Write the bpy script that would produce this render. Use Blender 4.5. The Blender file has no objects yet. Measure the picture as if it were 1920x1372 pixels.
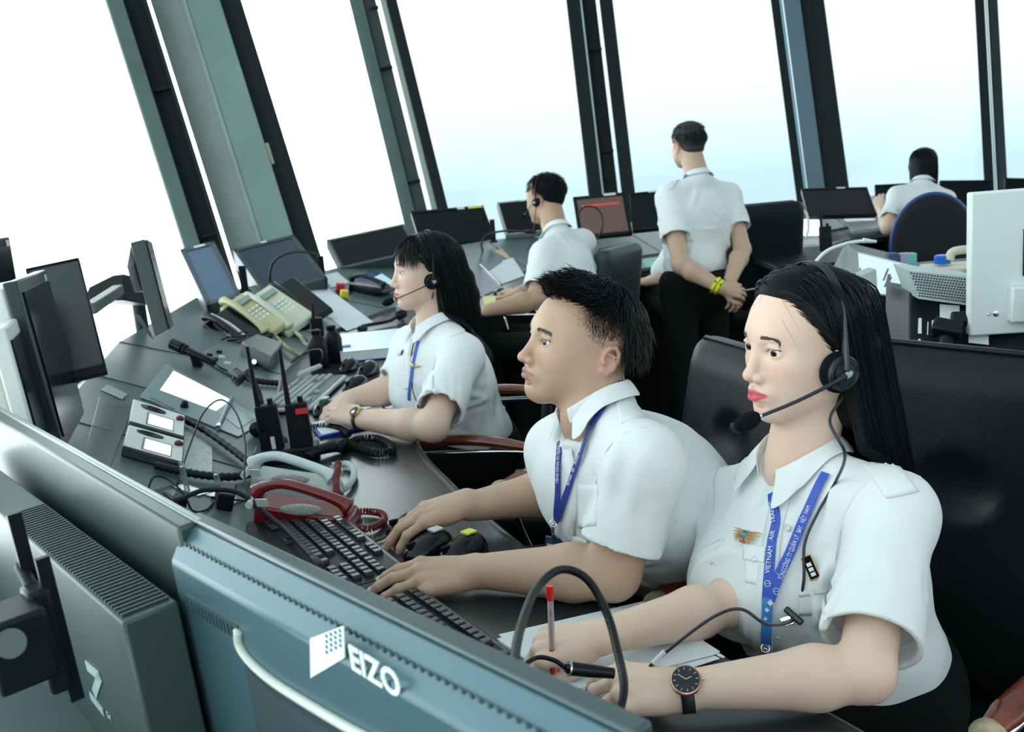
import bpy, math, random, sys
import numpy as np
random.seed(7); RNG = np.random.default_rng(11)
C = bpy.context.scene.collection
SC = bpy.context.scene
PI = math.pi
# ---------------------------------------------------------------- camera, world, exposure
FPX = 1950.0; PITCH = math.radians(11.5); ROLL = math.radians(4.7)
CAM = np.array([0.0, 0.0, 1.45])
FW = np.array([0, math.cos(PITCH), -math.sin(PITCH)])
_r0 = np.array([1.0, 0, 0]); _u0 = np.cross(_r0, FW)
RT = math.cos(ROLL)*_r0 - math.sin(ROLL)*_u0
UP = math.sin(ROLL)*_r0 + math.cos(ROLL)*_u0
def at(x, y, d): return CAM + (FW + RT*(x-960)/FPX + UP*(686-y)/FPX)*d
def atz(x, y, z):
    v = FW + RT*(x-960)/FPX + UP*(686-y)/FPX
    return CAM + v*((z-CAM[2])/v[2])
from mathutils import Matrix, Vector
camd = bpy.data.cameras.new('camera'); cam = bpy.data.objects.new('camera', camd); C.objects.link(cam)
camd.sensor_width = 36.0; camd.lens = FPX*36.0/1920.0; camd.clip_start = .05; camd.clip_end = 500
cam.matrix_world = Matrix(((RT[0], UP[0], -FW[0], CAM[0]), (RT[1], UP[1], -FW[1], CAM[1]), (RT[2], UP[2], -FW[2], CAM[2]), (0, 0, 0, 1)))
camd.dof.use_dof = True; camd.dof.focus_distance = 1.6; camd.dof.aperture_fstop = 10.0
SC.camera = cam
SC.view_settings.view_transform = 'Standard'; SC.view_settings.look = 'None'
SC.view_settings.gamma = 1; SC.view_settings.use_curve_mapping = False
SC.view_settings.exposure = 1.08
W = bpy.data.worlds.new('sky'); SC.world = W; W.use_nodes = True
_nt = W.node_tree; _bg = _nt.nodes['Background']
_tc = _nt.nodes.new('ShaderNodeTexCoord'); _sp = _nt.nodes.new('ShaderNodeSeparateXYZ'); _cr = _nt.nodes.new('ShaderNodeValToRGB')
_nt.links.new(_tc.outputs['Generated'], _sp.inputs[0])
_mr = _nt.nodes.new('ShaderNodeMapRange'); _mr.inputs['From Min'].default_value = -.3; _mr.inputs['From Max'].default_value = .5
_nt.links.new(_sp.outputs['Z'], _mr.inputs['Value']); _nt.links.new(_mr.outputs[0], _cr.inputs[0])
# the haze is brightest towards the left, where the sun stands behind it
_ml = _nt.nodes.new('ShaderNodeMapRange'); _ml.inputs['From Min'].default_value = -.05; _ml.inputs['From Max'].default_value = -.20; _nt.links.new(_sp.outputs['X'], _ml.inputs['Value'])
_mx = _nt.nodes.new('ShaderNodeMix'); _mx.data_type = 'RGBA'; _nt.links.new(_ml.outputs[0], _mx.inputs[0]); _nt.links.new(_cr.outputs[0], _mx.inputs[6]); _mx.inputs[7].default_value = (1.75, 1.9, 1.92, 1); _mb = _nt.nodes.new('ShaderNodeMapRange'); _mb.inputs['From Min'].default_value = -.35; _mb.inputs['From Max'].default_value = .15; _mb.inputs['To Min'].default_value = .55; _nt.links.new(_sp.outputs['Y'], _mb.inputs['Value'])
_vm = _nt.nodes.new('ShaderNodeVectorMath'); _vm.operation = 'SCALE'; _nt.links.new(_mx.outputs[2], _vm.inputs[0]); _nt.links.new(_mb.outputs[0], _vm.inputs['Scale']); _nt.links.new(_vm.outputs[0], _bg.inputs[0])
_e = _cr.color_ramp.elements
_e[0].position = 0; _e[0].color = (.20, .30, .34, 1)
_e[1].position = 1; _e[1].color = (.92, 1.02, 1.04, 1)
for _p, _c in ((.33, (.28, .36, .40, 1)), (.372, (.35, .46, .52, 1)), (.43, (.43, .51, .53, 1)), (.52, (.50, .55, .545, 1)), (.75, (.85, .95, .97, 1))):
    _x = _e.new(_p); _x.color = _c
_bg.inputs[1].default_value = 1.28
def area(name, loc, target, size, sizey, power, col=(1, 1, 1)):
    l = bpy.data.lights.new(name, 'AREA'); l.shape = 'RECTANGLE'; l.size = size; l.size_y = sizey; l.energy = power; l.color = col
    o = bpy.data.objects.new(name, l); C.objects.link(o); o.location = loc
    o.rotation_euler = (Vector(target)-Vector(loc)).to_track_quat('-Z', 'Y').to_euler(); return o
# ---------------------------------------------------------------- materials
MATS = {}
def mat(name, col=(.5, .5, .5), rough=.5, metal=0., bump=0., bscale=200., vary=0., vscale=8., spec=.5, emit=None, es=1., coat=0., attr=None, trans=0., sss=0., stretch=None, sheen=0.):
    if name in MATS: return MATS[name]
    m = bpy.data.materials.new(name); m.use_nodes = True; nt = m.node_tree; b = nt.nodes['Principled BSDF']
    b.inputs['Base Color'].default_value = (*col, 1); b.inputs['Roughness'].default_value = rough; b.inputs['Metallic'].default_value = metal
    b.inputs['Specular IOR Level'].default_value = spec; b.inputs['Coat Weight'].default_value = coat
    if trans: b.inputs['Transmission Weight'].default_value = trans
    if sheen: b.inputs['Sheen Weight'].default_value = sheen
    if sss:
        b.inputs['Subsurface Weight'].default_value = sss; b.inputs['Subsurface Radius'].default_value = (1, .35, .2); b.inputs['Subsurface Scale'].default_value = .008
    if emit is not None:
        b.inputs['Emission Color'].default_value = (*emit, 1); b.inputs['Emission Strength'].default_value = es
    tc = nt.nodes.new('ShaderNodeTexCoord')
    src = None
    if attr:
        a = nt.nodes.new('ShaderNodeAttribute'); a.attribute_name = attr; src = a.outputs['Color']
    if vary:
        n = nt.nodes.new('ShaderNodeTexNoise'); n.inputs['Scale'].default_value = vscale; n.inputs['Detail'].default_value = 4
        if stretch:
            mp = nt.nodes.new('ShaderNodeMapping'); mp.inputs['Scale'].default_value = stretch
            nt.links.new(tc.outputs['Object'], mp.inputs[0]); nt.links.new(mp.outputs[0], n.inputs['Vector'])
        else: nt.links.new(tc.outputs['Object'], n.inputs['Vector'])
        r = nt.nodes.new('ShaderNodeMapRange'); r.inputs['From Min'].default_value = .3; r.inputs['From Max'].default_value = .7
        r.inputs['To Min'].default_value = 1-vary; r.inputs['To Max'].default_value = 1+vary
        nt.links.new(n.outputs['Fac'], r.inputs['Value'])
        x = nt.nodes.new('ShaderNodeMix'); x.data_type = 'RGBA'; x.blend_type = 'MULTIPLY'; x.inputs[0].default_value = 1
        if src: nt.links.new(src, x.inputs[6])
        else: x.inputs[6].default_value = (*col, 1)
        nt.links.new(r.outputs[0], x.inputs[7]); src = x.outputs[2]
    if src: nt.links.new(src, b.inputs['Base Color'])
    if bump:
        n = nt.nodes.new('ShaderNodeTexNoise'); n.inputs['Scale'].default_value = bscale; n.inputs['Detail'].default_value = 3
        nt.links.new(tc.outputs['Object'], n.inputs['Vector'])
        bp = nt.nodes.new('ShaderNodeBump'); bp.inputs['Strength'].default_value = bump; bp.inputs['Distance'].default_value = .002
        nt.links.new(n.outputs['Fac'], bp.inputs['Height']); nt.links.new(bp.outputs[0], b.inputs['Normal'])
    MATS[name] = m; return m
# ---------------------------------------------------------------- mesh building
def nrm(v):
    v = np.asarray(v, float); return v/(np.linalg.norm(v)+1e-12)
def frame(o, x, z):
    """4x4 with columns x, y, z; z kept, x made square to it"""
    z = nrm(z); x = np.asarray(x, float); x = nrm(x-z*(x@z)); y = np.cross(z, x)
    m = np.eye(4); m[:3, 0] = x; m[:3, 1] = y; m[:3, 2] = z; m[:3, 3] = o; return m
def Tl(x, y, z): m = np.eye(4); m[:3, 3] = (x, y, z); return m
def rotm(ax, deg):
    return np.array(Matrix.Rotation(math.radians(deg), 4, Vector(ax) if not isinstance(ax, str) else ax))
def ap(M, P): P = np.asarray(P, float); return P@M[:3, :3].T+M[:3, 3]
class MB:
    def __init__(s, M=None): s.v = []; s.f = []; s.n = 0; s.M = M; s.cols = []
    def add(s, V, F, M=None):
        V = np.asarray(V, float)
        if M is not None: V = ap(M, V)
        if s.M is not None: V = ap(s.M, V)
        s.v.append(V); s.f += [tuple(i+s.n for i in f) for f in F]; s.n += len(V); return s
    def box(s, c, d, M=None, taper=None):
        c = np.array(c, float); d = np.array(d, float)/2
        V = [[sx*d[0], sy*d[1], sz*d[2]] for sz in (-1, 1) for sy in (-1, 1) for sx in (-1, 1)]
        V = np.array(V)
        if taper: V[4:, 0] *= taper[0]; V[4:, 1] *= taper[1]
        return s.add(V+c, [(0, 2, 3, 1), (4, 5, 7, 6), (0, 1, 5, 4), (2, 6, 7, 3), (0, 4, 6, 2), (1, 3, 7, 5)], M)
    def prism(s, poly, z0, z1, M=None, scale1=1.0):
        n = len(poly); P = np.array(poly, float); c = P.mean(0)
        V = [(x, y, z0) for x, y in P]+[(*(c+(np.array(q)-c)*scale1), z1) for q in P]
        return s.add(V, [tuple(range(n-1, -1, -1)), tuple(range(n, 2*n))]+[(i, (i+1) % n, n+(i+1) % n, n+i) for i in range(n)], M)
    def tube(s, P, r, n=10, M=None, cap=True, closed=False, flat=None):
        P = np.asarray(P, float); m = len(P)
        R = np.full(m, r, float) if np.isscalar(r) else np.asarray(r, float)
        T = np.gradient(P, axis=0) if not closed else np.roll(P, -1, 0)-np.roll(P, 1, 0)
        T /= np.linalg.norm(T, axis=1)[:, None]+1e-12
        a = np.array([0, 0, 1.]) if abs(T[0][2]) < .9 else np.array([1., 0, 0])
        N = nrm(a-T[0]*(a@T[0])); V = []
        for i in range(m):
            N = nrm(N-T[i]*(N@T[i])); B = np.cross(T[i], N)
            for k in range(n):
                t = 2*PI*k/n; V.append(P[i]+R[i]*(math.cos(t)*N*(flat or 1)+math.sin(t)*B))
        F = []
        for i in range(m if closed else m-1):
            j = (i+1) % m
            for k in range(n): F.append((i*n+k, i*n+(k+1) % n, j*n+(k+1) % n, j*n+k))
        if cap and not closed: F.append(tuple(range(n-1, -1, -1))); F.append(tuple((m-1)*n+k for k in range(n)))
        return s.add(V, F, M)
    def lathe(s, prof, n=24, M=None, sx=1., sy=1.):
        V = []; F = []; m = len(prof)
        for r, z in prof:
            for k in range(n): t = 2*PI*k/n; V.append((r*math.cos(t)*sx, r*math.sin(t)*sy, z))
        for i in range(m-1):
            for k in range(n): F.append((i*n+k, i*n+(k+1) % n, (i+1)*n+(k+1) % n, (i+1)*n+k))
        F.append(tuple(range(n-1, -1, -1))); F.append(tuple((m-1)*n+k for k in range(n)))
        return s.add(V, F, M)
    def ball(s, c, r, M=None, nu=16, nv=10):
        c = np.array(c, float); r = np.array(r if np.ndim(r) else (r, r, r), float); V = [c+r*(0, 0, -1)]
        for i in range(1, nv):
            a = PI*i/nv
            for k in range(nu): t = 2*PI*k/nu; V.append(c+r*(math.sin(a)*math.cos(t), math.sin(a)*math.sin(t), -math.cos(a)))
        V.append(c+r*(0, 0, 1)); F = []
        for k in range(nu): F.append((0, 1+(k+1) % nu, 1+k))
        for i in range(nv-2):
            for k in range(nu): F.append((1+i*nu+k, 1+i*nu+(k+1) % nu, 1+(i+1)*nu+(k+1) % nu, 1+(i+1)*nu+k))
        L = len(V)-1; o = 1+(nv-2)*nu
        for k in range(nu): F.append((o+k, o+(k+1) % nu, L))
        return s.add(V, F, M)
    def grid(s, G, th=0., M=None):
        """G: rows x cols x 3; with thickness th it becomes a closed slab"""
        G = np.asarray(G, float); a, b = G.shape[:2]; V = G.reshape(-1, 3)
        F = [(i*b+j, i*b+j+1, (i+1)*b+j+1, (i+1)*b+j) for i in range(a-1) for j in range(b-1)]
        if th:
            du = np.gradient(G, axis=0); dv = np.gradient(G, axis=1); N = np.cross(dv, du); N /= np.linalg.norm(N, axis=2)[..., None]+1e-12
            V2 = (G+N*th).reshape(-1, 3); o = a*b; F2 = [tuple(o+i for i in f[::-1]) for f in F]
            rim = [j for j in range(b)]+[i*b+b-1 for i in range(1, a)]+[(a-1)*b+j for j in range(b-2, -1, -1)]+[i*b for i in range(a-2, 0, -1)]
            F3 = [(rim[k], o+rim[k], o+rim[(k+1) % len(rim)], rim[(k+1) % len(rim)]) for k in range(len(rim))]
            V = np.vstack([V, V2]); F = F+F2+F3
        return s.add(V, F, M)
    def build(s, name, m, parent=None, bevel=0., smooth=35, world=False, seg=2, mods=None):
        V = np.vstack(s.v)
        if world and parent is not None:
            V = ap(np.linalg.inv(np.array(world_of(parent))), V)
        return mkobj(name, V, s.f, m, parent, bevel, smooth, seg)
_WM = {}
def world_of(o): return _WM.get(o.name, np.eye(4))
def mkobj(name, V, F, m, parent=None, bevel=0., smooth=35, seg=2, cols=None):
    me = bpy.data.meshes.new(name); me.from_pydata([tuple(v) for v in V] if not isinstance(V, np.ndarray) else V.tolist(), [], F if isinstance(F, list) else F.tolist())
    if smooth:
        me.polygons.foreach_set('use_smooth', [True]*len(me.polygons))
        if smooth < 180: me.set_sharp_from_angle(angle=math.radians(smooth))
    if cols is not None:
        ca = me.color_attributes.new('Col', 'FLOAT_COLOR', 'POINT')
        a = np.ones((len(V), 4), np.float32); a[:, :3] = cols; ca.data.foreach_set('color', a.ravel())
    me.materials.append(m)
    o = bpy.data.objects.new(name, me); C.objects.link(o)
    if parent is not None: o.parent = parent
    _WM[o.name] = world_of(parent) if parent is not None else np.eye(4)
    if bevel:
        b = o.modifiers.new('bevel', 'BEVEL'); b.width = bevel; b.segments = seg; b.limit_method = 'ANGLE'; b.angle_limit = math.radians(40)
    return o
def thing(name, label, cat, M=None, group=None):
    o = bpy.data.objects.new(name, None); C.objects.link(o); o.empty_display_size = .05
    if M is None: M = np.eye(4)
    M = np.asarray(M, float)
    if M.shape == (3,): M = Tl(*M)
    o.matrix_world = Matrix(M.tolist()); _WM[o.name] = M
    o['label'] = label; o['category'] = cat
    if group: o['group'] = group
    return o
def tag(o, label, cat, group=None, kind=None):
    if label: o['label'] = label
    if cat: o['category'] = cat
    if group: o['group'] = group
    if kind: o['kind'] = kind
    return o
def struct(o, label=None):
    o['kind'] = 'structure'
    if label: o['label'] = label
    return o
def dup(root, M, label=None, group=None):
    def cp(o, par):
        c = o.copy(); C.objects.link(c); c.parent = par
        if par is not None: c.matrix_parent_inverse = o.matrix_parent_inverse.copy()
        for ch in KIDS.get(o.name, []): cp(ch, c)
        return c
    KIDS = {}
    for o in bpy.data.objects:
        if o.parent is not None: KIDS.setdefault(o.parent.name, []).append(o)
    r = cp(root, None); r.matrix_world = Matrix(np.asarray(M).tolist()); _WM[r.name] = np.asarray(M)
    if label: r['label'] = label
    if group: r['group'] = group
    return r
def text(name, body, size, M, m, parent, align='CENTER', ext=.0004, sx=1., bold=0.):
    """raised lettering: local x along the line, local z out of the surface; M is in the parent's space"""
    cu = bpy.data.curves.new(name, 'FONT'); cu.body = body; cu.size = size; cu.align_x = align; cu.align_y = 'CENTER'; cu.extrude = ext; cu.resolution_u = 3; cu.offset = bold
    cu.materials.append(m); o = bpy.data.objects.new(name, cu); C.objects.link(o); o.parent = parent
    bpy.context.view_layer.update(); me = bpy.data.meshes.new_from_object(o.evaluated_get(bpy.context.evaluated_depsgraph_get())); bpy.data.objects.remove(o)
    o = bpy.data.objects.new(name, me); C.objects.link(o); o.parent = parent; me.materials.clear(); me.materials.append(m)
    S = np.diag([sx, 1, 1, 1]); o.matrix_local = Matrix((np.asarray(M)@S).tolist()); return o
def smoothpath(P, n=8):
    """Catmull-Rom through P"""
    P = np.asarray(P, float); Q = np.vstack([2*P[0]-P[1], P, 2*P[-1]-P[-2]]); out = []
    for i in range(1, len(Q)-2):
        for t in np.arange(n)/n:
            a, b, c, d = Q[i-1:i+3]
            out.append(.5*((2*b)+(c-a)*t+(2*a-5*b+4*c-d)*t*t+(-a+3*b-3*c+d)*t**3))
    out.append(P[-1]); return np.array(out)
def coil(P, R, turns_per_m, n=10):
    """points of a helix of radius R around the smooth path P"""
    P = smoothpath(P, 24); L = np.r_[0, np.cumsum(np.linalg.norm(np.diff(P, axis=0), axis=1))]
    N = int(L[-1]*turns_per_m*n); s = np.linspace(0, L[-1], N); Q = np.stack([np.interp(s, L, P[:, i]) for i in range(3)], 1)
    T = np.gradient(Q, axis=0); T /= np.linalg.norm(T, axis=1)[:, None]; out = []; Nn = nrm(np.cross(T[0], (0.1, .2, 1)))
    for i in range(N):
        Nn = nrm(Nn-T[i]*(Nn@T[i])); B = np.cross(T[i], Nn); a = 2*PI*turns_per_m*s[i]; out.append(Q[i]+R*(math.cos(a)*Nn+math.sin(a)*B))
    return np.array(out)
# ---------------------------------------------------------------- implicit surfaces (bodies, shirts, hair)
def _smin(a, b, k):
    h = np.clip(.5+.5*(b-a)/k, 0, 1); return b*(1-h)+a*h-k*h*(1-h)
class Sdf:
    def __init__(s): s.ops = []
    def _op(s, fn, c, R, k, op): s.ops.append((fn, np.asarray(c, float), R, max(k, 1e-4), op)); return s
    def cone(s, a, b, r1, r2=None, k=.01, op='u'):
        a = np.asarray(a, float); b = np.asarray(b, float); r2 = r1 if r2 is None else r2; ba = b-a; L2 = max(ba@ba, 1e-12)
        def fn(P):
            pa = P-a; h = np.clip(pa@ba/L2, 0, 1); return np.sqrt(((pa-h[:, None]*ba)**2).sum(1))-(r1+(r2-r1)*h)
        return s._op(fn, (a+b)/2, math.sqrt(L2)/2+max(r1, r2), k, op)
    def chain(s, P, R, k=.01, op='u'):
        for i in range(len(P)-1): s.cone(P[i], P[i+1], R[i], R[i+1], k, op)
        return s
    def ell(s, c, r, M=None, k=.01, op='u'):
        c = np.asarray(c, float); r = np.asarray(r, float); M = np.eye(3) if M is None else np.asarray(M)[:3, :3]
        def fn(P):
            q = (P-c)@M; k0 = np.sqrt(((q/r)**2).sum(1)); k1 = np.sqrt(((q/r**2)**2).sum(1))+1e-9; return k0*(k0-1)/k1
        return s._op(fn, c, max(r), k, op)
    def box(s, c, d, M=None, rr=.005, k=.005, op='u'):
        c = np.asarray(c, float); h = np.asarray(d, float)/2-rr; M = np.eye(3) if M is None else np.asarray(M)[:3, :3]
        def fn(P):
            q = np.abs((P-c)@M)-h; return np.sqrt((np.maximum(q, 0)**2).sum(1))+np.minimum(q.max(1), 0)-rr
        return s._op(fn, c, float(np.linalg.norm(h)+rr), k, op)
    def plane(s, o, n, R, k=.002, op='s'):
        """removes (op s) everything on the side n points to, inside radius R of o"""
        o = np.asarray(o, float); n = nrm(n)
        def fn(P): return np.maximum(-((P-o)@n), np.linalg.norm(P-o, axis=1)-R)
        return s._op(fn, o, R, k, op)
    def eval(s, P, margin=None, c=None, rad=0.):
        d = np.full(len(P), .5)
        for fn, cc, R, k, op in s.ops:
            if c is not None and np.linalg.norm(cc-c) > R+k+rad+.012: continue
            e = fn(P)
            d = _smin(d, e, k) if op == 'u' else -_smin(-d, e, k)
        return d
    def proj(s, P, it=4, off=0.):
        P = np.array(P, float)
        for _ in range(it):
            e = 1e-3; d = s.eval(P); g = np.stack([s.eval(P+e*np.eye(3)[i])-s.eval(P-e*np.eye(3)[i]) for i in range(3)], 1)
            g /= np.linalg.norm(g, axis=1)[:, None]+1e-9; P = P-g*np.clip(d-off, -.01, .01)[:, None]
        return P
    def grad(s, P):
        e = 1e-3; g = np.stack([s.eval(P+e*np.eye(3)[i])-s.eval(P-e*np.eye(3)[i]) for i in range(3)], 1); return g/(np.linalg.norm(g, axis=1)[:, None]+1e-9)
    def mesh(s, res=.002, bs=16):
        us = [(c, R) for f, c, R, k, op in s.ops if op == 'u']
        lo = np.min([c-R for c, R in us], 0)-3*res; hi = np.max([c+R for c, R in us], 0)+3*res
        nb = np.ceil((hi-lo)/(res*bs)).astype(int); g = np.stack(np.meshgrid(*[np.arange(n) for n in nb], indexing='ij'), -1).reshape(-1, 3)
        cen = lo+(g+.5)*res*bs; half = res*bs*.5*math.sqrt(3)
        d = s.eval(cen); keep = np.abs(d) < half*1.5+.012; g = g[keep]
        n1 = bs+1; loc = np.stack(np.meshgrid(*[np.arange(n1+1)]*3, indexing='ij'), -1).reshape(-1, 3)-0
        NB = (nb*bs+4).astype(np.int64); keys = []; pos = []; quads = []
        for b in g:
            base = b*bs; P = lo+(base+loc)*res; c = lo+(base+bs/2)*res
            D = s.eval(P, None, c, half+res*2).reshape(n1+1, n1+1, n1+1)
            S = D < 0
            if S.all() or not S.any(): continue
            A = S[:-1, :-1, :-1].astype(np.int8); cnt = A.copy()
            cn = [(i, j, k) for i in (0, 1) for j in (0, 1) for k in (0, 1)]
            cnt = sum(S[i:i+n1, j:j+n1, k:k+n1].astype(np.int8) for i, j, k in cn)
            act = (cnt > 0) & (cnt < 8); idx = np.argwhere(act)
            if len(idx) == 0: continue
            acc = np.zeros((len(idx), 3)); nn = np.zeros(len(idx))
            for a0 in cn:
                for ax in range(3):
                    if a0[ax]: continue
                    a1 = list(a0); a1[ax] = 1
                    d0 = D[idx[:, 0]+a0[0], idx[:, 1]+a0[1], idx[:, 2]+a0[2]]; d1 = D[idx[:, 0]+a1[0], idx[:, 1]+a1[1], idx[:, 2]+a1[2]]
                    cr = (d0 < 0) != (d1 < 0); t = np.where(cr, d0/(d0-d1+1e-20), 0)
                    p = np.array(a0, float)[None].repeat(len(idx), 0); p[:, ax] += t
                    acc += p*cr[:, None]; nn += cr
            gi = base+idx; key = (gi[:, 0]*NB[1]+gi[:, 1])*NB[2]+gi[:, 2]
            keys.append(key); pos.append(lo+(gi+acc/nn[:, None])*res)
            for ax in range(3):
                o1, o2 = [(1, 2), (2, 0), (0, 1)][ax]
                sl0 = [slice(1, n1)]*3; sl0[ax] = slice(0, bs); sl1 = list(sl0); sl1[ax] = slice(1, bs+1)
                a = S[tuple(sl0)]; bb = S[tuple(sl1)]; e = np.argwhere(a != bb)
                if len(e) == 0: continue
                sg = a[e[:, 0], e[:, 1], e[:, 2]]; st = np.array([1, 1, 1]); st[ax] = 0; q = base+e+st
                K = lambda off: ((q[:, 0]+off[0])*NB[1]+q[:, 1]+off[1])*NB[2]+q[:, 2]+off[2]
                z = np.zeros(3, int); u = z.copy(); u[o1] = -1; w = z.copy(); w[o2] = -1
                Q = np.stack([K(z), K(u), K(u+w), K(w)], 1); Q[~sg] = Q[~sg][:, ::-1]; quads.append(Q)
        keys = np.concatenate(keys); pos = np.vstack(pos); Q = np.vstack(quads)
        uk, first = np.unique(keys, return_index=True); V = pos[first]
        I = np.searchsorted(uk, Q); I = np.clip(I, 0, len(uk)-1); ok = (uk[I] == Q).all(1); return V, I[ok]
def vnormals(V, F):
    a = V[F[:, 2]]-V[F[:, 0]]; b = V[F[:, 3]]-V[F[:, 1]]; n = np.cross(a, b); N = np.zeros_like(V)
    for i in range(4): np.add.at(N, F[:, i], n)
    return N/(np.linalg.norm(N, axis=1)[:, None]+1e-12)
def vsmooth(V, F, it=1, lam=.5):
    """Taubin-like relaxation"""
    i0 = F.ravel(); nb = np.concatenate([F[:, [1, 2, 3, 0]].ravel(), F[:, [3, 0, 1, 2]].ravel()]); ii = np.concatenate([i0, i0]); n = np.bincount(ii, minlength=len(V)).clip(1)
    for _ in range(it):
        for l in (lam, -lam*.96):
            A = np.stack([np.bincount(ii, V[nb, k], len(V)) for k in range(3)], 1); V = V+l*(A/n[:, None]-V)
    return V
def hit(S, x, y, d0=.8, d1=3., off=0.):
    """where the camera's ray through (x, y) meets the surface; a point on the real surface"""
    v = FW+RT*(x-960)/FPX+UP*(686-y)/FPX; L = np.linalg.norm(v); v = v/L; t = d0; best = (9, t)
    for _ in range(140):
        e = S.eval((CAM+v*t)[None])[0]
        if e < best[0]: best = (e, t)
        if e < 2e-4: break
        t += e*.8
        if t > d1*L: return S.proj((CAM+v*best[1])[None], 8, off)[0]
    P = (CAM+v*t)[None]; return (P+S.grad(P)*off)[0]
def hits(S, pts, off=0., n=0, d0=.8, d1=3.):
    P = [hit(S, x, y, d0, d1) for x, y in pts]; P = np.array([p for p in P if p is not None])
    if n: P = smoothpath(P, n)
    P = S.proj(P, 3, off); return P
# ---------------------------------------------------------------- people
SKIN = mat('skin', (.8, .6, .5), .48, attr='Col', bump=.12, bscale=900, spec=.35, sss=.06)
SCLERA = mat('eyeball_surface', (.9, .9, .9), .12, attr='Col', spec=.6)
HAIRM = mat('black_hair', (.004, .006, .008), .40, spec=.28)
HAIRS = mat('hair_shell', (.004, .005, .006), .6, bump=.5, bscale=420, spec=.12)
BROWM = mat('brow_hair', (.10, .08, .075), .85)
SHIRT = mat('white_shirt_cloth', (.80, .86, .87), .75, bump=.10, bscale=1500, spec=.2, sheen=.1)
SEAM = mat('shirt_seam', (.70, .78, .80), .8)
BLACKCLOTH = mat('black_trouser_cloth', (.003, .005, .006), .9, bump=.2, bscale=900, spec=.2)
NAVY = mat('navy_ribbon', (.012, .035, .27), .55)
WHITEINK = mat('white_print', (.75, .82, .9), .6)
GOLD = mat('gold_metal', (.83, .55, .22), .3, 1.)
CHROME = mat('chrome', (.75, .78, .8), .12, 1.)
BLKPL = mat('black_plastic', (.005, .008, .010), .42, spec=.22)
BLKGL = mat('glossy_black_plastic', (.004, .006, .008), .15, spec=.35)
FOAM = mat('black_foam', (.005, .009, .012), .9, bump=.6, bscale=1500, spec=.1)
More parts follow.
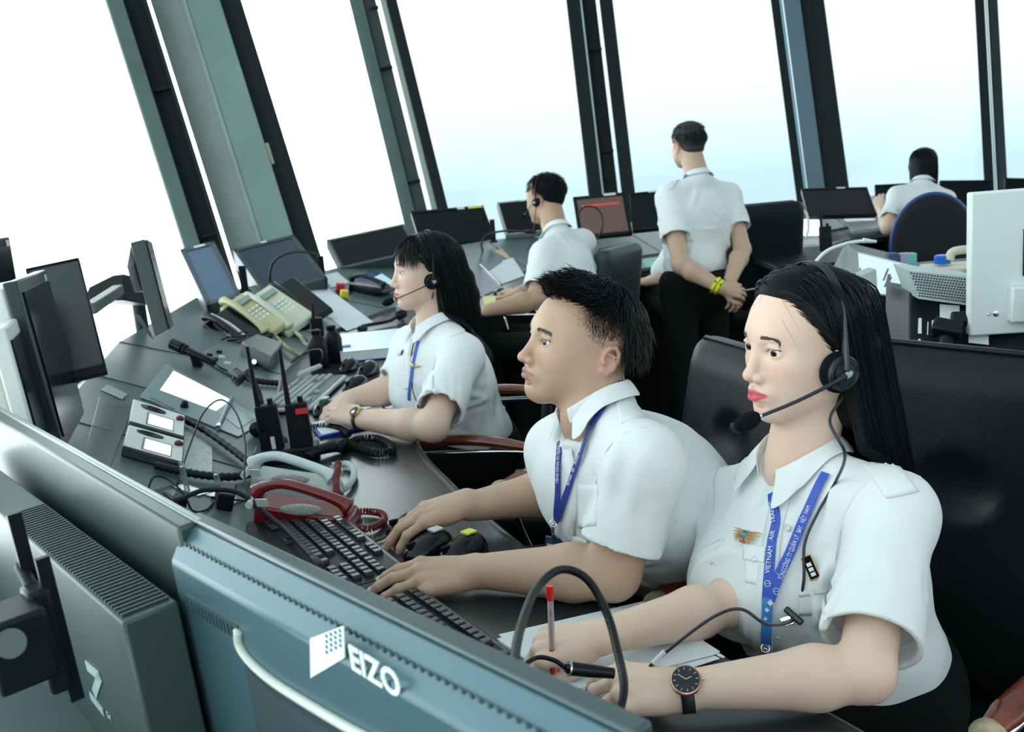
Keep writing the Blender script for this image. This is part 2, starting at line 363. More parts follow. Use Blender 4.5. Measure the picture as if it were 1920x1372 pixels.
class Head:
    """head built in its own cm space: x to the face, y to the left ear, z up"""
    def __init__(h, o, fwd, up, s=1.0, **kw):
        h.M = frame(o, fwd, up) if abs(nrm(fwd)@nrm(up)) < .05 else None
        f = nrm(fwd); u = nrm(np.asarray(up, float)-f*(np.asarray(up, float)@f)); y = np.cross(u, f)
        h.M = np.eye(4); h.M[:3, 0] = f; h.M[:3, 1] = y; h.M[:3, 2] = u; h.M[:3, 3] = o
        h.s = .01*s; h.kw = kw; h.L = h.M.copy(); h.L[:3, :3] = h.M[:3, :3]*h.s
    def p(h, *q):
        q = np.array(q, float)
        if q[2] < 0: q[2] *= h.kw.get('zs', 1.)
        return h.M[:3, 3]+h.M[:3, :3]@(q*h.s)
    def P(h, Q): return ap(h.L, np.asarray(Q, float))
    def inv(h, P):
        q = ((P-h.M[:3, 3])@h.M[:3, :3])/h.s; q[:, 2] = np.where(q[:, 2] < 0, q[:, 2]/h.kw.get('zs', 1.), q[:, 2]); return q
    def add(h, S):
        s = h.s; kw = h.kw; M = h.M; w = kw.get('w', 1.)      # w: face width factor
        fem = kw.get('fem', 0)
        E = lambda c, r, k=.8, op='u', MM=None: S.ell(h.p(*c), np.array(r)*s, M[:3, :3] if MM is None else M[:3, :3]@MM[:3, :3], k*s, op)
        K = lambda a, b, r1, r2=None, k=.8, op='u': S.cone(h.p(*a), h.p(*b), r1*s, (r1 if r2 is None else r2)*s, k*s, op)
        tz, tr = kw.get('top', (3.7, 7.8)); E((-1.4, 0, tz), (9.5, 7.5*w, tr), .1)                  # skull
        E((2.6, 0, .6), (5.9, 6.5*w, 7.9), 2.0)                 # face core
        E((3.6, 0, -3.6), (4.5, 5.5*w, 6.2), 2.0)                # muzzle, cheeks
        jw = 5.3*w*(.93 if fem else 1.03)
        for y in (1, -1):
            K((-.4, y*jw*.95, -3.4), (1.0, y*jw*.9, -6.0), 1.3, 1.3, 2.4)
            K((1.0, y*jw*.90, -6.2), (6.3, y*1.6, -9.2+.3*fem), 1.4, 1.5, 2.8)
            E((4.9, y*3.8*w, -2.0), (2.4, 2.3, 2.0), 2.0)         # cheekbone
            E((3.4, y*3.3*w, -4.8), (3.5, 2.9, 3.4), 2.0)         # cheek
            E((.2, y*4.9*w, -2.6), (3.2, 1.9, 4.2), 2.0)
        E((6.2, 0, -9.0+.2*fem), (2.2, 2.3-.3*fem, 1.9), 1.8)    # chin
        E((2.6, 0, -7.6), (3.6, 3.6, 2.2), 2.2)
        K((6.9, -2.2, 2.4), (6.9, 2.2, 2.4), 1.3-.2*fem, None, 1.8)   # brow
        for y in (1, -1):
            E((9.55, y*3.2, .35), (1.9, 2.1, 1.25), 1.0, 's')    # sockets
            S.ell(h.p(*h.eye(y)), np.array((1.42, 1.50, 1.34))*s, M[:3, :3], .35*s)
        # nose
        K((7.9, 0, 1.2), (9.9-.2*fem, 0, -3.0), .62, .85, 1.0)
        E((10.0-.2*fem, 0, -3.25), (.98, .95, .82), .6)
        for y in (1, -1):
            E((9.0, y*1.22, -3.65), (.95, .68, .72), .45)
            E((9.35, y*.62, -4.35), (.55, .32, .42), .25, 's')
        # mouth
        E((7.3+kw.get('protrude', .3)*.7, 0, -6.1), (1.9, 2.8, 2.0), 1.2)
        lf = kw.get('lip', 1.)
        z0 = -6.05; pr = kw.get('protrude', .3)
        K((9.05+pr, 0, z0+.48), (7.9+pr, 2.45, z0+.1), .5*lf, .2, .35); K((9.05+pr, 0, z0+.48), (7.9+pr, -2.45, z0+.1), .5*lf, .2, .35)
        K((8.78+pr, -.6, z0-.6), (8.78+pr, .6, z0-.6), .62*lf, None, .4)
        K((8.78+pr, .6, z0-.58), (7.9+pr, 2.2, z0-.12), .55*lf, .22, .35); K((8.78+pr, -.6, z0-.58), (7.9+pr, -2.2, z0-.12), .55*lf, .22, .35)
        op = kw.get('open', .10)
        for y in (1, -1): K((9.9+pr, 0, z0-.03), (8.4+pr, y*2.2, z0), op, .06, .16, 's')
        E((8.5, 0, -7.85), (.9, 1.5, .42), .7, 's')              # below the lip
        for y in (1, -1):
            dz = kw.get('squint', 0.)
            MM = rotm((1, 0, 0), -y*-7)                          # lid slot, outer corner a little up
            ec = h.eye(y)
            E((ec[0]+1.35, ec[1]+y*.05, ec[2]-.02+kw.get('gz', 0)), (1.05, 1.78, .54-dz), .12, 's', MM)
            K((ec[0]+1.12, ec[1]-1.25*y, ec[2]+.62), (ec[0]+1.3, ec[1], ec[2]+.86), .16, .2, .35)   # upper lid fold
            K((ec[0]+1.3, ec[1], ec[2]+.86), (ec[0]+.75, ec[1]+1.35*y, ec[2]+.62), .2, .16, .35)
            # ear
            a = (-.8+kw.get('earx', 0), y*7.1*w, -1.2)
            R = rotm((0, 0, 1), y*24); es = .80; er = lambda x, yy, z: (np.array(a)+es*(R[:3, :3]@np.array((x, yy*y, z))))
            rim = [er(1.0, .2, -.6), er(1.1, .5, 1.4), er(.3, 1.0, 2.7), er(-1.2, 1.4, 2.9), er(-2.3, 1.5, 1.7), er(-2.3, 1.4, 0), er(-1.4, 1.1, -1.7), er(-.2, .6, -2.8), er(.6, .2, -2.5)]
            for q in range(len(rim)-1): K(tuple(rim[q]), tuple(rim[q+1]), .36 if q < 6 else .5, .36 if q < 5 else .5, .2)
            K(tuple(er(.3, .5, 1.6)), tuple(er(-1.3, 1.2, .9)), .25, .25, .3); K(tuple(er(-1.3, 1.2, .9)), tuple(er(-1.2, 1.0, -1.0)), .25, .25, .3)
            E(tuple(er(-.6, .15, 0)), (1.6, .4, 2.0), .4, 'u', R)
            E(tuple(er(-.1, .95, -.1)), (.62, .62, .80), .3, 's')
            E(tuple(er(.9, .75, -.55)), (.3, .25, .42), .2)
        # neck
        n0 = (-2.3, 0, -3.5); nr = kw.get('neck', 5.6)
        if 'neckto' in kw:
            S.cone(h.p(*n0), kw['neckto'], nr*s, nr*1.08*s, 2.0*s)
            for y in (1, -1): S.cone(h.p(-1.6, y*5.6*w, -3.4), np.array(kw['neckto'])+h.M[:3, 0]*.035, .9*s, 1.0*s, 1.6*s)
    def eye(h, y): return (6.75, y*3.2, .35)
    def paint(h, P, base, lips, blush=(.8, .4, .36)):
        """skin colours per vertex: lips, redness, and shade painted into nostrils and mouth line"""
        q = h.inv(P); n = len(P); c = np.tile(np.array(base, float), (n, 1)); lf = h.kw.get('lip', 1.)
        def blend(m, col): c[:] = c*(1-m[:, None])+np.array(col)*m[:, None]
        def blob(cc, r, soft=.3): return np.clip((1-np.sqrt((((q-np.array(cc))/np.array(r))**2).sum(1)))/soft, 0, 1)
        z0 = -6.05
        for y in (1, -1):
            blend(.35*blob((6.0, y*4.4, -2.8), (3, 2.6, 2.2), .9), blush); blend(.4*blob((-1.6, y*8.2, -1.2), (3, 1.8, 3.6), .6), blush)
        blend(.35*blob((10, 0, -3.6), (1.8, 2.2, 1.2), .8), blush)
        yy = np.abs(q[:, 1]); up = z0+.98*lf-.31*yy+.18*np.clip(.5-yy, 0, 1)*-1; lo = z0-1.22*lf+.36*np.clip(yy-.6, 0, 3)*1.3
        m = (np.clip((up-q[:, 2])/.14, 0, 1)*np.clip((q[:, 2]-lo)/.16, 0, 1)*np.clip((2.6-yy)/.25, 0, 1)*np.clip((q[:, 0]-7.3)/.3, 0, 1))
        blend(m*.95, lips)
        ml = np.clip((.10-np.abs(q[:, 2]-z0))/.08, 0, 1)*(yy < 2.4)*(q[:, 0] > 7.4); blend(ml*.7, np.array(lips)*.35)  # shade between the lips put into the colour
        for y in (1, -1): blend(.9*blob((9.35, y*.62, -4.3), (.6, .36, .4), .5), (.12, .04, .035))  # nostril insides painted dark in place of shade
        return c
    def eyes(h, par, gaze=(1, 0, 0), iris=(.03, .015, .008)):
        for y in (1, -1):
            g = nrm(np.array(gaze, float)); r = 1.27; mb = MB(); mb.ball((0, 0, 0), r, None, 48, 40)
            V = np.vstack(mb.v); a = np.degrees(np.arccos(np.clip(V@g/r, -1, 1)))
            col = np.tile(np.array((.78, .78, .76)), (len(V), 1)); col[a < 27] = np.array(iris)*1.0; col[a < 12] = (.003, .003, .003)
            col[(a >= 24) & (a < 28)] = np.array(iris)*.5
            W_ = h.P(V+np.array(h.eye(y))); W_ = ap(np.linalg.inv(world_of(par)), W_)
            mkobj('eye', W_, mb.f, SCLERA, par, 0, 180, cols=col)
    def lashes(h, S, par, lower=False):
        for y in (1, -1):
            mb = MB(); ec = h.eye(y); t = np.linspace(-1, 1, 13); dz = h.kw.get('squint', 0.)
            pts = []
            for u in t:
                yy = y*u*1.68; zz = (.56-dz)*math.sqrt(max(0, 1-u*u))+math.tan(math.radians(7))*u*1.5
                pts.append((ec[0]+1.15-.42*u*u-.06*u, ec[1]+yy+y*.05, ec[2]+zz+.02+h.kw.get('gz', 0)))
            P = S.proj(h.P(pts), 3, .0002); mb.tube(P, np.array([.03]+[.055]*11+[.075])*h.s, 6)
            mb.build('eyelashes', mat('lash_dark', (.015, .012, .012), .7), par, world=True, smooth=180)
    def brows(h, S, par, thick=1., arch=.3, z=2.35, dens=90):
        Q = []
        for y in (1, -1):
            for i in range(dens):
                u = RNG.random(); v = RNG.normal()*.17*thick*(1-.5*u)
                yy = 1.75+u*3.4; zz = z+arch*math.sin(u*PI*.9)+v-.15*u*u
                p0 = np.array((9.2-.5*u*u*2.2, y*yy, zz)); d = np.array((-.15, y*.75, .20-.5*u))*.7; Q += [p0, p0+d*.5, p0+d]
        Q = S.proj(h.P(Q), 4, .0004).reshape(-1, 3, 3)
        for k in (0, 1):
            mb = MB()
            for q in Q[k*dens:(k+1)*dens]: mb.tube(q, np.array([.06, .075, .03])*h.s, 3, cap=False)
            mb.build('eyebrow', BROWM, par, world=True, smooth=180)
def hand(S, o, x, z, side, curls, spread=(6, 2, -3, -9), thumb=None, s=1.0, flatness=1.0):
    """o wrist centre, x towards the fingers, z out of the back of the hand; side +1: thumb lies on +y"""
    M = frame(o, x, z); pt = lambda a: ap(M, np.array([a])*s)[0]
    kn = [(.088, .030*side, .0), (.092, .010*side, .003), (.087, -.010*side, .001), (.078, -.028*side, -.003)]
    wr = [(0., .014*side, 0), (0, .006*side, .002), (0, -.006*side, .001), (0, -.015*side, -.001)]
    for a, b in zip(wr, kn): S.cone(pt(a), pt(b), .0155*s, .0112*s, .011*s)
    S.ell(pt((.045, .022*side, -.009)), np.array((.034, .016, .014))*s, M, .010*s)
    S.ell(pt((.045, -.020*side, -.006)), np.array((.036, .013, .013))*s, M, .010*s)
    Ls = [(.040, .025, .019), (.044, .028, .020), (.041, .026, .020), (.032, .020, .018)]; tips = []
    for i in range(4):
        p = np.array(kn[i]); yaw = math.radians(spread[i])*side; ang = 0; r = [.0098, .0088, .0082, .0070]; r = [q*(1, 1.02, .97, .88)[i] for q in r]
        P = [pt(p)]; S.ell(pt(p+np.array((0, 0, .003))), np.array((.010, .009, .008))*s, M, .006*s)
        for j in range(3):
            ang += math.radians(curls[i][j]); d = np.array((math.cos(ang)*math.cos(yaw), math.cos(ang)*math.sin(yaw), -math.sin(ang)))
            q = p+d*Ls[i][j]; S.cone(pt(p), pt(q), r[j]*s, r[j+1]*s, .0035*s if j else .006*s); p = q
        nz = np.array((math.sin(ang)*math.cos(yaw), math.sin(ang)*math.sin(yaw), math.cos(ang))); tips.append((pt(p-d*.004+nz*.0045), M[:3, :3]@d, M[:3, :3]@nz))
    th = thumb or [(.024, .020*side, -.008), (.052, .046*side, -.018), (.080, .058*side, -.022), (.104, .060*side, -.024)]
    S.chain([pt(q) for q in th], [.0145*s, .0118*s, .0102*s, .0086*s], .008*s)
    d = nrm(np.array(th[3])-np.array(th[2])); nz = nrm(np.array((0, .4*side, 1.))-d*(np.array((0, .4*side, 1.))@d))
    tips.append((pt(np.array(th[3])+nz*.0055), M[:3, :3]@d, M[:3, :3]@nz)); return tips
def nails(tips, par, m, s=1.0):
    for t, d, n in tips:
        F_ = frame(t+n*.0018, d, n); mb = MB(); mb.ball((0, 0, 0), (.0068*s, .0052*s, .0014*s), F_, 12, 8); mb.build('fingernail', m, par, world=True, smooth=180)
NAIL = mat('fingernail', (.72, .50, .45), .25, spec=.6)
def strands(name, par, m, roots, field, steps, step, S=None, rad=.0006, offs=None, taper=True, sides=3, jitter=.0):
    """grow strands: field(P, i, roots) -> direction; S keeps them out of the head by offs"""
    P = np.array(roots, float); path = [P.copy()]
    for i in range(steps):
        d = field(P, i); d = d/(np.linalg.norm(d, axis=1)[:, None]+1e-9)
        if jitter: d += RNG.normal(size=d.shape)*jitter
        P = P+d*(step if np.isscalar(step) else step[:, None])
        if S is not None:
            D = S(P); g = np.stack([S(P+1e-3*np.eye(3)[k])-S(P-1e-3*np.eye(3)[k]) for k in range(3)], 1); g /= np.linalg.norm(g, axis=1)[:, None]+1e-9
            dd = np.clip(offs*min(1, (i+1)/5)-D, 0, .03); P = P+g*dd[:, None]
        path.append(P.copy())
    A = np.array(path); m_, n = A.shape[:2]; T = np.gradient(A, axis=0); T /= np.linalg.norm(T, axis=2)[..., None]+1e-9
    ref = np.array((.3, .2, .93)); N = np.cross(T, ref); N /= np.linalg.norm(N, axis=2)[..., None]+1e-9; B = np.cross(T, N)
    rr = np.full(m_, rad)
    if taper: rr = rad*np.clip(np.minimum(1, (m_-1-np.arange(m_))/(m_*.35)+.12), .1, 1)*np.clip((np.arange(m_)+.6)/2.5, .1, 1)
    V = np.stack([A+rr[:, None, None]*(math.cos(2*PI*k/sides)*N+math.sin(2*PI*k/sides)*B) for k in range(sides)], 2)  # m,n,sides,3
    V = V.transpose(1, 0, 2, 3).reshape(-1, 3)
    i = np.arange(m_-1)[:, None]; k = np.arange(sides)[None]; q = np.stack([i*sides+k, i*sides+(k+1) % sides, (i+1)*sides+(k+1) % sides, (i+1)*sides+k], -1).reshape(-1, 4)
    F = (q[None]+(np.arange(n)*m_*sides)[:, None, None]).reshape(-1, 4)
    V = ap(np.linalg.inv(world_of(par)), V); return mkobj(name, V, F, m, par, 0, 180)
def skin_obj(S, name, par, res, paint=None, base=(.75, .55, .42), it=1):
    V, F = S.mesh(res); V = vsmooth(V, F, it); col = paint(V) if paint else np.tile(base, (len(V), 1))
    return mkobj(name, ap(np.linalg.inv(world_of(par)), V), F, SKIN, par, 0, 180, cols=col)
# ---------------------------------------------------------------- bodies, shirts, hair, headsets
def dirfrom(o, yaw, pitch=0):
    """unit vector: yaw 0 looks back at the lens, +90 looks to the left of the picture; pitch up"""
    v = np.array((o[0], o[1], 0.)); v = nrm(v); L = np.array((-v[1], v[0], 0.)); a = math.radians(yaw); b = math.radians(pitch)
    f = -v*math.cos(a)+L*math.sin(a); return f*math.cos(b)+np.array((0, 0, math.sin(b)))
def arm(S, sh, el, wr, r=(.046, .036, .037, .025), k=.02, wz=(0, 0, 1)):
    S.cone(sh, el, r[0], r[1], k); m = el+(wr-el)*.28; S.cone(el, m, r[1]*.96, r[2]*1.04, k); d = nrm(wr-el); w = nrm(np.cross(d, wz))
    for q in (1, -1): S.cone(m, wr+w*.008*q, r[2], r[3]*.86, k)
def torso(S, N, B, SL, SR, front, wd=(.165, .145, .165), dp=(.105, .10, .125), k=.05, slope=.050):
    up = nrm(N-B); L = np.linalg.norm(N-B); side = nrm((SL-SR)-up*((SL-SR)@up)); fr = np.cross(side, up); fr = fr if fr@front > 0 else -fr
    M = np.stack([fr, np.cross(up, fr), up], 1); Mx = np.eye(4); Mx[:3, :3] = M; mid = (SL+SR)/2
    S.ell(mid-up*.105+fr*.012, (dp[0], wd[0], .155), Mx, k); S.ell(B+up*L*.40+fr*.015, (dp[1], wd[1], .15), Mx, k)
    S.ell(B+up*.06, (dp[2], wd[2], .11), Mx, k); S.ell(B+up*L*.60+fr*.012, ((dp[0]+dp[1])/2*.98, (wd[0]+wd[1])/2, .13), Mx, k); S.cone(SL, SR, slope, slope, k)
    nb = N-fr*.01; S.cone(nb-up*.015, SL+up*.004, slope*.95, slope*.85, k*.8); S.cone(nb-up*.015, SR+up*.004, slope*.95, slope*.85, k*.8); return Mx
def sleeve(S, sh, el, frac, r0=.060, r1=.066, ra=.047, drop=(0, 0, 0)):
    d = el-sh; e = sh+d*frac+np.array(drop); S.cone(sh, e+nrm(d)*.03, r0, r1, .03); S.plane(e, d, .11, .002, 's')
    S.cone(e-nrm(d)*.03, e+nrm(d)*.06, r1*.82, r1*.94, .003, 's'); return e
def folds(V, F, segs):
    N = vnormals(V, F); out = V.copy()
    for a, b, w, h in segs:
        a = np.array(a); b = np.array(b); ba = b-a; pa = V-a; t = np.clip(pa@ba/(ba@ba), 0, 1); dd = np.linalg.norm(pa-t[:, None]*ba, axis=1)
        out += N*(h*np.sin(PI*np.clip(t, .02, .98))**.5*(np.exp(-(dd/w)**2)-.55*np.exp(-((dd-1.7*w)/w)**2)))[:, None]
    return out
def autofolds(cen, sh_list, n, seed, ln=.07, w=.006, h=.0028):
    """short creases fanning from strain points (armpits, waist)"""
    R_ = np.random.default_rng(seed); out = []
    for c, spread, dirn in sh_list:
        for _ in range(n):
            d = nrm(np.array(dirn)+R_.normal(size=3)*.45); p = np.array(c)+R_.normal(size=3)*spread
            if cen is not None: p = cen.proj(p[None], 6)[0]; g = cen.grad(p[None])[0]; d = nrm(d-g*(d@g)+1e-6)
            l = ln*(.5+R_.random())
            out.append((p-d*l/2, p+d*l/2, w*(.7+1.0*R_.random()), h*1.0*(.4+R_.random())*(1 if R_.random() < .7 else -.8)))
    return out
def cloth_obj(S, name, par, res, fold=None, m=None, it=1, noise=.0012, seed=3):
    V, F = S.mesh(res); V = vsmooth(V, F, it); N = vnormals(V, F); ph = np.random.default_rng(seed).random((6, 3))*6; w = np.zeros(len(V))
    for i, f in enumerate((14, 22, 31, 43, 60, 75)):
        k = np.array((math.sin(ph[i, 0]*9), math.cos(ph[i, 1]*7), math.sin(ph[i, 2]*5))); w += np.sin(V@(k*f)+ph[i, 0]+2*np.sin(V@(np.roll(k, 1)*f*.6)+ph[i, 1]))*noise*(14/f)**.35/2
    V = V+N*w[:, None]
    if fold: V = folds(V, F, fold)
    return mkobj(name, ap(np.linalg.inv(world_of(par)), V), F, m or SHIRT, par, 0, 180)
def collar(par, S, N, axis, front, name='collar', rn=.062, rr=(.062, .070), leaf=(.036, .062), gap=17, lift=.030, drop=.034, m=None):
    """turned-down shirt collar: stand, fold line and two pointed leaves"""
    a = nrm(axis); f = nrm(np.asarray(front)-a*(np.asarray(front)@a)); s_ = np.cross(a, f); th = np.radians(np.linspace(gap, 360-gap, 61)); G = []
    for t in th:
        u = .5+.5*math.cos(t)                                   # 1 front, 0 back
        u3 = u**3
        dr = f*math.cos(t)*rr[1]+s_*math.sin(t)*rr[0]; rad = nrm(dr)
        fold = N+dr+a*(lift-drop*u3)+f*.006*u3
        base = N+dr*.97-a*(.012+.020*u3)+f*.004*u3; L = leaf[0]+(leaf[1]-leaf[0])*u**5
        tip = fold+rad*(L*.55)-a*L*.80
        if u > .8: tip = tip+s_*math.sin(t)*.05*(u-.8)/.2*0.6
        G.append([base, (base+fold)/2+rad*.001, fold, fold+rad*.004-a*.002, fold*.6+tip*.4+rad*.004, tip+rad*.001])
    G = np.array(G); P = G[:, 3:].reshape(-1, 3); d = S.eval(P); g = S.grad(P); P = P+g*np.clip(.0045-d, 0, .05)[:, None]
    far = np.clip(d-.010, 0, .03); P = P-g*far[:, None]*.85; G[:, 3:] = P.reshape(len(G), 3, 3)
    mb = MB(); mb.grid(G, .0022); o = mb.build(name, m or SHIRT, par, world=True, smooth=180); sub = o.modifiers.new('sub', 'SUBSURF'); sub.levels = sub.render_levels = 2; return o
def strip(S, P, wd, off, th=.0012, ref=None, wend=None):
    """ribbon of width wd lying on S along the points P"""
    P = np.asarray(P); T = np.gradient(P, axis=0); N = S.grad(P); B = np.cross(T, N); B /= np.linalg.norm(B, axis=1)[:, None]; w = np.linspace(wd, wend or wd, len(P))[:, None]/2
    G = np.stack([P-B*w, P, P+B*w], 1)+N[:, None]*off; return MB().grid(G, th)
def patch(S, quad, off, th=.0012, n=9, d0=.8, d1=3.):
    """cloth piece on S: quad of pixel corners (tl, tr, br, bl) as one sees them"""
    q = np.array(quad, float); u = np.linspace(0, 1, n); G = np.zeros((n, n, 3))
    for i, a in enumerate(u):
        for j, b in enumerate(u):
            x, y = (q[0]*(1-b)+q[1]*b)*(1-a)+(q[3]*(1-b)+q[2]*b)*a; h = hit(S, x, y, d0, d1); G[i, j] = h if h is not None else (np.nan,)*3
    if np.isnan(G).any(): print('patch missed', quad)
    G = np.where(np.isnan(G), np.nanmean(G.reshape(-1, 3), 0), G)
    N = S.grad(G.reshape(-1, 3)).reshape(G.shape); return MB().grid(G+N*off, th)
def headset(label, H, side, micpt, cable, m=BLKPL, scale=1., cup=2.9, group=None, boomr=.28, clip=True, both=False, cupat=None):
    o = H.p(*(cupat or (-.4, 8.3*side, -.3))); t = thing('headset', label, 'headset', o, group)
    def disc(c, nrmv, prof, nm, mm, n=32): MB().lathe([(r*H.s, z*H.s) for r, z in prof], n, frame(c, H.M[:3, 0], nrmv)).build(nm, mm, t, world=True)
    out = H.M[:3, 1]*side; c = o
    disc(c-out*.9*H.s, out, [(cup*.2, -.5), (cup*.95, -.45), (cup, -.1), (cup, .5), (cup*.86, .9)], 'ear_cushion', FOAM)
    disc(c, out, [(cup*.5, 0), (cup*.84, .05), (cup*.86, .45), (cup*.72, .75), (cup*.70, .70), (cup*.55, .72), (cup*.52, .95), (cup*.2, 1.05)], 'ear_cup', m)
    rings = [(cup*.78, .70, .07), (cup*.60, .82, .05)]
    for r, z, w in rings:
        P = [c+out*z*H.s+H.M[:3, :3]@np.array((math.cos(a)*r, 0, math.sin(a)*r))*H.s for a in np.linspace(0, 2*PI, 40, endpoint=False)]
        mb = MB(); mb.tube(P, w*H.s, 6, closed=True); mb.build('trim_ring', BLKGL, t, world=True)
    # band over the head
    hz = sum(H.kw.get('top', (3.7, 7.8)))+.9+H.kw.get('hairtop', 0); P = []
    for a in np.linspace(8, 172 if not both else 172, 40):
        r = math.radians(a); P.append((-1.6+1.0*(1-math.sin(r)), 8.35*math.cos(r)*side*1.0, .8+(hz-.8)*math.sin(r)**.75))
    P = H.P(P); Nn = P-H.p(-1.6, 0, 3); T = np.gradient(P, axis=0); B = np.cross(T, Nn); B /= np.linalg.norm(B, axis=1)[:, None]
    w = np.linspace(.55, .38, 40)[:, None]*H.s*1.2*scale; G = np.stack([P-B*w, P+B*w], 1); MB().grid(G, .0018).build('headband', m, t, world=True, smooth=60, bevel=.0006)
    y0 = [c+out*.75*H.s+H.M[:3, 2]*cup*.15*H.s, c+out*.5*H.s+H.M[:3, 2]*cup*.9*H.s-H.M[:3, 0]*.3*H.s, P[2], P[5]]
    mb = MB(); mb.tube(smoothpath(y0, 8), np.linspace(1.25, .55, 25)*H.s*scale, 10, flat=.45); mb.build('yoke', m, t, world=True, smooth=180)
    if both:
        c2 = H.p(-.4, -8.3*side, -.3); disc(c2, -out, [(cup*.2, -1.3), (cup*.95, -1.2), (cup, -.6), (cup, .3), (cup*.8, .8), (cup*.2, .9)], 'ear_cup', m)
    if micpt is not None:
        a = c+out*1.05*H.s; q = np.array(micpt); b = a+(q-a)*.18+out*.006; mid = a+(q-a)*.6+out*.008; pth = smoothpath([a, b, mid, q], 8)
        mb = MB(); mb.tube(pth, np.interp(np.linspace(0, 1, len(pth)), [0, .15, .3, 1], [.62, .45, boomr, boomr*.9])*H.s, 12); mb.build('microphone_boom', m, t, world=True, smooth=180)
        MB().ball(a+out*.001, np.array((.95, .25, .62))*H.s, frame((0, 0, 0), (1, 0, 0), (0, 0, 1)), 16, 10)
        mb = MB(); mb.ball((0, 0, 0), np.array((.85, .55, .35))*H.s, frame(a+out*.003, q-a, out), 20, 12); mb.build('boom_pivot', mat('grey_badge', (.35, .45, .5), .25), t, world=True, smooth=180)
        d = nrm(q-mid); mb = MB(); mb.ball((0, 0, 0), (.021*scale, .0125*scale, .0125*scale), frame(q+d*.018*scale, d, out), 24, 16); mb.build('foam_windscreen', FOAM, t, world=True, smooth=180)
        mb = MB(); mb.tube([q-d*.003, q+d*.001], .0042*scale, 14); mb.build('boom_tip', CHROME, t, world=True)
    if cable is not None:
        mb = MB(); mb.tube(smoothpath(cable, 14), .0022*scale, 8); mb.build('cable', m, t, world=True, smooth=180)
    return t
def shirt_button(S, px, par, r=.0048):
    h = hit(S, *px)
    if h is None: return
    n = S.grad(h[None])[0]; MB().lathe([(r*.3, 0), (r, .0002), (r, .0015), (r*.8, .002), (r*.75, .0014), (r*.2, .0013)], 16, frame(h+n*.0012, RT, n)).build('button', mat('shirt_button', (.62, .68, .60), .3), par, world=True)

def seam_ring(T, par, c, d, name='seam', r=.05, off=.0004, arc=(0, 2*PI)):
    """stitched seam where a plane cuts the shirt"""
    d = nrm(d); F_ = frame(c, (0, 0, 1) if abs(d[2]) < .9 else (1, 0, 0), d); P = ap(F_, [(math.cos(a)*r, math.sin(a)*r, 0) for a in np.linspace(*arc, 60)])
    for _ in range(3):
        P = T.proj(P, 4, off); P = P-((P-c)@d)[:, None]*d
    MB().tube(T.proj(P, 2, off), .0013, 5).build(name, SEAM, par, world=True, smooth=180)
# ---- woman at the right front, writing
def scalpfn(H, extra=0.):
    s = H.s; es = [((-1.4, 0, H.kw.get('top', (3.7, 7.8))[0]), (9.5, 7.5*H.kw.get('w', 1), H.kw.get('top', (3.7, 7.8))[1])), ((2.6, 0, .6), (5.9, 6.5*H.kw.get('w', 1), 7.9)), ((-2.6, 0, -6.5), (4.6, 5.2, 6.0))]
    def fn(P):
        q = H.inv(P); d = None
        for c, r in es:
            z = (q-np.array(c)); r = np.array(r); k0 = np.sqrt(((z/r)**2).sum(1)); k1 = np.sqrt(((z/r**2)**2).sum(1))+1e-9; e = k0*(k0-1)/k1
            d = e if d is None else _smin(d, e, 1.2)
        return (d-extra)*s
    return fn
def scalp_roots(H, n, cond, off=.1, seed=1):
    R_ = np.random.default_rng(seed); out = []
    while len(out) < n:
        v = R_.normal(size=(4*n, 3)); v /= np.linalg.norm(v, axis=1)[:, None]; tt = H.kw.get('top', (3.7, 7.8)); q = np.array((-1.4, 0, tt[0]))+v*np.array((9.5, 7.5*H.kw.get('w', 1), tt[1]))*(1+off/9)
        out += [x for x in q if cond(x)]
    return H.P(np.array(out[:n]))
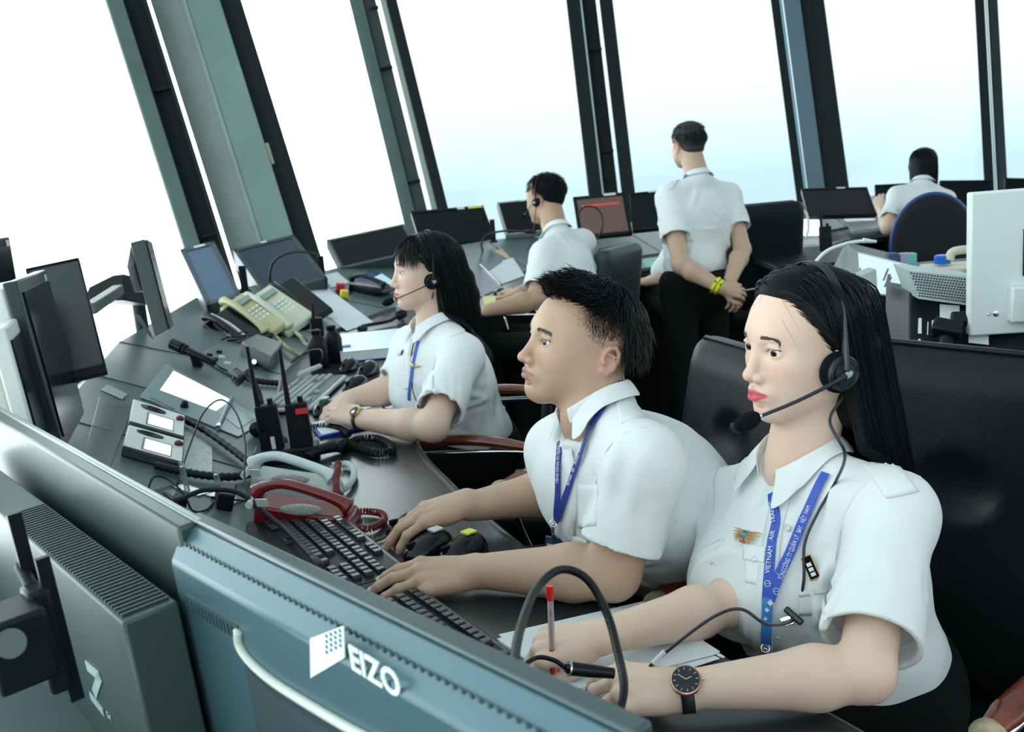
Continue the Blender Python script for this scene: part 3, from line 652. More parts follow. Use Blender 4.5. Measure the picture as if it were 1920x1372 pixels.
def woman1():
    o = at(1510, 642, 1.52); fwd = dirfrom(o, 55, -2); SL = at(1672, 966, 1.42); SR = at(1368, 945, 1.74)
    EL = atz(1622, 1262, .80); WL = atz(1292, 1292, .79); ER = atz(1368, 1132, .775); WR = atz(1125, 1194, .80)
    N = (SL+SR)/2+np.array((-.005, 0, .085)); front = dirfrom(N, 52); B = np.array((.500, 1.50, .58))
    t = thing('person', 'long-haired woman in white shirt in front, writing with a red pen', 'person', (B[0], B[1], FLOOR))
    S = Sdf(); H = Head(o, fwd, (.03, .0, 1), .985, fem=1, top=(3.4, 7.5), neckto=N+np.array((0, 0, -.02)), neck=4.9, lip=1.0, w=.96, protrude=.45, open=.07); H.add(S)
    W1['H'] = H
    torso(S, N-np.array((0, 0, .02)), B, SL-np.array((0, 0, .02)), SR-np.array((0, 0, .02)), front, (.13, .11, .13), (.07, .07, .09), .04, .032)
    arm(S, SL, EL, WL, (.040, .033, .033, .0215)); arm(S, SR, ER, WR, (.038, .031, .032, .0215))
    hx = nrm(atz(1105, 1285, .79)-WL); tl = hand(S, WL+hx*.004, hx, (-.15, -.45, .9), -1, [(28, 30, 15), (34, 32, 18), (40, 38, 18), (44, 40, 18)], (4, 1, -2, -6), s=.92,
        thumb=[(.022, -.018, -.012), (.050, -.036, -.024), (.078, -.036, -.030), (.100, -.030, -.030)])
    hx2 = nrm(atz(1010, 1204, .80)-WR); tr = hand(S, WR, hx2, (-.1, -.30, .95), 1, [(48, 52, 20), (52, 58, 28), (58, 62, 30), (62, 64, 30)], (3, 1, -2, -5), s=.92,
        thumb=[(.022, .018, -.012), (.048, .036, -.022), (.074, .040, -.034), (.094, .030, -.046)])
    b = skin_obj(S, 'body', t, .0018, lambda P: H.paint(P, (.78, .57, .45), (.70, .10, .14)))
    H.eyes(t, (.93, .24, -.12)); H.lashes(S, t); H.brows(S, t, .9, .16, 2.4, 130); nails(tl, t, mat('dark_nail_polish', (.03, .04, .05), .15)); nails(tr, t, NAIL)
    # shirt
    T = Sdf(); eL = sleeve(T, SL, EL, .82, .053, .064); eR = sleeve(T, SR, ER, .80, .048, .056)
    torso(T, N, B, SL, SR, front, (.172, .150, .165), (.122, .115, .13), .055, .042)
    fz = nrm(front)
    for q in (.045, -.045): T.ell((SL+SR)/2+fz*.094+np.array((0, 0, -.115))+nrm(SL-SR)*q, (.06, .06, .06), None, .05)
    T.cone(N-np.array((0, 0, .03)), o+np.array((0, 0, -.02)), .050, .050, .01, 's'); T.cone(N+fz*.045+np.array((0, 0, .05)), N+fz*.080+np.array((0, 0, -.055)), .030, .008, .012, 's')
    T.plane(B+np.array((0, 0, .015)), (0, 0, -1), .5)
    up = np.array((0, 0, 1.)); sd = nrm(SL-SR)
    arml = SL-up*.10-sd*.02; armr = SR-up*.09+sd*.02
    fl = autofolds(T, [(arml+fz*.08, .03, (-.3, .3, -1)), (arml-fz*.03, .04, (.4, .2, -1)), (armr+fz*.05, .03, (.5, -.2, -1)), (B+up*.13+fz*.08, .07, sd), ((SL+EL)/2+fz*.04, .03, SL-EL), (B+up*.2-fz*.05, .06, sd+up*.4)], 7, 5, .10, .008, .0036)
    sh = cloth_obj(T, 'shirt', t, .0026, fl, seed=5)
    W1.update(T=T, SL=SL, SR=SR, EL=EL, WL=WL, N=N, front=front, t=t, S=S, WR=WR, hx=hx, hx2=hx2, ER=ER, tl=tl, tr=tr)
    collar(t, T, N+np.array((0, 0, .002)), o+(-.02, 0, -.04)-N+np.array((0, 0, .12)), front, gap=24, rr=(.056, .060), lift=.034, drop=.04, leaf=(.038, .070))
    strip(T, hits(T, [(1466, 935), (1448, 1010), (1437, 1100), (1430, 1190), (1432, 1260)], 0, 8), .030, .0008).build('placket', SHIRT, t, world=True, smooth=180)
    for p in ((1478, 990), (1452, 1085), (1458, 1196)): shirt_button(T, p, t)
    for quad, flap in (([(1398, 1022), (1436, 1030), (1432, 1100), (1398, 1092)], [(1394, 1018), (1438, 1026), (1434, 1056), (1396, 1050)]), ([(1500, 1086), (1550, 1082), (1546, 1150), (1498, 1154)], [(1498, 1082), (1554, 1078), (1550, 1112), (1498, 1118)])):
        pk = patch(T, quad, .0012).build('chest_pocket', SHIRT, t, world=True, smooth=180)
        patch(T, flap, .0028).build('pocket_flap', SHIRT, t, world=True, smooth=180); shirt_button(T, (sum(q[0] for q in flap)/4, sum(q[1] for q in flap)/4+12), t)
    for quad in ([(1620, 872), (1675, 862), (1722, 922), (1662, 935)], [(1398, 852), (1424, 840), (1394, 905), (1378, 900)]):
        patch(T, quad, .0030, .002).build('epaulette', SHIRT, t, world=True, smooth=180)
    seam_ring(T, t, SL+nrm(EL-SL)*.03-sd*.022, nrm(EL-SL)*.55+sd*.9, 'armhole_seam'); seam_ring(T, t, SR+nrm(ER-SR)*.03+sd*.022, nrm(ER-SR)*.55-sd*.9, 'armhole_seam')
    # cuff hems
    for e, d, r in ((eL, EL-SL, .076), (eR, ER-SR, .068)):
        d = nrm(d); F_ = frame(e, (0, 0, 1) if abs(d[2]) < .9 else (1, 0, 0), d); P = []
        for a in np.linspace(0, 2*PI, 60, endpoint=False): P.append(ap(F_, [(math.cos(a)*.05, math.sin(a)*.05, -.026)])[0])
        P = T.proj(np.array(P), 10, .0002); MB().tube(P, .0011, 5, closed=True).build('cuff_seam', SEAM, t, world=True, smooth=180)
    # trousers
    L = Sdf(); hipL = B+nrm(SL-SR)*.09; hipR = B-nrm(SL-SR)*.09; kd = dirfrom(B, 80); kL = hipL+kd*.40+(0, 0, .0); kR = hipR+kd*.40
    for h_, k_ in ((hipL, kL), (hipR, kR)):
        L.cone(h_+(0, 0, -.01), k_+(0, 0, -.02), .092, .068, .03); L.cone(k_+(0, 0, -.02), k_+kd*.02+np.array((0, 0, -.5)), .062, .045, .03)
    L.ell(B+(0, 0, .03), (.16, .16, .12), None, .04); cloth_obj(L, 'trousers', t, .006, None, BLACKCLOTH)
    # hair
    sc = scalpfn(H); sf = lambda P: np.minimum(sc(P), T.eval(P)-.004)
    face = lambda x: x[0] < 1.4+.56*max(x[2], 0) and x[2] > -2.5+(.0 if x[0] < -2 else 3.0)
    Hs = Sdf(); Hs.ell(H.p(-1.9, 0, 3.6), np.array((9.2, 7.8, 7.6))*H.s, H.M[:3, :3], .01); Hs.plane(H.p(5.2, 0, 5.2), H.M[:3, :3]@np.array((1., 0, -.62)), .2, .02, 's')
    Hs.ell(H.p(2.0, 0, 8.0), np.array((4.25, 5.1, 2.98))*H.s, H.M[:3, :3], .01)
    Hs.cone(H.p(-5.0, 3.5, -1), H.p(-6.3, 4.0, -9), .048, .040, .03); Hs.cone(H.p(-5.0, -3.5, -1), H.p(-6, -4.0, -9), .048, .035, .03); Hs.cone(H.p(-5.5, 3.2, -9), H.p(-7.0, 5.0, -13), .036, .018, .03)
    V, F = Hs.mesh(.004); hair = mkobj('hair', ap(np.linalg.inv(world_of(t)), V), F, HAIRS, t, 0, 180)
    n = 6000; roots = scalp_roots(H, n, face, .3, 2); q = H.inv(roots); part = 1.0
    sg = np.where(q[:, 1] > part, 1., -1.); offs = (.45+RNG.random(n)*1.1)*H.s
    def field(P, i):
        q = H.inv(P); low = np.clip((-4-q[:, 2])/4, 0, 1); fr = np.clip((q[:, 0]+1.5)/4, 0, 1); top = np.clip((q[:, 2]-6)/5, 0, 1)
        xb = 1.2+.56*np.maximum(q[:, 2], 0); cl = np.clip((q[:, 0]-xb+2.2)/2.5, 0, 1)
        d = np.zeros_like(q); d[:, 0] = -1.25*cl*(1-low)-.15*(1-low); d[:, 1] = sg*(1.0*top*(1-.45*cl)+.03); d[:, 2] = -1+.35*top
        d = d@H.M[:3, :3].T; lw = np.array((.20, .0, -1.)); return d*(1-low[:, None])+lw*low[:, None]
    steps = 30; ln = (.25+.15*RNG.random(n))/steps
    strands('hair_strands', hair, HAIRM, roots, field, steps, ln, sf, .00085, offs)
    # loose front wisps
    rt = scalp_roots(H, 5, lambda x: x[0] > 5.5 and 6.0 < x[2] < 9.5 and abs(x[1]) < 4.5, .2, 9); qs = H.inv(rt); sg2 = np.where(qs[:, 1] > 1, 1., -1.)
    def fw(P, i):
        d = np.zeros((len(P), 3)); d[:, 0] = -.25; d[:, 1] = sg2*.55; d[:, 2] = -1; return d@H.M[:3, :3].T
    strands('hair_wisps', hair, HAIRM, rt, fw, 14, .0050, sc, .00013, .0035*np.ones(len(rt)))
W1 = {}
def w1_props():
    d = W1; T = d['T']; H = d['H']
    # headset
    c = H.p(.3, 8.8, -3.0); mic = at(1424, 781, 1.405)
    pts = [c+np.array((0, 0, -.035)), at(1556, 790, 1.36), at(1584, 850, 1.345), hit(T, 1573, 905, off=.006), hit(T, 1540, 960, off=.006), hit(T, 1512, 1020, off=.006), hit(T, 1508, 1090, off=.005), hit(T, 1490, 1155, off=.006)]
    pts += [at(1440, 1170, 1.28), at(1390, 1142, 1.27), at(1340, 1155, 1.28), at(1270, 1205, 1.29), at(1222, 1246, 1.30)]
    h = headset('black single-ear headset on the woman in front, foam microphone below her red lips', H, 1, mic, [p for p in pts if p is not None], cup=3.0, cupat=(.3, 8.8, -3.0), m=mat('blue_black_plastic', (.016, .026, .034), .35))
    q = at(1490, 1150, 1.26); p0 = hit(T, 1488, 1152, off=.004)
    F_ = frame(p0+.006*nrm(CAM-p0), at(1510, 1165, 1.3)-at(1476, 1135, 1.3), CAM-p0); k = thing('cable_clip', 'shiny black and chrome clip holding the headset cable to the front woman\'s shirt', 'clip', F_)
    MB().box((0, 0, 0), (.030, .009, .008)).build('jaw', BLKGL, k, bevel=.002); MB().box((.0, -.012, 0), (.006, .016, .003), rotm((0, 0, 1), -28)).build('clamp', CHROME, k, bevel=.001); MB().box((0.008, -.010, .002), (.004, .014, .003), rotm((0, 0, 1), -28)).build('lever', CHROME, k, bevel=.001)
    # lanyard: two bands meeting, clasp and card
    t = thing('lanyard', 'blue lanyard with white lettering on the woman in front, ending in a card clip', 'lanyard', hits(T, [(1440, 1150)])[0])
    L1 = hits(T, [(1463, 895), (1456, 960), (1449, 1020), (1442, 1085), (1439, 1130)], 0, 10); L2 = hits(T, [(1552, 890), (1533, 925), (1510, 975), (1487, 1030), (1462, 1080), (1444, 1125)], 0, 10)
    bm = mat('blue_ribbon', (.02, .09, .52), .5)
    for i, L in enumerate((L1, L2)): strip(T, L, .0145, .0035+.0016*i).build('strap', bm, t, world=True, smooth=60)
    L3 = hits(T, [(1441, 1120), (1439, 1160), (1438, 1200)], 0, 8); strip(T, L3, .0150, .0065).build('strap_end', mat('light_blue_ribbon', (.05, .25, .68), .5), t, world=True, smooth=60)
    Wi = np.linalg.inv(world_of(t))
    def along(S_, body, a, b, size, flip=False, sx=1.0, off=.0066, par=t, m=WHITEINK, nm='lettering'):
        A = S_.proj(np.array([a, b]), 4, 0); x = A[1]-A[0]; mid = A.mean(0); mid = S_.proj(mid[None], 4, 0)[0]; n = S_.grad(mid[None])[0]
        Wp = np.linalg.inv(world_of(par)); text(nm, body, size, Wp@frame(mid+n*off, x, n), m, par, sx=sx)
    globals()['along'] = along
    def curved_text(S_, body, L, size, off, par, nm='lettering', m=WHITEINK):
        """one word at a time so that the lettering follows the strap"""
        L = np.asarray(L); s = np.r_[0, np.cumsum(np.linalg.norm(np.diff(L, axis=0), axis=1))]; words = body.split(' '); tot = sum(len(w) for w in words)+len(words)-1; pos = 0
        for w in words:
            a = pos/tot*s[-1]; b = (pos+len(w))/tot*s[-1]; pos += len(w)+1
            pa = np.array([np.interp(a, s, L[:, i]) for i in range(3)]); pb = np.array([np.interp(b, s, L[:, i]) for i in range(3)])
            along(S_, w, pa, pb, size, off=off, par=par, nm=nm, m=m, sx=min(1.0, (b-a)/(len(w)*size*.62)))
    globals()['curved_text'] = curved_text
    curved_text(T, 'VIETNAM AIR TRAFFIC MANAGEMENT CORPORAT', hits(T, [(1442, 1078), (1447, 1030), (1455, 960), (1462, 903)], 0, 6), .0105, .0062, t)
    curved_text(T, 'T\u1ed4NG C\u00d4NG TY QU\u1ea2N L\u00dd BAY VI\u1ec6T NAM', hits(T, [(1466, 1086), (1487, 1036), (1508, 985), (1522, 952)], 0, 6), .0100, .0078, t)
    for px in ((1441, 1095), (1457, 1108)):
        h_ = hit(T, *px); n = T.grad(h_[None])[0]; P = [ap(frame(h_+n*.0072, RT, n), [(math.cos(a)*.0042, math.sin(a)*.0042, 0)])[0] for a in np.linspace(0, 2*PI, 20, endpoint=False)]
        MB().tube(P, .0005, 4, closed=True).tube([P[0], P[10]], .0004, 4).build('emblem', WHITEINK, t, world=True)
    for px, sz in (((1446, 1128), .009), ((1440, 1140), .007), ((1437, 1155), .006)):
        h_ = hit(T, *px); n = T.grad(h_[None])[0]; MB(frame(h_+n*.0088, RT, n)).prism([(0, -sz/2), (sz/2, 0), (0, sz/2), (-sz/2, 0)], 0, .0006).build('diamond_print', WHITEINK, t, world=True)
    hk = hits(T, [(1437, 1205), (1436, 1222), (1438, 1240)], .008); MB().tube([hk[0], hk[1], hk[2]], .0032, 8).build('clasp', CHROME, t, world=True, smooth=180)
    P = [ap(frame(hk[0], RT, CAM-hk[0]), [(math.cos(a)*.006, math.sin(a)*.006, 0)])[0] for a in np.linspace(0, 2*PI, 20, endpoint=False)]; MB().tube(P, .0012, 6, closed=True).build('ring', CHROME, t, world=True, smooth=180)
    cc = hk[-1]+np.array((0, 0, -.012)); n = nrm(np.array((-.35, -.9, .15))); k = thing('identity_card', 'pale blue identity card in a dark holder hanging from the front woman\'s lanyard', 'card', cc)
    MB(frame(cc, RT, n)).box((0, -.006, 0), (.058, .034, .003)).build('holder', mat('dark_blue_plastic', (.02, .05, .10), .25), k, world=True, bevel=.002); MB(frame(cc, RT, n)).box((-.008, -.004, .002), (.034, .022, .001)).build('card_face', mat('pale_card', (.35, .55, .70), .4), k, world=True)
    # wing badge
    h_ = hit(T, 1402, 1006); n = T.grad(h_[None])[0]; F_ = frame(h_+n*.005, at(1440, 1018, 1.4)-at(1380, 990, 1.4), n); b = thing('wing_badge', 'gold winged badge with a teal shield pinned on the front woman\'s shirt', 'badge', F_)
    for sg in (1, -1):
        mb = MB()
        for k in range(7):
            a = math.radians(-4+k*8.0); Ln = .0245-.0022*k; d = np.array((math.cos(a)*sg, -math.sin(a)*.85, 0)); o0 = np.array((.004*sg, .0060-.0020*k, .0006*k)); mb.tube([o0, o0+d*Ln*.6+(0, .001, 0), o0+d*Ln], [.0010, .0011, .0004], 6)
        mb.build('wing', GOLD, b, smooth=60)
    sh_ = [(-.0055, .006), (-.003, .0072), (0, .0062), (.003, .0072), (.0055, .006), (.005, -.002), (0, -.0085), (-.005, -.002)]
    MB().prism([(x*1.18, y*1.15) for x, y in sh_], 0, .0022).build('shield_rim', GOLD, b, bevel=.0003); sf_ = MB().prism(sh_, 0, .0030).build('shield', mat('teal_enamel', (.01, .22, .26), .25), b, bevel=.0004)
    text('lettering', 'ATC', .0048, Tl(0, 0, .0032), mat('gold_ink', (.75, .6, .3), .4), b, ext=.0002)
    MB().box((0, -.010, .001), (.013, .003, .0018), rotm((0, 0, 1), 0)).build('ribbon_scroll', mat('red_enamel', (.5, .06, .05), .3), b, bevel=.0005)
    # small dark bar badge
    h_ = hit(T, 1522, 1063); n = T.grad(h_[None])[0]; F_ = frame(h_+n*.004, at(1533, 1080, 1.4)-at(1512, 1046, 1.4), n); b = thing('name_pin', 'small black and white rectangular pin with gold edge above the front woman\'s pocket', 'pin', F_)
    MB().box((0, 0, 0), (.034, .016, .002)).build('gold_edge', GOLD, b, bevel=.0005); MB().box((0, 0, .001), (.031, .0135, .002)).build('enamel_plate', BLKGL, b, bevel=.0005)
    for i in (-1, 0, 1): MB().box((.003+i*.007, 0, .0022), (.005, .007, .0006)).build('white_mark', WHITEINK, b)
    # watch
    WL, EL = W1['WL'], W1['EL']; ax = nrm(WL-EL); p = WL+ax*.004; nz = nrm(np.array((-.15, -.60, .75))-ax*(np.array((-.15, -.60, .75))@ax)); F_ = frame(p, ax, nz)
    t = thing('wristwatch', 'thin watch with black round dial and black strap on the front woman\'s wrist', 'watch', F_); P = [(0, .0305*math.cos(a), .0225*math.sin(a)) for a in np.linspace(0, 2*PI, 48, endpoint=False)]
    P = W1['S'].proj(ap(F_, P), 6, .0012); P = ap(np.linalg.inv(F_), P); G = np.stack([P+(-.008, 0, 0), P, P+(.008, 0, 0)], 0); G = np.concatenate([G, G[:, :1]], 1); MB().grid(G, -.0016).build('strap', mat('black_leather_strap', (.012, .014, .017), .5), t, smooth=180)
    zc = P[:, 2].max()+.001; MB().lathe([(.001, 0), (.0185, .0), (.0195, .002), (.0185, .0055), (.0172, .006), (.0168, .0054), (.001, .0052)], 40, Tl(0, 0, zc)).build('case', mat('rose_gold', (.62, .40, .28), .25, 1.), t, smooth=40)
    MB().lathe([(.0005, .0054), (.0166, .0056), (.0005, .0058)], 32, Tl(0, 0, zc)).build('dial', mat('black_dial', (.008, .012, .02), .25), t)
    for k in range(12):
        a = k*PI/6; MB().box((.0135, 0, zc+.0061), (.003, .0006, .0003), rotm((0, 0, 1), math.degrees(a))).build('hour_mark', WHITEINK, t)
    for a, l in ((200, .008), (320, .011)): MB().box((l/2, 0, zc+.0064), (l, .0007, .0003), rotm((0, 0, 1), a)).build('hand', WHITEINK, t)
    MB().tube([(0.0, .019, zc+.003), (0, .0225, zc+.003)], .0016, 8, rotm((0, 0, 1), 90)).build('crown', mat('rose_gold'), t)
    # pen
    a = at(1038, 1278, 0); tip = atz(1037, 1275, .7545); top = at(1031, 1098, np.dot(tip-CAM, FW)-.02); dd = nrm(top-tip); L = np.linalg.norm(top-tip)
    t = thing('pen', 'clear ballpoint pen with red ends held upright by the woman in front', 'pen', tip); cl = mat('clear_pen_barrel', (.75, .8, .82), .15, trans=.6); rd = mat('red_plastic', (.75, .02, .02), .3)
    MB().tube([tip+dd*.028, tip+dd*(L-.018)], .0042, 14).build('barrel', cl, t, world=True, smooth=60); MB().tube([tip+dd*.004, tip+dd*.012, tip+dd*.045], [.0014, .0034, .0044], 14).build('grip', rd, t, world=True, smooth=60)
    MB().tube([tip+dd*(L-.020), tip+dd*L], .0049, 14).build('end_plug', rd, t, world=True, smooth=60); MB().tube([tip+dd*.04, tip+dd*(L-.03)], .0016, 8).build('ink_tube', rd, t, world=True); MB().tube([tip, tip+dd*.005], [.0005, .0014], 8).build('nib', CHROME, t, world=True)
    text('lettering', 'A-2', .004, np.linalg.inv(world_of(t))@frame(tip+dd*(L*.72)+nrm(CAM-tip)*.0045, -dd, CAM-tip), BLKPL, t)
# ---- man with the keyboard, second from the front
M2 = {}
def man2():
    o = at(1089, 648, 1.78); fwd = dirfrom(o, 70, 13); SL = at(1210, 872, 1.61); SR = at(1052, 845, 1.93)
    EL = atz(1148, 1074, .80); WL = atz(892, 1070, .785); ER = atz(1060, 918, .80); WR = atz(878, 950, .805)
    N = (SL+SR)/2+np.array((-.004, 0, .093)); front = dirfrom(N, 62); B = np.array((.36, 1.93, .60))
    t = thing('person', 'man in white shirt at the keyboard, black hair with shaved sides', 'person', (B[0], B[1], FLOOR))
    S = Sdf(); H = Head(o, fwd, (.0, .0, 1), 1.0, zs=.90, earx=-.9, squint=.06, neckto=N+np.array((0, 0, -.02)), neck=5.5, lip=.95, w=1.03, open=.16, top=(3.2, 7.3)); H.add(S)
    torso(S, N-np.array((0, 0, .02)), B, SL-np.array((0, 0, .02)), SR-np.array((0, 0, .02)), front, (.13, .12, .13), (.08, .08, .09), .04, .032)
    arm(S, SL, EL, WL, (.046, .042, .040, .0265)); arm(S, SR, ER, WR, (.045, .040, .038, .0265))
    hx = nrm(atz(690, 1090, .785)-WL); tl = hand(S, WL, hx, (.0, -.38, .9), -1, [(14, 18, 6), (12, 18, 6), (14, 18, 6), (16, 18, 6)], (3, 0, -3, -6), s=1.02,
        thumb=[(.022, -.020, -.010), (.052, -.042, -.018), (.080, -.046, -.024), (.104, -.044, -.028)])
    hx2 = nrm(atz(750, 962, .815)-WR); tr = hand(S, WR+(0, 0, .012), hx2, (-.10, -.22, .97), 1, [(16, 34, 14), (14, 26, 12), (20, 30, 14), (24, 30, 16)], (9, 2, -3, -9), s=1.02,
        thumb=[(.018, -.020, -.012), (.042, -.046, -.026), (.068, -.056, -.036), (.092, -.052, -.042)])
    b = skin_obj(S, 'body', t, .0019, lambda P: H.paint(P, (.54, .36, .255), (.42, .20, .19)))
    H.eyes(t, (.96, .24, -.04)); H.lashes(S, t); H.brows(S, t, 1.0, .05, 2.25, 150); nails(tl, t, NAIL, 1.05); nails(tr, t, NAIL, 1.05)
    T = Sdf(); eL = sleeve(T, SL, EL, .74, .055, .068); eR = sleeve(T, SR, ER, .66, .056, .064)
    torso(T, N, B, SL, SR, front, (.185, .180, .185), (.125, .145, .15), .055, .045); fz = nrm(front); up = np.array((0, 0, 1.)); sd = nrm(SL-SR)
    T.cone(N-np.array((0, 0, .03)), o+np.array((0, 0, -.02)), .056, .056, .01, 's'); T.cone(N+fz*.05+up*.05, N+fz*.085-up*.045, .028, .008, .012, 's'); T.plane(B+np.array((0, 0, .01)), (0, 0, -1), .5)
    al = SL-up*.11-sd*.02; back = -fz
    fl = autofolds(T, [(al+fz*.05, .03, (-.5, .1, -1)), (al+back*.05, .04, (.5, .2, -1)), (B+up*.25+back*.10, .07, (.5, .1, -.7)), (B+up*.12-sd*.0+fz*.10, .07, sd), (al+back*.02-up*.12, .05, (1, 0, -.5)), (SL+fz*.04, .03, SL-EL), (N+fz*.09-up*.05, .02, sd*.6-up)], 7, 8, .11, .008, .0036)
    cloth_obj(T, 'shirt', t, .0028, fl, seed=9); M2.update(T=T, SL=SL, SR=SR, EL=EL, WL=WL, WR=WR, H=H, t=t, S=S, N=N, front=front, hx=hx, hx2=hx2)
    collar(t, T, N+np.array((0, 0, .004)), o-N+np.array((0, 0, .12)), front, gap=22, rr=(.057, .062), lift=.032, drop=.036, leaf=(.037, .068))
    strip(T, hits(T, [(1062, 812), (1068, 880), (1070, 950), (1072, 1010), (1078, 1060)], 0, 8), .030, .0008).build('placket', SHIRT, t, world=True, smooth=180)
    for p in ((1069, 838), (1071, 912), (1073, 995)): shirt_button(T, p, t)
    patch(T, [(1082, 910), (1122, 908), (1118, 985), (1084, 990)], .0012).build('chest_pocket', SHIRT, t, world=True, smooth=180)
    patch(T, [(1150, 742), (1185, 732), (1208, 782), (1165, 795)], .0030, .002).build('epaulette', SHIRT, t, world=True, smooth=180); shirt_button(T, (1160, 748), t)
    seam_ring(T, t, SL+nrm(EL-SL)*.03-sd*.025, nrm(EL-SL)*.55+sd*.9, 'armhole_seam')
    for e, d, r in ((eL, EL-SL, .070), (eR, ER-SR, .064)):
        d = nrm(d); F_ = frame(e, (0, 0, 1) if abs(d[2]) < .9 else (1, 0, 0), d); P = [ap(F_, [(math.cos(a)*.05, math.sin(a)*.05, -.028)])[0] for a in np.linspace(0, 2*PI, 60, endpoint=False)]
        MB().tube(T.proj(np.array(P), 10, .0002), .0011, 5, closed=True).build('cuff_seam', SEAM, t, world=True, smooth=180)
    L = Sdf(); hipL = B+sd*.10; hipR = B-sd*.10; kd = dirfrom(B, 85)
    for h_ in (hipL, hipR):
        k_ = h_+kd*.42; L.cone(h_+(0, 0, -.01), k_+(0, 0, -.02), .095, .072, .03); L.cone(k_+(0, 0, -.02), k_+kd*.02+np.array((0, 0, -.5)), .065, .048, .03)
    L.ell(B+(0, 0, .03), (.17, .17, .12), None, .04); cloth_obj(L, 'trousers', t, .006, None, BLACKCLOTH)
    # hair: short sides, long swept top
    sc = scalpfn(H); Hs = Sdf(); Hs.ell(H.p(-1.9, 0, 4.4), np.array((8.3, 7.0, 7.0))*H.s, H.M[:3, :3], .01); Hs.ell(H.p(-.6, 0, 7.4), np.array((6.4, 5.6, 4.3))*H.s, H.M[:3, :3], .02); Hs.ell(H.p(-5.0, 0, 3.6), np.array((5.2, 6.7, 6.0))*H.s, H.M[:3, :3], .02)
    V, F = Hs.mesh(.003); N_ = vnormals(V, F); V = V+N_*(np.random.default_rng(4).normal(size=len(V))*.0010)[:, None]; hair = mkobj('hair', ap(np.linalg.inv(world_of(t)), V), F, HAIRS, t, 0, 180)
    hl = lambda x: x[0] < 6.9-.12*x[1]**2 and x[2] > 5.2+.10*abs(x[1]) and x[0] < 1.2+.95*(x[2]-1.5)
    n = 4200; roots = scalp_roots(H, n, lambda x: hl(x) or (x[0] < -4.5 and x[2] > .5), .3, 3); q0 = H.inv(roots); of = (.5+RNG.random(n)**.8*(.5+2.1*np.clip((q0[:, 0]+7)/8, 0, 1))*np.clip((q0[:, 2]-2)/6, .25, 1))*H.s
    rn = RNG.normal(size=(n, 3))*.12
    def ft(P, i):
        q = H.inv(P); d = np.zeros_like(q); fr = np.clip((q0[:, 0]+4)/5, 0, 1); u = i/12.; fe = np.clip((q0[:, 0]-3.5)/3, 0, 1)
        d[:, 0] = .95*fr-.06*(1-fr)-.75*fe*(u > .25); d[:, 1] = .25*np.sign(q0[:, 1])*(1-fr)+.42*fr; d[:, 2] = fr*(.55-.75*u)+(1-fr)*(-.5-.6*u)+.35*fe; d += rn; return d@H.M[:3, :3].T
    strands('hair_strands', hair, HAIRM, roots, ft, 12, (.0024+.0020*RNG.random(n)), sc, .00062, of)
    line = lambda x: x[2] < 7.6 and x[0] < 1.4+.85*(x[2]-1.5)+.0 and (x[2] > (.9 if x[0] > -1.0 else (2.4 if x[0] > -3.4 else -4.6))) and x[0] < 4.9
    R_ = np.random.default_rng(6); cand = scalp_roots(H, 26000, line, .05, 5); qc = H.inv(cand); dens = np.clip((qc[:, 2]+.8)/4.5, .22, 1); cand = cand[R_.random(len(cand)) < dens]; qd = H.inv(cand); m = len(cand)
    rn2 = RNG.normal(size=(m, 3))*.16; nv = scgrad(sc, cand)
    def fs(P, i): d = np.zeros((m, 3)); d[:, 0] = -.25; d[:, 2] = -.9; return (d+rn2)@H.M[:3, :3].T+nv*.45
    strands('side_stubble', hair, HAIRM, cand, fs, 2, (.0014+.0030*np.clip((qd[:, 2]-1)/5, 0, 1)), None, .00026, None)
def scgrad(f, P):
    e = 1e-3; g = np.stack([f(P+e*np.eye(3)[i])-f(P-e*np.eye(3)[i]) for i in range(3)], 1); return g/(np.linalg.norm(g, axis=1)[:, None]+1e-9)
def m2_props():
    T = M2['T']; bm = NAVY
    t = thing('lanyard', 'dark blue lanyard with white lettering round the neck of the man at the keyboard', 'lanyard', hits(T, [(1050, 950)])[0])
    L1 = hits(T, [(1168, 706), (1158, 730), (1128, 775), (1103, 822), (1086, 870), (1070, 915), (1055, 955), (1047, 975)], 0, 8); L2 = hits(T, [(1053, 828), (1050, 860), (1049, 900), (1048, 935), (1046, 972)], 0, 8)
    strip(T, L2, .0130, .0035).build('strap', bm, t, world=True, smooth=60); strip(T, L1, .0125, .0052).build('strap', bm, t, world=True, smooth=60)
    curved_text(T, 'T\u1ed4NG C\u00d4NG TY QU\u1ea2N L', hits(T, [(1050, 905), (1051, 865), (1054, 830)], 0, 6), .0085, .0052, t); curved_text(T, 'VIETNAM AIR TRAFFIC MANAGEM', hits(T, [(1070, 910), (1086, 868), (1100, 825)], 0, 6), .0080, .0070, t)
    hk = hits(T, [(1045, 977), (1043, 992), (1044, 1004)], .008); MB().tube(hk, .003, 8).build('clasp', CHROME, t, world=True, smooth=180)
    P = [ap(frame(hk[0], RT, CAM-hk[0]), [(math.cos(a)*.006, math.sin(a)*.006, 0)])[0] for a in np.linspace(0, 2*PI, 20, endpoint=False)]; MB().tube(P, .0012, 6, closed=True).build('ring', CHROME, t, world=True, smooth=180)
    cc = hk[-1]+np.array((0, 0, -.018)); k = thing('identity_card', 'dark blue card holder hanging from the lanyard of the man at the keyboard', 'card', cc); n = nrm(np.array((-.6, -.8, .1)))
    MB(frame(cc, RT, n)).box((0, -.002, 0), (.036, .045, .004)).build('holder', mat('dark_blue_plastic'), k, world=True, bevel=.003); MB(frame(cc, RT, n)).box((0, -.006, .0022), (.026, .026, .001)).build('card_face', mat('pale_card'), k, world=True)
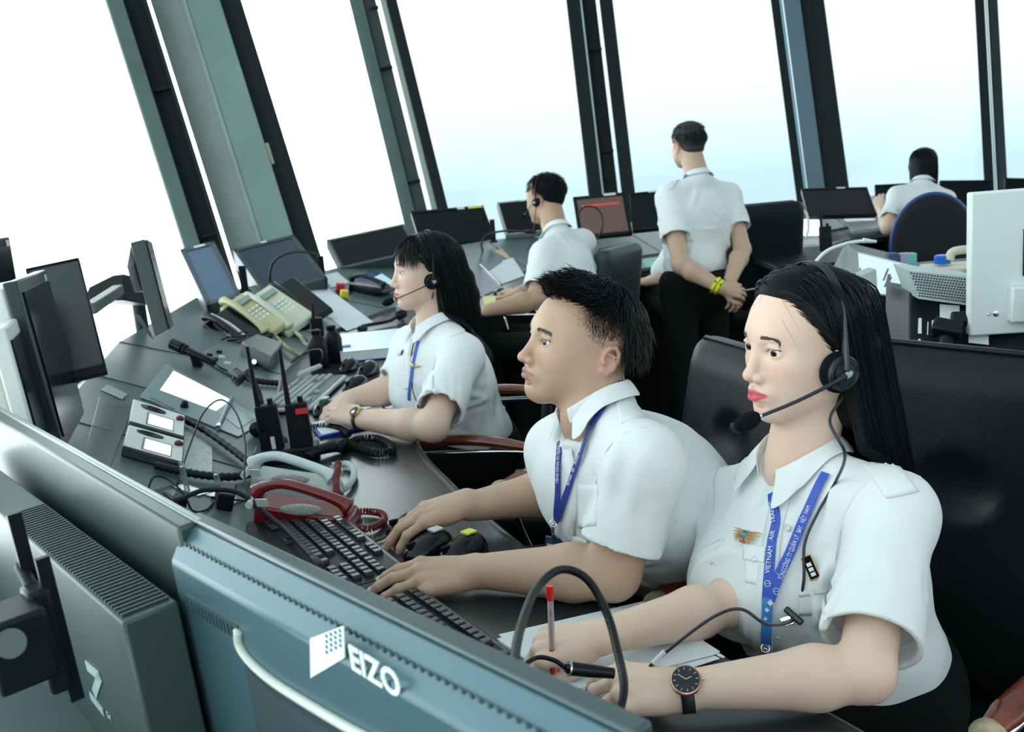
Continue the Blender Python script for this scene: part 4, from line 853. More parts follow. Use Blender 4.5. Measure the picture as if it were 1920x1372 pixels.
# ---- the other four people
P3 = {}
def base_person(name, label, o, fwd, size, SL, SR, EL, WL, ER, WR, N, front, B, col, res=.0026, hands=(None, None), sl=(.8, .8), wd=(.172, .155, .165), dp=(.118, .12, .13), slr=(.053, .062), nf=6, seed=3, fem=0, head_kw=None, sres=.0036, legs='sit', legdir=None, armr=1.):
    t = thing('person', label, 'person', (B[0], B[1], FLOOR)); S = Sdf(); kw = dict(fem=fem, neckto=N+np.array((0, 0, -.02)), neck=4.9 if fem else 5.6); kw.update(head_kw or {})
    H = Head(o, fwd, (0, 0, 1), size, **kw); H.add(S); dz = np.array((0, 0, .02))
    torso(S, N-dz, B, SL-dz, SR-dz, front, (.13, .12, .13), (.07, .07, .09), .04, .032); k = armr
    if EL is not None: arm(S, SL, EL, WL, (.042*k, .037*k, .036*k, .024*k))
    if ER is not None: arm(S, SR, ER, WR, (.042*k, .037*k, .036*k, .024*k))
    tips = []
    for h_, w_, sd_ in ((hands[0], WL, -1), (hands[1], WR, 1)):
        if h_: tips += hand(S, w_, h_[0], h_[1], sd_ if len(h_) < 5 else h_[4], h_[2], h_[3] if len(h_) > 3 else (5, 1, -3, -7), s=.95)
    b = skin_obj(S, 'body', t, res, lambda P: H.paint(P, col, (.62, .12, .15) if fem else (.5, .28, .25)))
    T = Sdf(); eL = sleeve(T, SL, EL, sl[0], slr[0], slr[1]) if EL is not None else SL; eR = sleeve(T, SR, ER, sl[1], slr[0], slr[1]) if ER is not None else SR
    torso(T, N, B, SL, SR, front, wd, dp, .055, .045); fz = nrm(front); up = np.array((0, 0, 1.)); sd = nrm(SL-SR)
    T.cone(N-up*.03, o-up*.02, .052, .052, .01, 's'); T.cone(N+fz*.05+up*.05, N+fz*.085-up*.045, .028, .008, .012, 's'); T.plane(B+up*.01, (0, 0, -1), .5)
    fl = autofolds(T, [(SL-up*.11+fz*.03, .04, SL-EL if EL is not None else up), (SL-up*.14-fz*.06, .06, sd+up*.5), (B+up*.18-fz*.08, .08, sd+.3*up), (SR-up*.13-fz*.05, .05, up+sd), (B+up*.1, .10, sd), ((SL+SR)/2-up*.12-fz*.1, .08, up+.3*sd), (eL, .03, SL-EL if EL is not None else up)], nf, seed, .11, .010, .0042)
    cloth_obj(T, 'shirt', t, sres, fl, seed=seed)
    collar(t, T, N+(0, 0, .002), o-N+np.array((0, 0, .12)), front, gap=20, rr=(.057, .062), lift=.034, drop=.036)
    for e, a, b_ in ((eL, SL, EL), (eR, SR, ER)):
        if b_ is None: continue
        d = nrm(b_-a); F_ = frame(e, (0, 0, 1) if abs(d[2]) < .9 else (1, 0, 0), d); P = [ap(F_, [(math.cos(q)*.05, math.sin(q)*.05, -.026)])[0] for q in np.linspace(0, 2*PI, 50, endpoint=False)]
        MB().tube(T.proj(np.array(P), 10, .0002), .0013, 5, closed=True).build('cuff_seam', SEAM, t, world=True, smooth=180)
    L = Sdf(); kd = legdir if legdir is not None else nrm(front*np.array((1, 1, 0)))
    for q in (.095, -.095):
        h_ = B+sd*q
        if legs == 'sit': k_ = h_+kd*.41; L.cone(h_-up*.01, k_-up*.02, .088, .068, .03); L.cone(k_-up*.02, k_+kd*.02-up*(B[2]-FLOOR-.05), .062, .045, .03)
        else:
            k_ = h_*(1, 1, 0)+up*(FLOOR+.48)+kd*.01; L.cone(h_-up*.03, k_, .095, .068, .04); L.cone(k_, h_*(1, 1, 0)+up*(FLOOR+.05)-kd*.02, .066, .055, .03)
    if legs == 'sit': L.ell(B+up*.02, (.16, .16, .12), None, .04)
    else:
        Mx = frame(B, fz, up); L.ell(B-up*.05, (.125, .175, .14), Mx, .04); L.box(B+up*.0, (.23, .31, .05), Mx, .02, .03)
    cloth_obj(L, 'trousers', t, .007, None, BLACKCLOTH, seed=seed+1)
    for q in (.095, -.095):
        f_ = (B+sd*q)*(1, 1, 0)+up*FLOOR+(kd*.43 if legs == 'sit' else kd*.0); mb = MB(frame(f_+kd*.05+up*.0, kd, up)); mb.prism([(-.12, -.035), (.08, -.045), (.14, -.03), (.15, 0), (.14, .03), (.08, .045), (-.12, .035)], 0, .075, scale1=.8); mb.build('shoe', BLKGL, t, world=True, bevel=.012)
    return t, S, H, T, eL, eR
def short_hair(H, t, nape=-5, topoff=1.2, n=3000, seed=4, grey=None, low=-1.0):
    sc = scalpfn(H); Hs = Sdf(); Hs.ell(H.p(-2.0, 0, 4.2), np.array((8.9, 7.6, 7.7))*H.s, H.M[:3, :3], .01); Hs.ell(H.p(-5.0, 0, .6), np.array((5.2, 5.9, 6.2))*H.s, H.M[:3, :3], .02)
    Hs.plane(H.p(3.2, 0, 4.0), H.M[:3, :3]@np.array((1., 0, -.7)), .2, .01, 's'); Hs.plane(H.p(-2, 0, nape+1.5), H.M[:3, :3]@np.array((.3, 0, -1.)), .2, .01, 's')
    V, F = Hs.mesh(.004); hair = mkobj('hair', ap(np.linalg.inv(world_of(t)), V), F, grey or HAIRS, t, 0, 180)
    cond = lambda x: (x[2] > 5.5 and x[0] < 6.0) or (x[0] < 1.5 and x[2] > 1.8) or (x[0] < -3.4 and x[2] > nape)
    roots = scalp_roots(H, n, cond, .4, seed); q0 = H.inv(roots); rn = RNG.normal(size=(n, 3))*.15; of = (.35+topoff*RNG.random(n)*np.clip((q0[:, 2]-1)/6, .05, 1))*H.s
    def ft(P, i): q = H.inv(P); d = np.zeros_like(q); d[:, 0] = .35*(q0[:, 0] > -2)-.2; d[:, 1] = .25*np.sign(q0[:, 1]); d[:, 2] = -.8+.6*(q0[:, 2] > 8); return (d+rn)@H.M[:3, :3].T
    strands('hair_strands', hair, HAIRM, roots, ft, 5, .0045*np.clip((q0[:, 2]+1)/6, .3, 1), sc, .0006, of); return hair
def woman3():
    o = at(797, 508, 2.95); fwd = dirfrom(o, 78, 2); SL = at(866, 668, 2.84); SR = at(772, 650, 3.12); EL = atz(812, 800, .80); WL = atz(672, 785, .79); ER = atz(742, 730, .80); WR = atz(652, 748, .79)
    N = (SL+SR)/2+np.array((.0, 0, .085)); front = dirfrom(N, 68); B = np.array((-.15, 2.95, .60)); hx = nrm(atz(605, 772, .79)-WL); hx2 = nrm(atz(605, 762, .80)-WR)
    t, S, H, T, eL, eR = base_person('w', 'woman with bangs and low ponytail in white shirt, hands clasping a computer mouse', o, fwd, .96, SL, SR, EL, WL, ER, WR, N, front, B, (.72, .52, .41), .0024,
        ((hx, (-.1, -.3, .95), [(22, 26, 12), (24, 28, 14), (26, 30, 14), (28, 30, 14)]), (hx2, (-.1, -.1, .98), [(20, 30, 12), (20, 28, 12), (26, 30, 12), (28, 30, 12)])), (.80, .74), (.165, .155, .17), (.125, .125, .14), (.050, .066), 6, 13, 1, dict(top=(3.5, 7.5), w=.98, lip=.85, open=.06, protrude=.25), .0032)
    H.eyes(t, (.98, .15, -.02)); H.lashes(S, t); H.brows(S, t, .9, .3, 2.5, 80); P3.update(T=T, H=H, t=t, WL=WL, EL=EL, S=S)
    seam_ring(T, t, SL+nrm(EL-SL)*.03-nrm(SL-SR)*.025, nrm(EL-SL)*.55+nrm(SL-SR)*.9, 'armhole_seam')
    strip(T, hits(T, [(768, 640), (765, 690), (766, 730)], 0, 8), .028, .0010).build('placket', SHIRT, t, world=True, smooth=180)
    patch(T, [(836, 608), (866, 600), (872, 624), (842, 634)], .003, .002).build('epaulette', SHIRT, t, world=True, smooth=180)
    patch(T, [(790, 690), (812, 690), (812, 740), (792, 742)], .0014).build('chest_pocket', SHIRT, t, world=True, smooth=180)
    sc = scalpfn(H); sf = lambda P: np.minimum(sc(P), T.eval(P)-.005)
    Hs = Sdf(); Hs.ell(H.p(-2.0, 0, 3.8), np.array((9.4, 8.0, 7.9))*H.s, H.M[:3, :3], .01); Hs.plane(H.p(2.2, 0, 3.6), H.M[:3, :3]@np.array((1., 0, -.75)), .2, .02, 's')
    tail = [H.p(-10.0, 0, .5), H.p(-11.6, .5, -3), H.p(-12.6, 1.5, -8), H.p(-13, 2, -13), H.p(-14.5, 2.0, -18)]; Hs.chain(tail, [.022, .027, .027, .023, .008], .02); Hs.cone(H.p(-3.5, 6.0, -2), H.p(-3.2, 6.4, -13), .022, .012, .02)
    V, F = Hs.mesh(.004); hair = mkobj('hair', ap(np.linalg.inv(world_of(t)), V), F, HAIRS, t, 0, 180)
    n = 2600; roots = scalp_roots(H, n, lambda x: x[0] < 1.0+.66*max(x[2], 0) and x[2] > -1, .3, 2); q0 = H.inv(roots); of = (.5+RNG.random(n)*.9)*H.s; sg = np.sign(q0[:, 1])
    bang = (q0[:, 0] > 2.5) & (q0[:, 2] > 6)
    def fd(P, i):
        q = H.inv(P); low = np.clip((-3-q[:, 2])/4, 0, 1); top = np.clip((q[:, 2]-6)/5, 0, 1); xb = 1.0+.6*np.maximum(q[:, 2], 0); cl = np.clip((q[:, 0]-xb+2.2)/2.5, 0, 1)
        d = np.zeros_like(q); d[:, 0] = -1.5*cl*(1-low)-.25*(1-low)-.12*low; d[:, 1] = sg*(.8*top*(1-.6*cl)+.03); d[:, 2] = -1+.35*top; return d@H.M[:3, :3].T
    ln = (.16+.16*RNG.random(n)*(q0[:, 0] < 0))/24; strands('hair_strands', hair, HAIRM, roots[~bang], lambda P, i: fd(P, i) if 0 else _sub(fd, P, i, sg, ~bang), 24, ln[~bang], sf, .00085, of[~bang])
    nb = 620; rb = scalp_roots(H, nb, lambda x: x[0] > 1.8 and x[2] > 8.2-.30*abs(x[1]) and abs(x[1]) < 6, .3, 4); qb = H.inv(rb)
    def fb(P, i): d = np.zeros((nb, 3)); d[:, 0] = .5-.05*i; d[:, 1] = .10*qb[:, 1]; d[:, 2] = -1; return d@H.M[:3, :3].T
    strands('bangs', hair, HAIRM, rb, fb, 12, (.0048+.0010*RNG.random(nb))*np.clip(1+.0*qb[:, 0], .5, 2), sc, .0006, (.5+.4*RNG.random(nb))*H.s)
    nt = 700; tr_ = np.array(tail[0])+RNG.normal(size=(nt, 3))*.008; tp = smoothpath(tail, 6)
    def ft2(P, i): j = min(i+2, len(tp)-1); return (tp[j]-P)*.15+(tp[min(j+1, len(tp)-1)]-tp[j-1])+RNG.normal(size=P.shape)*.0006
    strands('ponytail_strands', hair, HAIRM, tr_, ft2, 22, (.0085+.002*RNG.random(nt)), None, .0008, None)
    MB().tube([tail[0]+(tail[1]-tail[0])*u for u in (0.0, .25)], .024, 16).build('hair_tie', mat('brown_band', (.12, .06, .05), .6), hair, world=True, smooth=60)
    # headset
    c = H.p(-.2, 8.4, -2.4); mic = at(738, 562, 2.84)
    cab = [c+(0, 0, -.03), hit(T, 789, 600, off=.03), hit(T, 777, 650, off=.006), hit(T, 775, 720, off=.006), hit(T, 783, 760, off=.006), hit(T, 800, 800, off=.01)]
    headset('black single-ear headset with thin boom on the woman with the ponytail', H, 1, mic, cab, cup=2.3, boomr=.17, cupat=(-.2, 8.4, -2.4), scale=.85)
    q = H.p(-.2, 8.4, -2.4)
    h_ = hit(T, 752, 661); n_ = T.grad(h_[None])[0]; b = thing('name_pin', 'small black pin with white mark on the shirt of the woman with the ponytail', 'pin', frame(h_+n_*.004, at(760, 665, 2.8)-at(745, 658, 2.8), n_)); MB().box((0, 0, 0), (.034, .016, .003)).build('plate', BLKGL, b, bevel=.0005); MB().box((0, 0, .0018), (.016, .006, .001)).build('white_mark', WHITEINK, b)
    h_ = hit(T, 779, 686); n_ = T.grad(h_[None])[0]; b = thing('wing_badge', 'small gold winged badge on the shirt of the woman with the ponytail', 'badge', frame(h_+n_*.004, at(795, 692, 2.8)-at(765, 682, 2.8), n_)); MB().tube([(-.022, .004, 0), (-.008, 0, 0), (0, -.002, .001), (.008, 0, 0), (.022, .004, 0)], [.001, .004, .005, .004, .001], 8, flat=.5).build('wings', GOLD, b, smooth=60); MB().lathe([(.001, 0), (.005, 0), (.0045, .0035), (.001, .004)], 12).build('shield', mat('teal_enamel'), b)
    L = hits(T, [(786, 640), (778, 670), (772, 710), (768, 750)], 0, 6); l = thing('lanyard', 'thin blue lanyard on the woman with the ponytail', 'lanyard', L[0]); strip(T, L, .010, .003).build('strap', mat('blue_ribbon'), l, world=True, smooth=60)
    # watch
    ax = nrm(WL-EL); p = WL-ax*.012; nz = nrm(np.array((-.1, -.6, .7))-ax*(np.array((-.1, -.6, .7))@ax)); F_ = frame(p, ax, nz); w = thing('wristwatch', 'round gold-rimmed watch on the wrist of the woman with the ponytail', 'watch', F_)
    P = [(0, .030*math.cos(a), .024*math.sin(a)) for a in np.linspace(0, 2*PI, 40, endpoint=False)]; P = ap(np.linalg.inv(F_), S.proj(ap(F_, P), 6, .0014)); G = np.stack([P+(-.007, 0, 0), P, P+(.007, 0, 0)], 0); G = np.concatenate([G, G[:, :1]], 1); MB().grid(G, -.0018).build('strap', mat('black_leather_strap'), w, smooth=180)
    zc = P[:, 2].max()+.001; MB().lathe([(.001, 0), (.016, 0), (.017, .003), (.0155, .0065), (.014, .006), (.001, .006)], 32, Tl(0, 0, zc)).build('case', GOLD, w, smooth=40); MB().lathe([(.0005, .006), (.0138, .0064), (.0005, .0066)], 28, Tl(0, 0, zc)).build('dial', mat('black_dial'), w); MB().lathe([(.0005, .0064), (.006, .0068), (.0005, .007)], 20, Tl(0, .004, zc)).build('dial_inlay', CHROME, w)
def _sub(fd, P, i, sg, mask):
    # field for the masked strands
    q = P; full = fd.__closure__; H = P3['H']; s = sg[mask]; q = H.inv(P); low = np.clip((-3-q[:, 2])/4, 0, 1); top = np.clip((q[:, 2]-6)/5, 0, 1); xb = 1.0+.6*np.maximum(q[:, 2], 0); cl = np.clip((q[:, 0]-xb+2.2)/2.5, 0, 1)
    d = np.zeros_like(q); d[:, 0] = -1.5*cl*(1-low)-.25*(1-low)-.12*low; d[:, 1] = s*(.8*top*(1-.6*cl)+.03); d[:, 2] = -1+.35*top; return d@H.M[:3, :3].T
def back_man():
    o = at(1022, 372, 4.95); fwd = dirfrom(o, 125, -4); SL = at(1020, 478, 4.72); SR = at(1092, 455, 4.98); EL = at(1005, 562, 4.62); WL = atz(912, 582, .79); ER = at(1010, 540, 5.15); WR = atz(972, 548, .80)
    N = (SL+SR)/2+np.array((-.03, 0, .085)); front = dirfrom(N, 122); B = np.array((.30, 4.72, .58)); hx2 = nrm(atz(935, 548, .79)-WR)
    t, S, H, T, eL, eR = base_person('b', 'man seen from behind at the back console, white shirt and headset, hand on a mouse', o, fwd, 1.0, SL, SR, EL, WL, ER, WR, N, front, B, (.50, .33, .225), .0036, (None, (hx2, (0, 0, 1), [(20, 30, 12)]*4)), (.74, .7), (.18, .175, .18), (.125, .135, .14), (.060, .070), 6, 21, 0, dict(top=(3.6, 7.8)), .005, 'sit', armr=1.12)
    short_hair(H, t, -5.5, 1.4, 2600)
    headset('black two-ear headset on the man at the back console', H, 1, H.p(9, 5.5, -6), [H.p(-.2, 8.3, -3), hit(T, 990, 440, 3, 6, .02), hit(T, 992, 470, 3, 6, .01)], cup=2.2, boomr=.16, both=True, cupat=(-.2, 8.2, -1.2), scale=.85)
    L = hits(T, [(1024, 428), (1042, 418), (1062, 414)], 0, 6, 3, 6); l = thing('lanyard', 'dark blue lanyard round the collar of the man at the back console', 'lanyard', L[0]); strip(T, L, .018, .006).build('strap', NAVY, l, world=True, smooth=60); P3['T2'] = T
def standing_man():
    o = at(1290, 272, 5.12); fwd = dirfrom(o, 150, 0); SL = at(1254, 372, 5.00); SR = at(1366, 368, 5.16); EL = at(1276, 496, 4.85); WL = at(1352, 540, 4.80); ER = at(1392, 468, 5.06); WR = at(1368, 528, 4.86)
    N = (SL+SR)/2+np.array((0, 0, .095)); front = dirfrom(N, 170); B = at(1303, 522, 5.05); hx = nrm(at(1382, 548, 4.86)-WL); hx2 = nrm(at(1376, 552, 4.86)-WR)
    t, S, H, T, eL, eR = base_person('s', 'standing man seen from behind in white shirt and black trousers, hands clasped at his back', o, fwd, .98, SL, SR, EL, WL, ER, WR, N, front, B, (.58, .40, .29), .0036, ((hx, (.2, -.9, .3), [(30, 30, 15)]*4), (hx2, (.3, -.9, .2), [(25, 35, 15)]*4)), (.60, .60), (.185, .175, .17), (.12, .12, .12), (.060, .072), 7, 31, 0, dict(top=(3.5, 7.7)), .005, 'stand', armr=1.1)
    grey = mat('greying_hair_shell', (.03, .032, .034), .7, bump=.8, bscale=420); short_hair(H, t, -4.5, .5, 2600, 7, grey)
    L = hits(T, [(1280, 331), (1298, 325), (1318, 320)], 0, 6, 3, 6); l = thing('lanyard', 'blue lanyard round the collar of the standing man', 'lanyard', L[0]); strip(T, L, .020, .012).build('strap', mat('blue_ribbon'), l, world=True, smooth=60)
    patch(T, [(1258, 338), (1275, 335), (1262, 352), (1252, 356)], .004, .003, 9, 3, 6).build('epaulette', SHIRT, t, world=True, smooth=180)
    c = WL-nrm(WL-EL)*.02; d = nrm(WL-EL); w = thing('wristband', 'pair of bright yellow wristbands with black marks on the standing man\'s wrist', 'wristband', c); yl = mat('yellow_rubber', (.72, .85, .02), .5)
    for q in (-.010, .010):
        F_ = frame(c+d*q, (0, 0, 1), d); P = S.proj(np.array([ap(F_, [(.035*math.cos(a), .035*math.sin(a), 0)])[0] for a in np.linspace(0, 2*PI, 30, endpoint=False)]), 8, .003); MB().tube(P, .0085, 8, closed=True).build('band', yl, w, world=True, smooth=180)
        for k in range(0, 30, 5): MB().box((0, 0, 0), (.008, .005, .020), frame(P[k]+(P[k]-c)*.12, d, P[k]-c)).build('black_mark', BLKPL, w, world=True)
    pn = thing('baton', 'thin pale stick held in the standing man\'s clasped hands', 'stick', at(1390, 545, 4.84)); MB().tube([at(1375, 548, 4.86), at(1432, 538, 4.86)], .003, 8).build('shaft', mat('pale_grey_plastic', (.5, .52, .55), .4), pn, world=True)
def far_woman():
    o = at(1731, 312, 6.6); fwd = dirfrom(o, 172, -5); SL = at(1682, 368, 6.52); SR = at(1776, 372, 6.60); EL = at(1664, 428, 6.40); WL = at(1652, 392, 6.62); 
    N = (SL+SR)/2+np.array((0, 0, .09)); front = dirfrom(N, 165); B = at(1728, 470, 6.45); hx = nrm(at(1646, 372, 6.66)-WL)
    t, S, H, T, eL, eR = base_person('f', 'woman with a black bob seen from behind at the far right console', o, fwd, .96, SL, SR, EL, WL, None, None, N, front, B, (.70, .50, .40), .005, ((hx, (-.6, -.6, .5), [(40, 50, 30)]*4), None), (.72, .7), (.165, .15, .16), (.115, .115, .12), (.052, .066), 6, 41, 1, None, .007, 'sit', armr=1.05)
    Hs = Sdf(); s = H.s; Hs.ell(H.p(-1.6, 0, 3.9), np.array((9.8, 8.6, 8.3))*s, H.M[:3, :3], .01); Hs.ell(H.p(-3.5, 0, -3.5), np.array((7.2, 8.4, 8.6))*s, H.M[:3, :3], .02); Hs.plane(H.p(2.2, 0, 0), H.M[:3, :3]@np.array((1., 0, -.3)), .3, .02, 's'); Hs.plane(H.p(-2, 0, -9.5), (0, 0, -1.), .3, .01, 's')
    V, F = Hs.mesh(.005); hair = mkobj('hair', ap(np.linalg.inv(world_of(t)), V), F, HAIRS, t, 0, 180)
    n = 1200; roots = scalp_roots(H, n, lambda x: x[0] < 2+.5*x[2] and x[2] > 0, .4, 3); q0 = H.inv(roots)
    def fd(P, i): q = H.inv(P); top = np.clip((q[:, 2]-6)/5, 0, 1); d = np.zeros_like(q); d[:, 0] = -.1; d[:, 1] = np.sign(q0[:, 1])*top*.8; d[:, 2] = -1; return d@H.M[:3, :3].T
    sf = lambda P: np.minimum(scalpfn(H)(P), 1.); strands('hair_strands', hair, HAIRM, roots, fd, 16, (.010+.003*RNG.random(n)), sf, .0011, (.8+.6*RNG.random(n))*s)
    headset('headset band over the black bob of the woman at the far right console', H, 1, None, None, cup=2.4, both=True, scale=.8)
def hidden_person():
    o = at(1262, 430, 5.75); c = at(1258, 500, 5.6)
    t = thing('person', 'person in white shirt almost hidden behind the standing man, one sleeve showing', 'person', (c[0], c[1]+.1, FLOOR)); S = Sdf()
    f = dirfrom(c, 165); H = Head(at(1290, 425, 5.85), f, (0, 0, 1), .95, neckto=at(1290, 455, 5.8)); H.add(S); torso(S, at(1290, 455, 5.8), at(1300, 570, 5.6), at(1268, 475, 5.7), at(1330, 475, 5.75), f, (.13, .12, .13), (.07, .07, .09), .04, .03)
    S.cone(at(1262, 482, 5.7), at(1240, 520, 5.55), .04, .035, .02); S.cone(at(1240, 520, 5.55), at(1212, 528, 5.8), .036, .026, .02); hand(S, at(1212, 528, 5.8), at(1195, 528, 6.0)-at(1212, 528, 5.8), (0, 0, 1), -1, [(20, 20, 10)]*4, s=.95)
    skin_obj(S, 'body', t, .005, lambda P: H.paint(P, (.6, .42, .32), (.5, .28, .25))); T = Sdf(); torso(T, at(1290, 455, 5.8), at(1300, 570, 5.6), at(1268, 475, 5.7), at(1330, 475, 5.75), f, (.18, .165, .17), (.12, .12, .13), .05, .045); T.cone(at(1262, 480, 5.7), at(1243, 508, 5.58), .062, .066, .03); cloth_obj(T, 'shirt', t, .007, None, seed=55); short_hair(H, t, -5, .8, 600)
    L = Sdf(); b = at(1300, 570, 5.6)
    for q in (.1, -.1): k = b+nrm(f)*.4+(q, 0, 0); L.cone(b+(q, 0, 0), k, .09, .07, .03); L.cone(k, k*(1, 1, 0)+(0, 0, FLOOR+.05), .065, .05, .03)
    cloth_obj(L, 'trousers', t, .009, None, BLACKCLOTH)
# ---------------------------------------------------------------- the room
from mathutils.bvhtree import BVHTree
FLOOR = -.15
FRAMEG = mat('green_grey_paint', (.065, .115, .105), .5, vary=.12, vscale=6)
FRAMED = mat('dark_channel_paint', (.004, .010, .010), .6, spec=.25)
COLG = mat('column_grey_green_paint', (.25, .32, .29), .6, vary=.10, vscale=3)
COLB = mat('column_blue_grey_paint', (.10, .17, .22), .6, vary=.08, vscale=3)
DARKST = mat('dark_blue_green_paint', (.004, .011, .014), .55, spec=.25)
def glassmat(name, tint):
    m = bpy.data.materials.new(name); m.use_nodes = True; nt = m.node_tree; nt.nodes.remove(nt.nodes['Principled BSDF'])
    tr = nt.nodes.new('ShaderNodeBsdfTransparent'); tr.inputs[0].default_value = (*tint, 1); g = nt.nodes.new('ShaderNodeBsdfGlossy'); g.inputs['Roughness'].default_value = .02; g.inputs[0].default_value = (.8, .9, .9, 1)
    mx = nt.nodes.new('ShaderNodeMixShader'); mx.inputs[0].default_value = .03; nt.links.new(tr.outputs[0], mx.inputs[1]); nt.links.new(g.outputs[0], mx.inputs[2])
    nt.links.new(mx.outputs[0], nt.nodes['Material Output'].inputs[0]); return m
GCLEAR = glassmat('clear_glass', (.985, 1, 1)); GTINT = glassmat('tinted_glass', (.95, .99, .99))
def lean_axis(px, py, d, tx, ty=0., tilt=.25):
    """base point and the direction of a post that leans outwards by tilt and runs through both picture points"""
    P = at(px, py, d); best = None
    for dt in np.linspace(d*.85, d*1.3, 400):
        Q = at(tx, ty, dt); v = (Q-P)/(Q[2]-P[2]); e = abs(np.hypot(v[0], v[1])-tilt)
        if v[1] > 0 and (best is None or e < best[0]): best = (e, v)
    return P, best[1]
def post(name, px, py, d, tx, specs, z0=.15, z1=4.5, tilt=.25, clips=(), label=None):
    P, v = lean_axis(px, py, d, tx, 0., tilt); a = nrm(v); b0 = P+v*(z0-P[2]); L = (z1-z0)*np.linalg.norm(v); toc = nrm(np.array((-P[0], -P[1], 0.)))
    F_ = frame(b0, np.cross(-toc, a), a)                         # local x to the right in the picture, y away
    if (F_[:3, 0]@RT) < 0: F_ = frame(b0, -F_[:3, 0], a)
    yd = F_[:3, 1]@toc; sg = -1 if yd > 0 else 1
    r = thing(name, '', '', F_); del r['category']; del r['label']; r['kind'] = 'structure'
    for nm, x0, x1, y0, y1, m in specs: MB().box(((x0+x1)/2, sg*(y0+y1)/2, L/2), (x1-x0, abs(y1-y0), L)).build(nm, m, r, bevel=.004)
    for x, y, z, w in clips: MB().box((x, sg*y, z), (w, .03, .02)).build('clip', FRAMED, r, bevel=.003)
    return b0, v
def room():
    fl = MB().box((3.4, 5, FLOOR-.05), (10.7, 16, .1)).build('floor', mat('dark_floor', (.006, .010, .012), .6, vary=.3, vscale=2, spec=.2)); struct(fl)
    ce = MB().box((.8, 4.5, 4.55), (15, 17, .1)).build('ceiling', mat('ceiling_white', (.55, .6, .6), .8)); struct(ce)
    a1 = post('trim_1', 385, 450, 6.2, 243, [('flange', -.125, -.035, -.02, .10, FRAMEG), ('edge', -.135, -.125, .0, .08, mat('pale_edge', (.4, .5, .48), .5)), ('channel', -.035, .085, .06, .12, FRAMED), ('lip', .075, .095, -.02, .10, DARKST)], clips=[(.03, .04, z, .11) for z in (1.0, 1.9, 2.6)])
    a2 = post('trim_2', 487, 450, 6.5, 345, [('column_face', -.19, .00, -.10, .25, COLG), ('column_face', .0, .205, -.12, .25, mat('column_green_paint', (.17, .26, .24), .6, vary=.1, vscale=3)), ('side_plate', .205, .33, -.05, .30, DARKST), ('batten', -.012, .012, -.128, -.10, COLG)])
    a3 = post('trim_3', 801, 390, 8.0, 705, [('flange', -.20, -.10, -.02, .10, FRAMEG), ('channel', -.10, -.005, .06, .12, mat('channel_grey_green', (.05, .08, .075), .5)), ('rail', .03, .075, -.02, .1, mat('pale_rail', (.30, .36, .32), .5)), ('flange', .075, .155, -.03, .10, DARKST)], clips=[(-.05, .04, z, .10) for z in (1.2, 2.1, 2.9)]+[(-.03, -.02, 2.55, .07), (-.03, -.02, 2.65, .07)])
    a4 = post('trim_4', 1146, 355, 9.0, 1105, [('flange', -.20, -.08, -.02, .10, DARKST), ('edge', -.08, -.065, -.03, .06, mat('pale_edge')), ('channel', -.065, .055, .05, .10, FRAMED), ('flange', .085, .20, -.02, .10, DARKST)], clips=[(0, .03, z, .12) for z in (1.3, 2.2, 3.0)])
    a5 = post('trim_5', 1524, 350, 9.2, 1478, [('flange', -.15, -.07, -.02, .10, FRAMED), ('edge', -.075, -.055, -.05, .10, mat('blue_edge', (.2, .4, .5), .5)), ('column_face', -.045, .10, -.05, .3, COLB), ('side_plate', .10, .30, .0, .3, DARKST)])
    a6 = post('trim_6', 1868, 340, 9.4, 1850, [('flange', -.10, -.02, -.02, .1, DARKST), ('edge', -.015, .0, -.03, .08, mat('pale_edge')), ('flange', .005, .09, -.02, .10, DARKST)])
    a0 = (np.array((-1.95, .6, .15)), np.array((-.25, -.02, 1.))); a7 = (np.array((8.5, 8.2, .15)), np.array((.2, .15, 1.)))
    A = [a0, a1, a3, a4, a5, a6, a7]
    for i in range(6):
        (p, u), (q, w) = A[i], A[i+1]; h = 4.35; G = np.array([[p, q], [p+u*h, q+w*h]]); n = nrm(np.cross(q-p, u)); G = G+n*(.11 if n[1] > 0 or n[0] < 0 else -.11)
        o = MB().grid(G, .012).build('window_%d' % (i+1), GCLEAR if i < 2 else GTINT); struct(o)
        s = MB(); lo = [p*(1, 1, 0), q*(1, 1, 0)]; s.box((0, 0, 0), (np.linalg.norm((q-p)[:2]), .10, .15-FLOOR), frame(((p+q)/2)*(1, 1, 0)+np.array((0, 0, (.15+FLOOR)/2)), q-p, (0, 0, 1))); struct(s.build('wall_sill' if i == 0 else 'wall_sill', DARKST))
    # thermostat on the column's dark side
    P, v = lean_axis(487, 450, 6.5, 345); th_ = thing('thermostat', 'cream wall thermostat with a small dark display on the tall column', 'thermostat', frame(at(497, 291, 6.46), RT, nrm(v)))
    sgn = -1
    MB().box((0, 0, 0), (.085, .03, .135)).build('housing', mat('cream_plastic', (.66, .66, .52), .5), th_, bevel=.006); MB().box((.0, -.017, .03), (.035, .006, .025)).build('display', BLKPL, th_); MB().box((.01, -.017, -.035), (.04, .006, .04)).build('button_pad', mat('cream_dark', (.48, .5, .42), .5), th_, bevel=.002)
ST_E = [(.62, .62), (.31, 1.22), (.11, 1.52), (-.04, 1.86), (-.16, 2.2), (-.27, 2.6), (-.40, 3.48), (-.40, 4.1), (-.22, 4.55), (.0, 5.15), (.35, 5.75), (1.1, 5.95), (1.7, 5.8), (2.15, 6.55), (3.4, 6.9)]
ST_K = [(.25, .35), (-.12, .95), (-.35, 1.42), (-.52, 1.88), (-.61, 2.35), (-.68, 2.85), (-.80, 3.55), (-.80, 4.35), (-.58, 5.0), (-.22, 5.6), (.15, 6.2), (1.0, 6.55), (1.75, 6.8), (2.4, 7.25), (3.5, 7.5)]
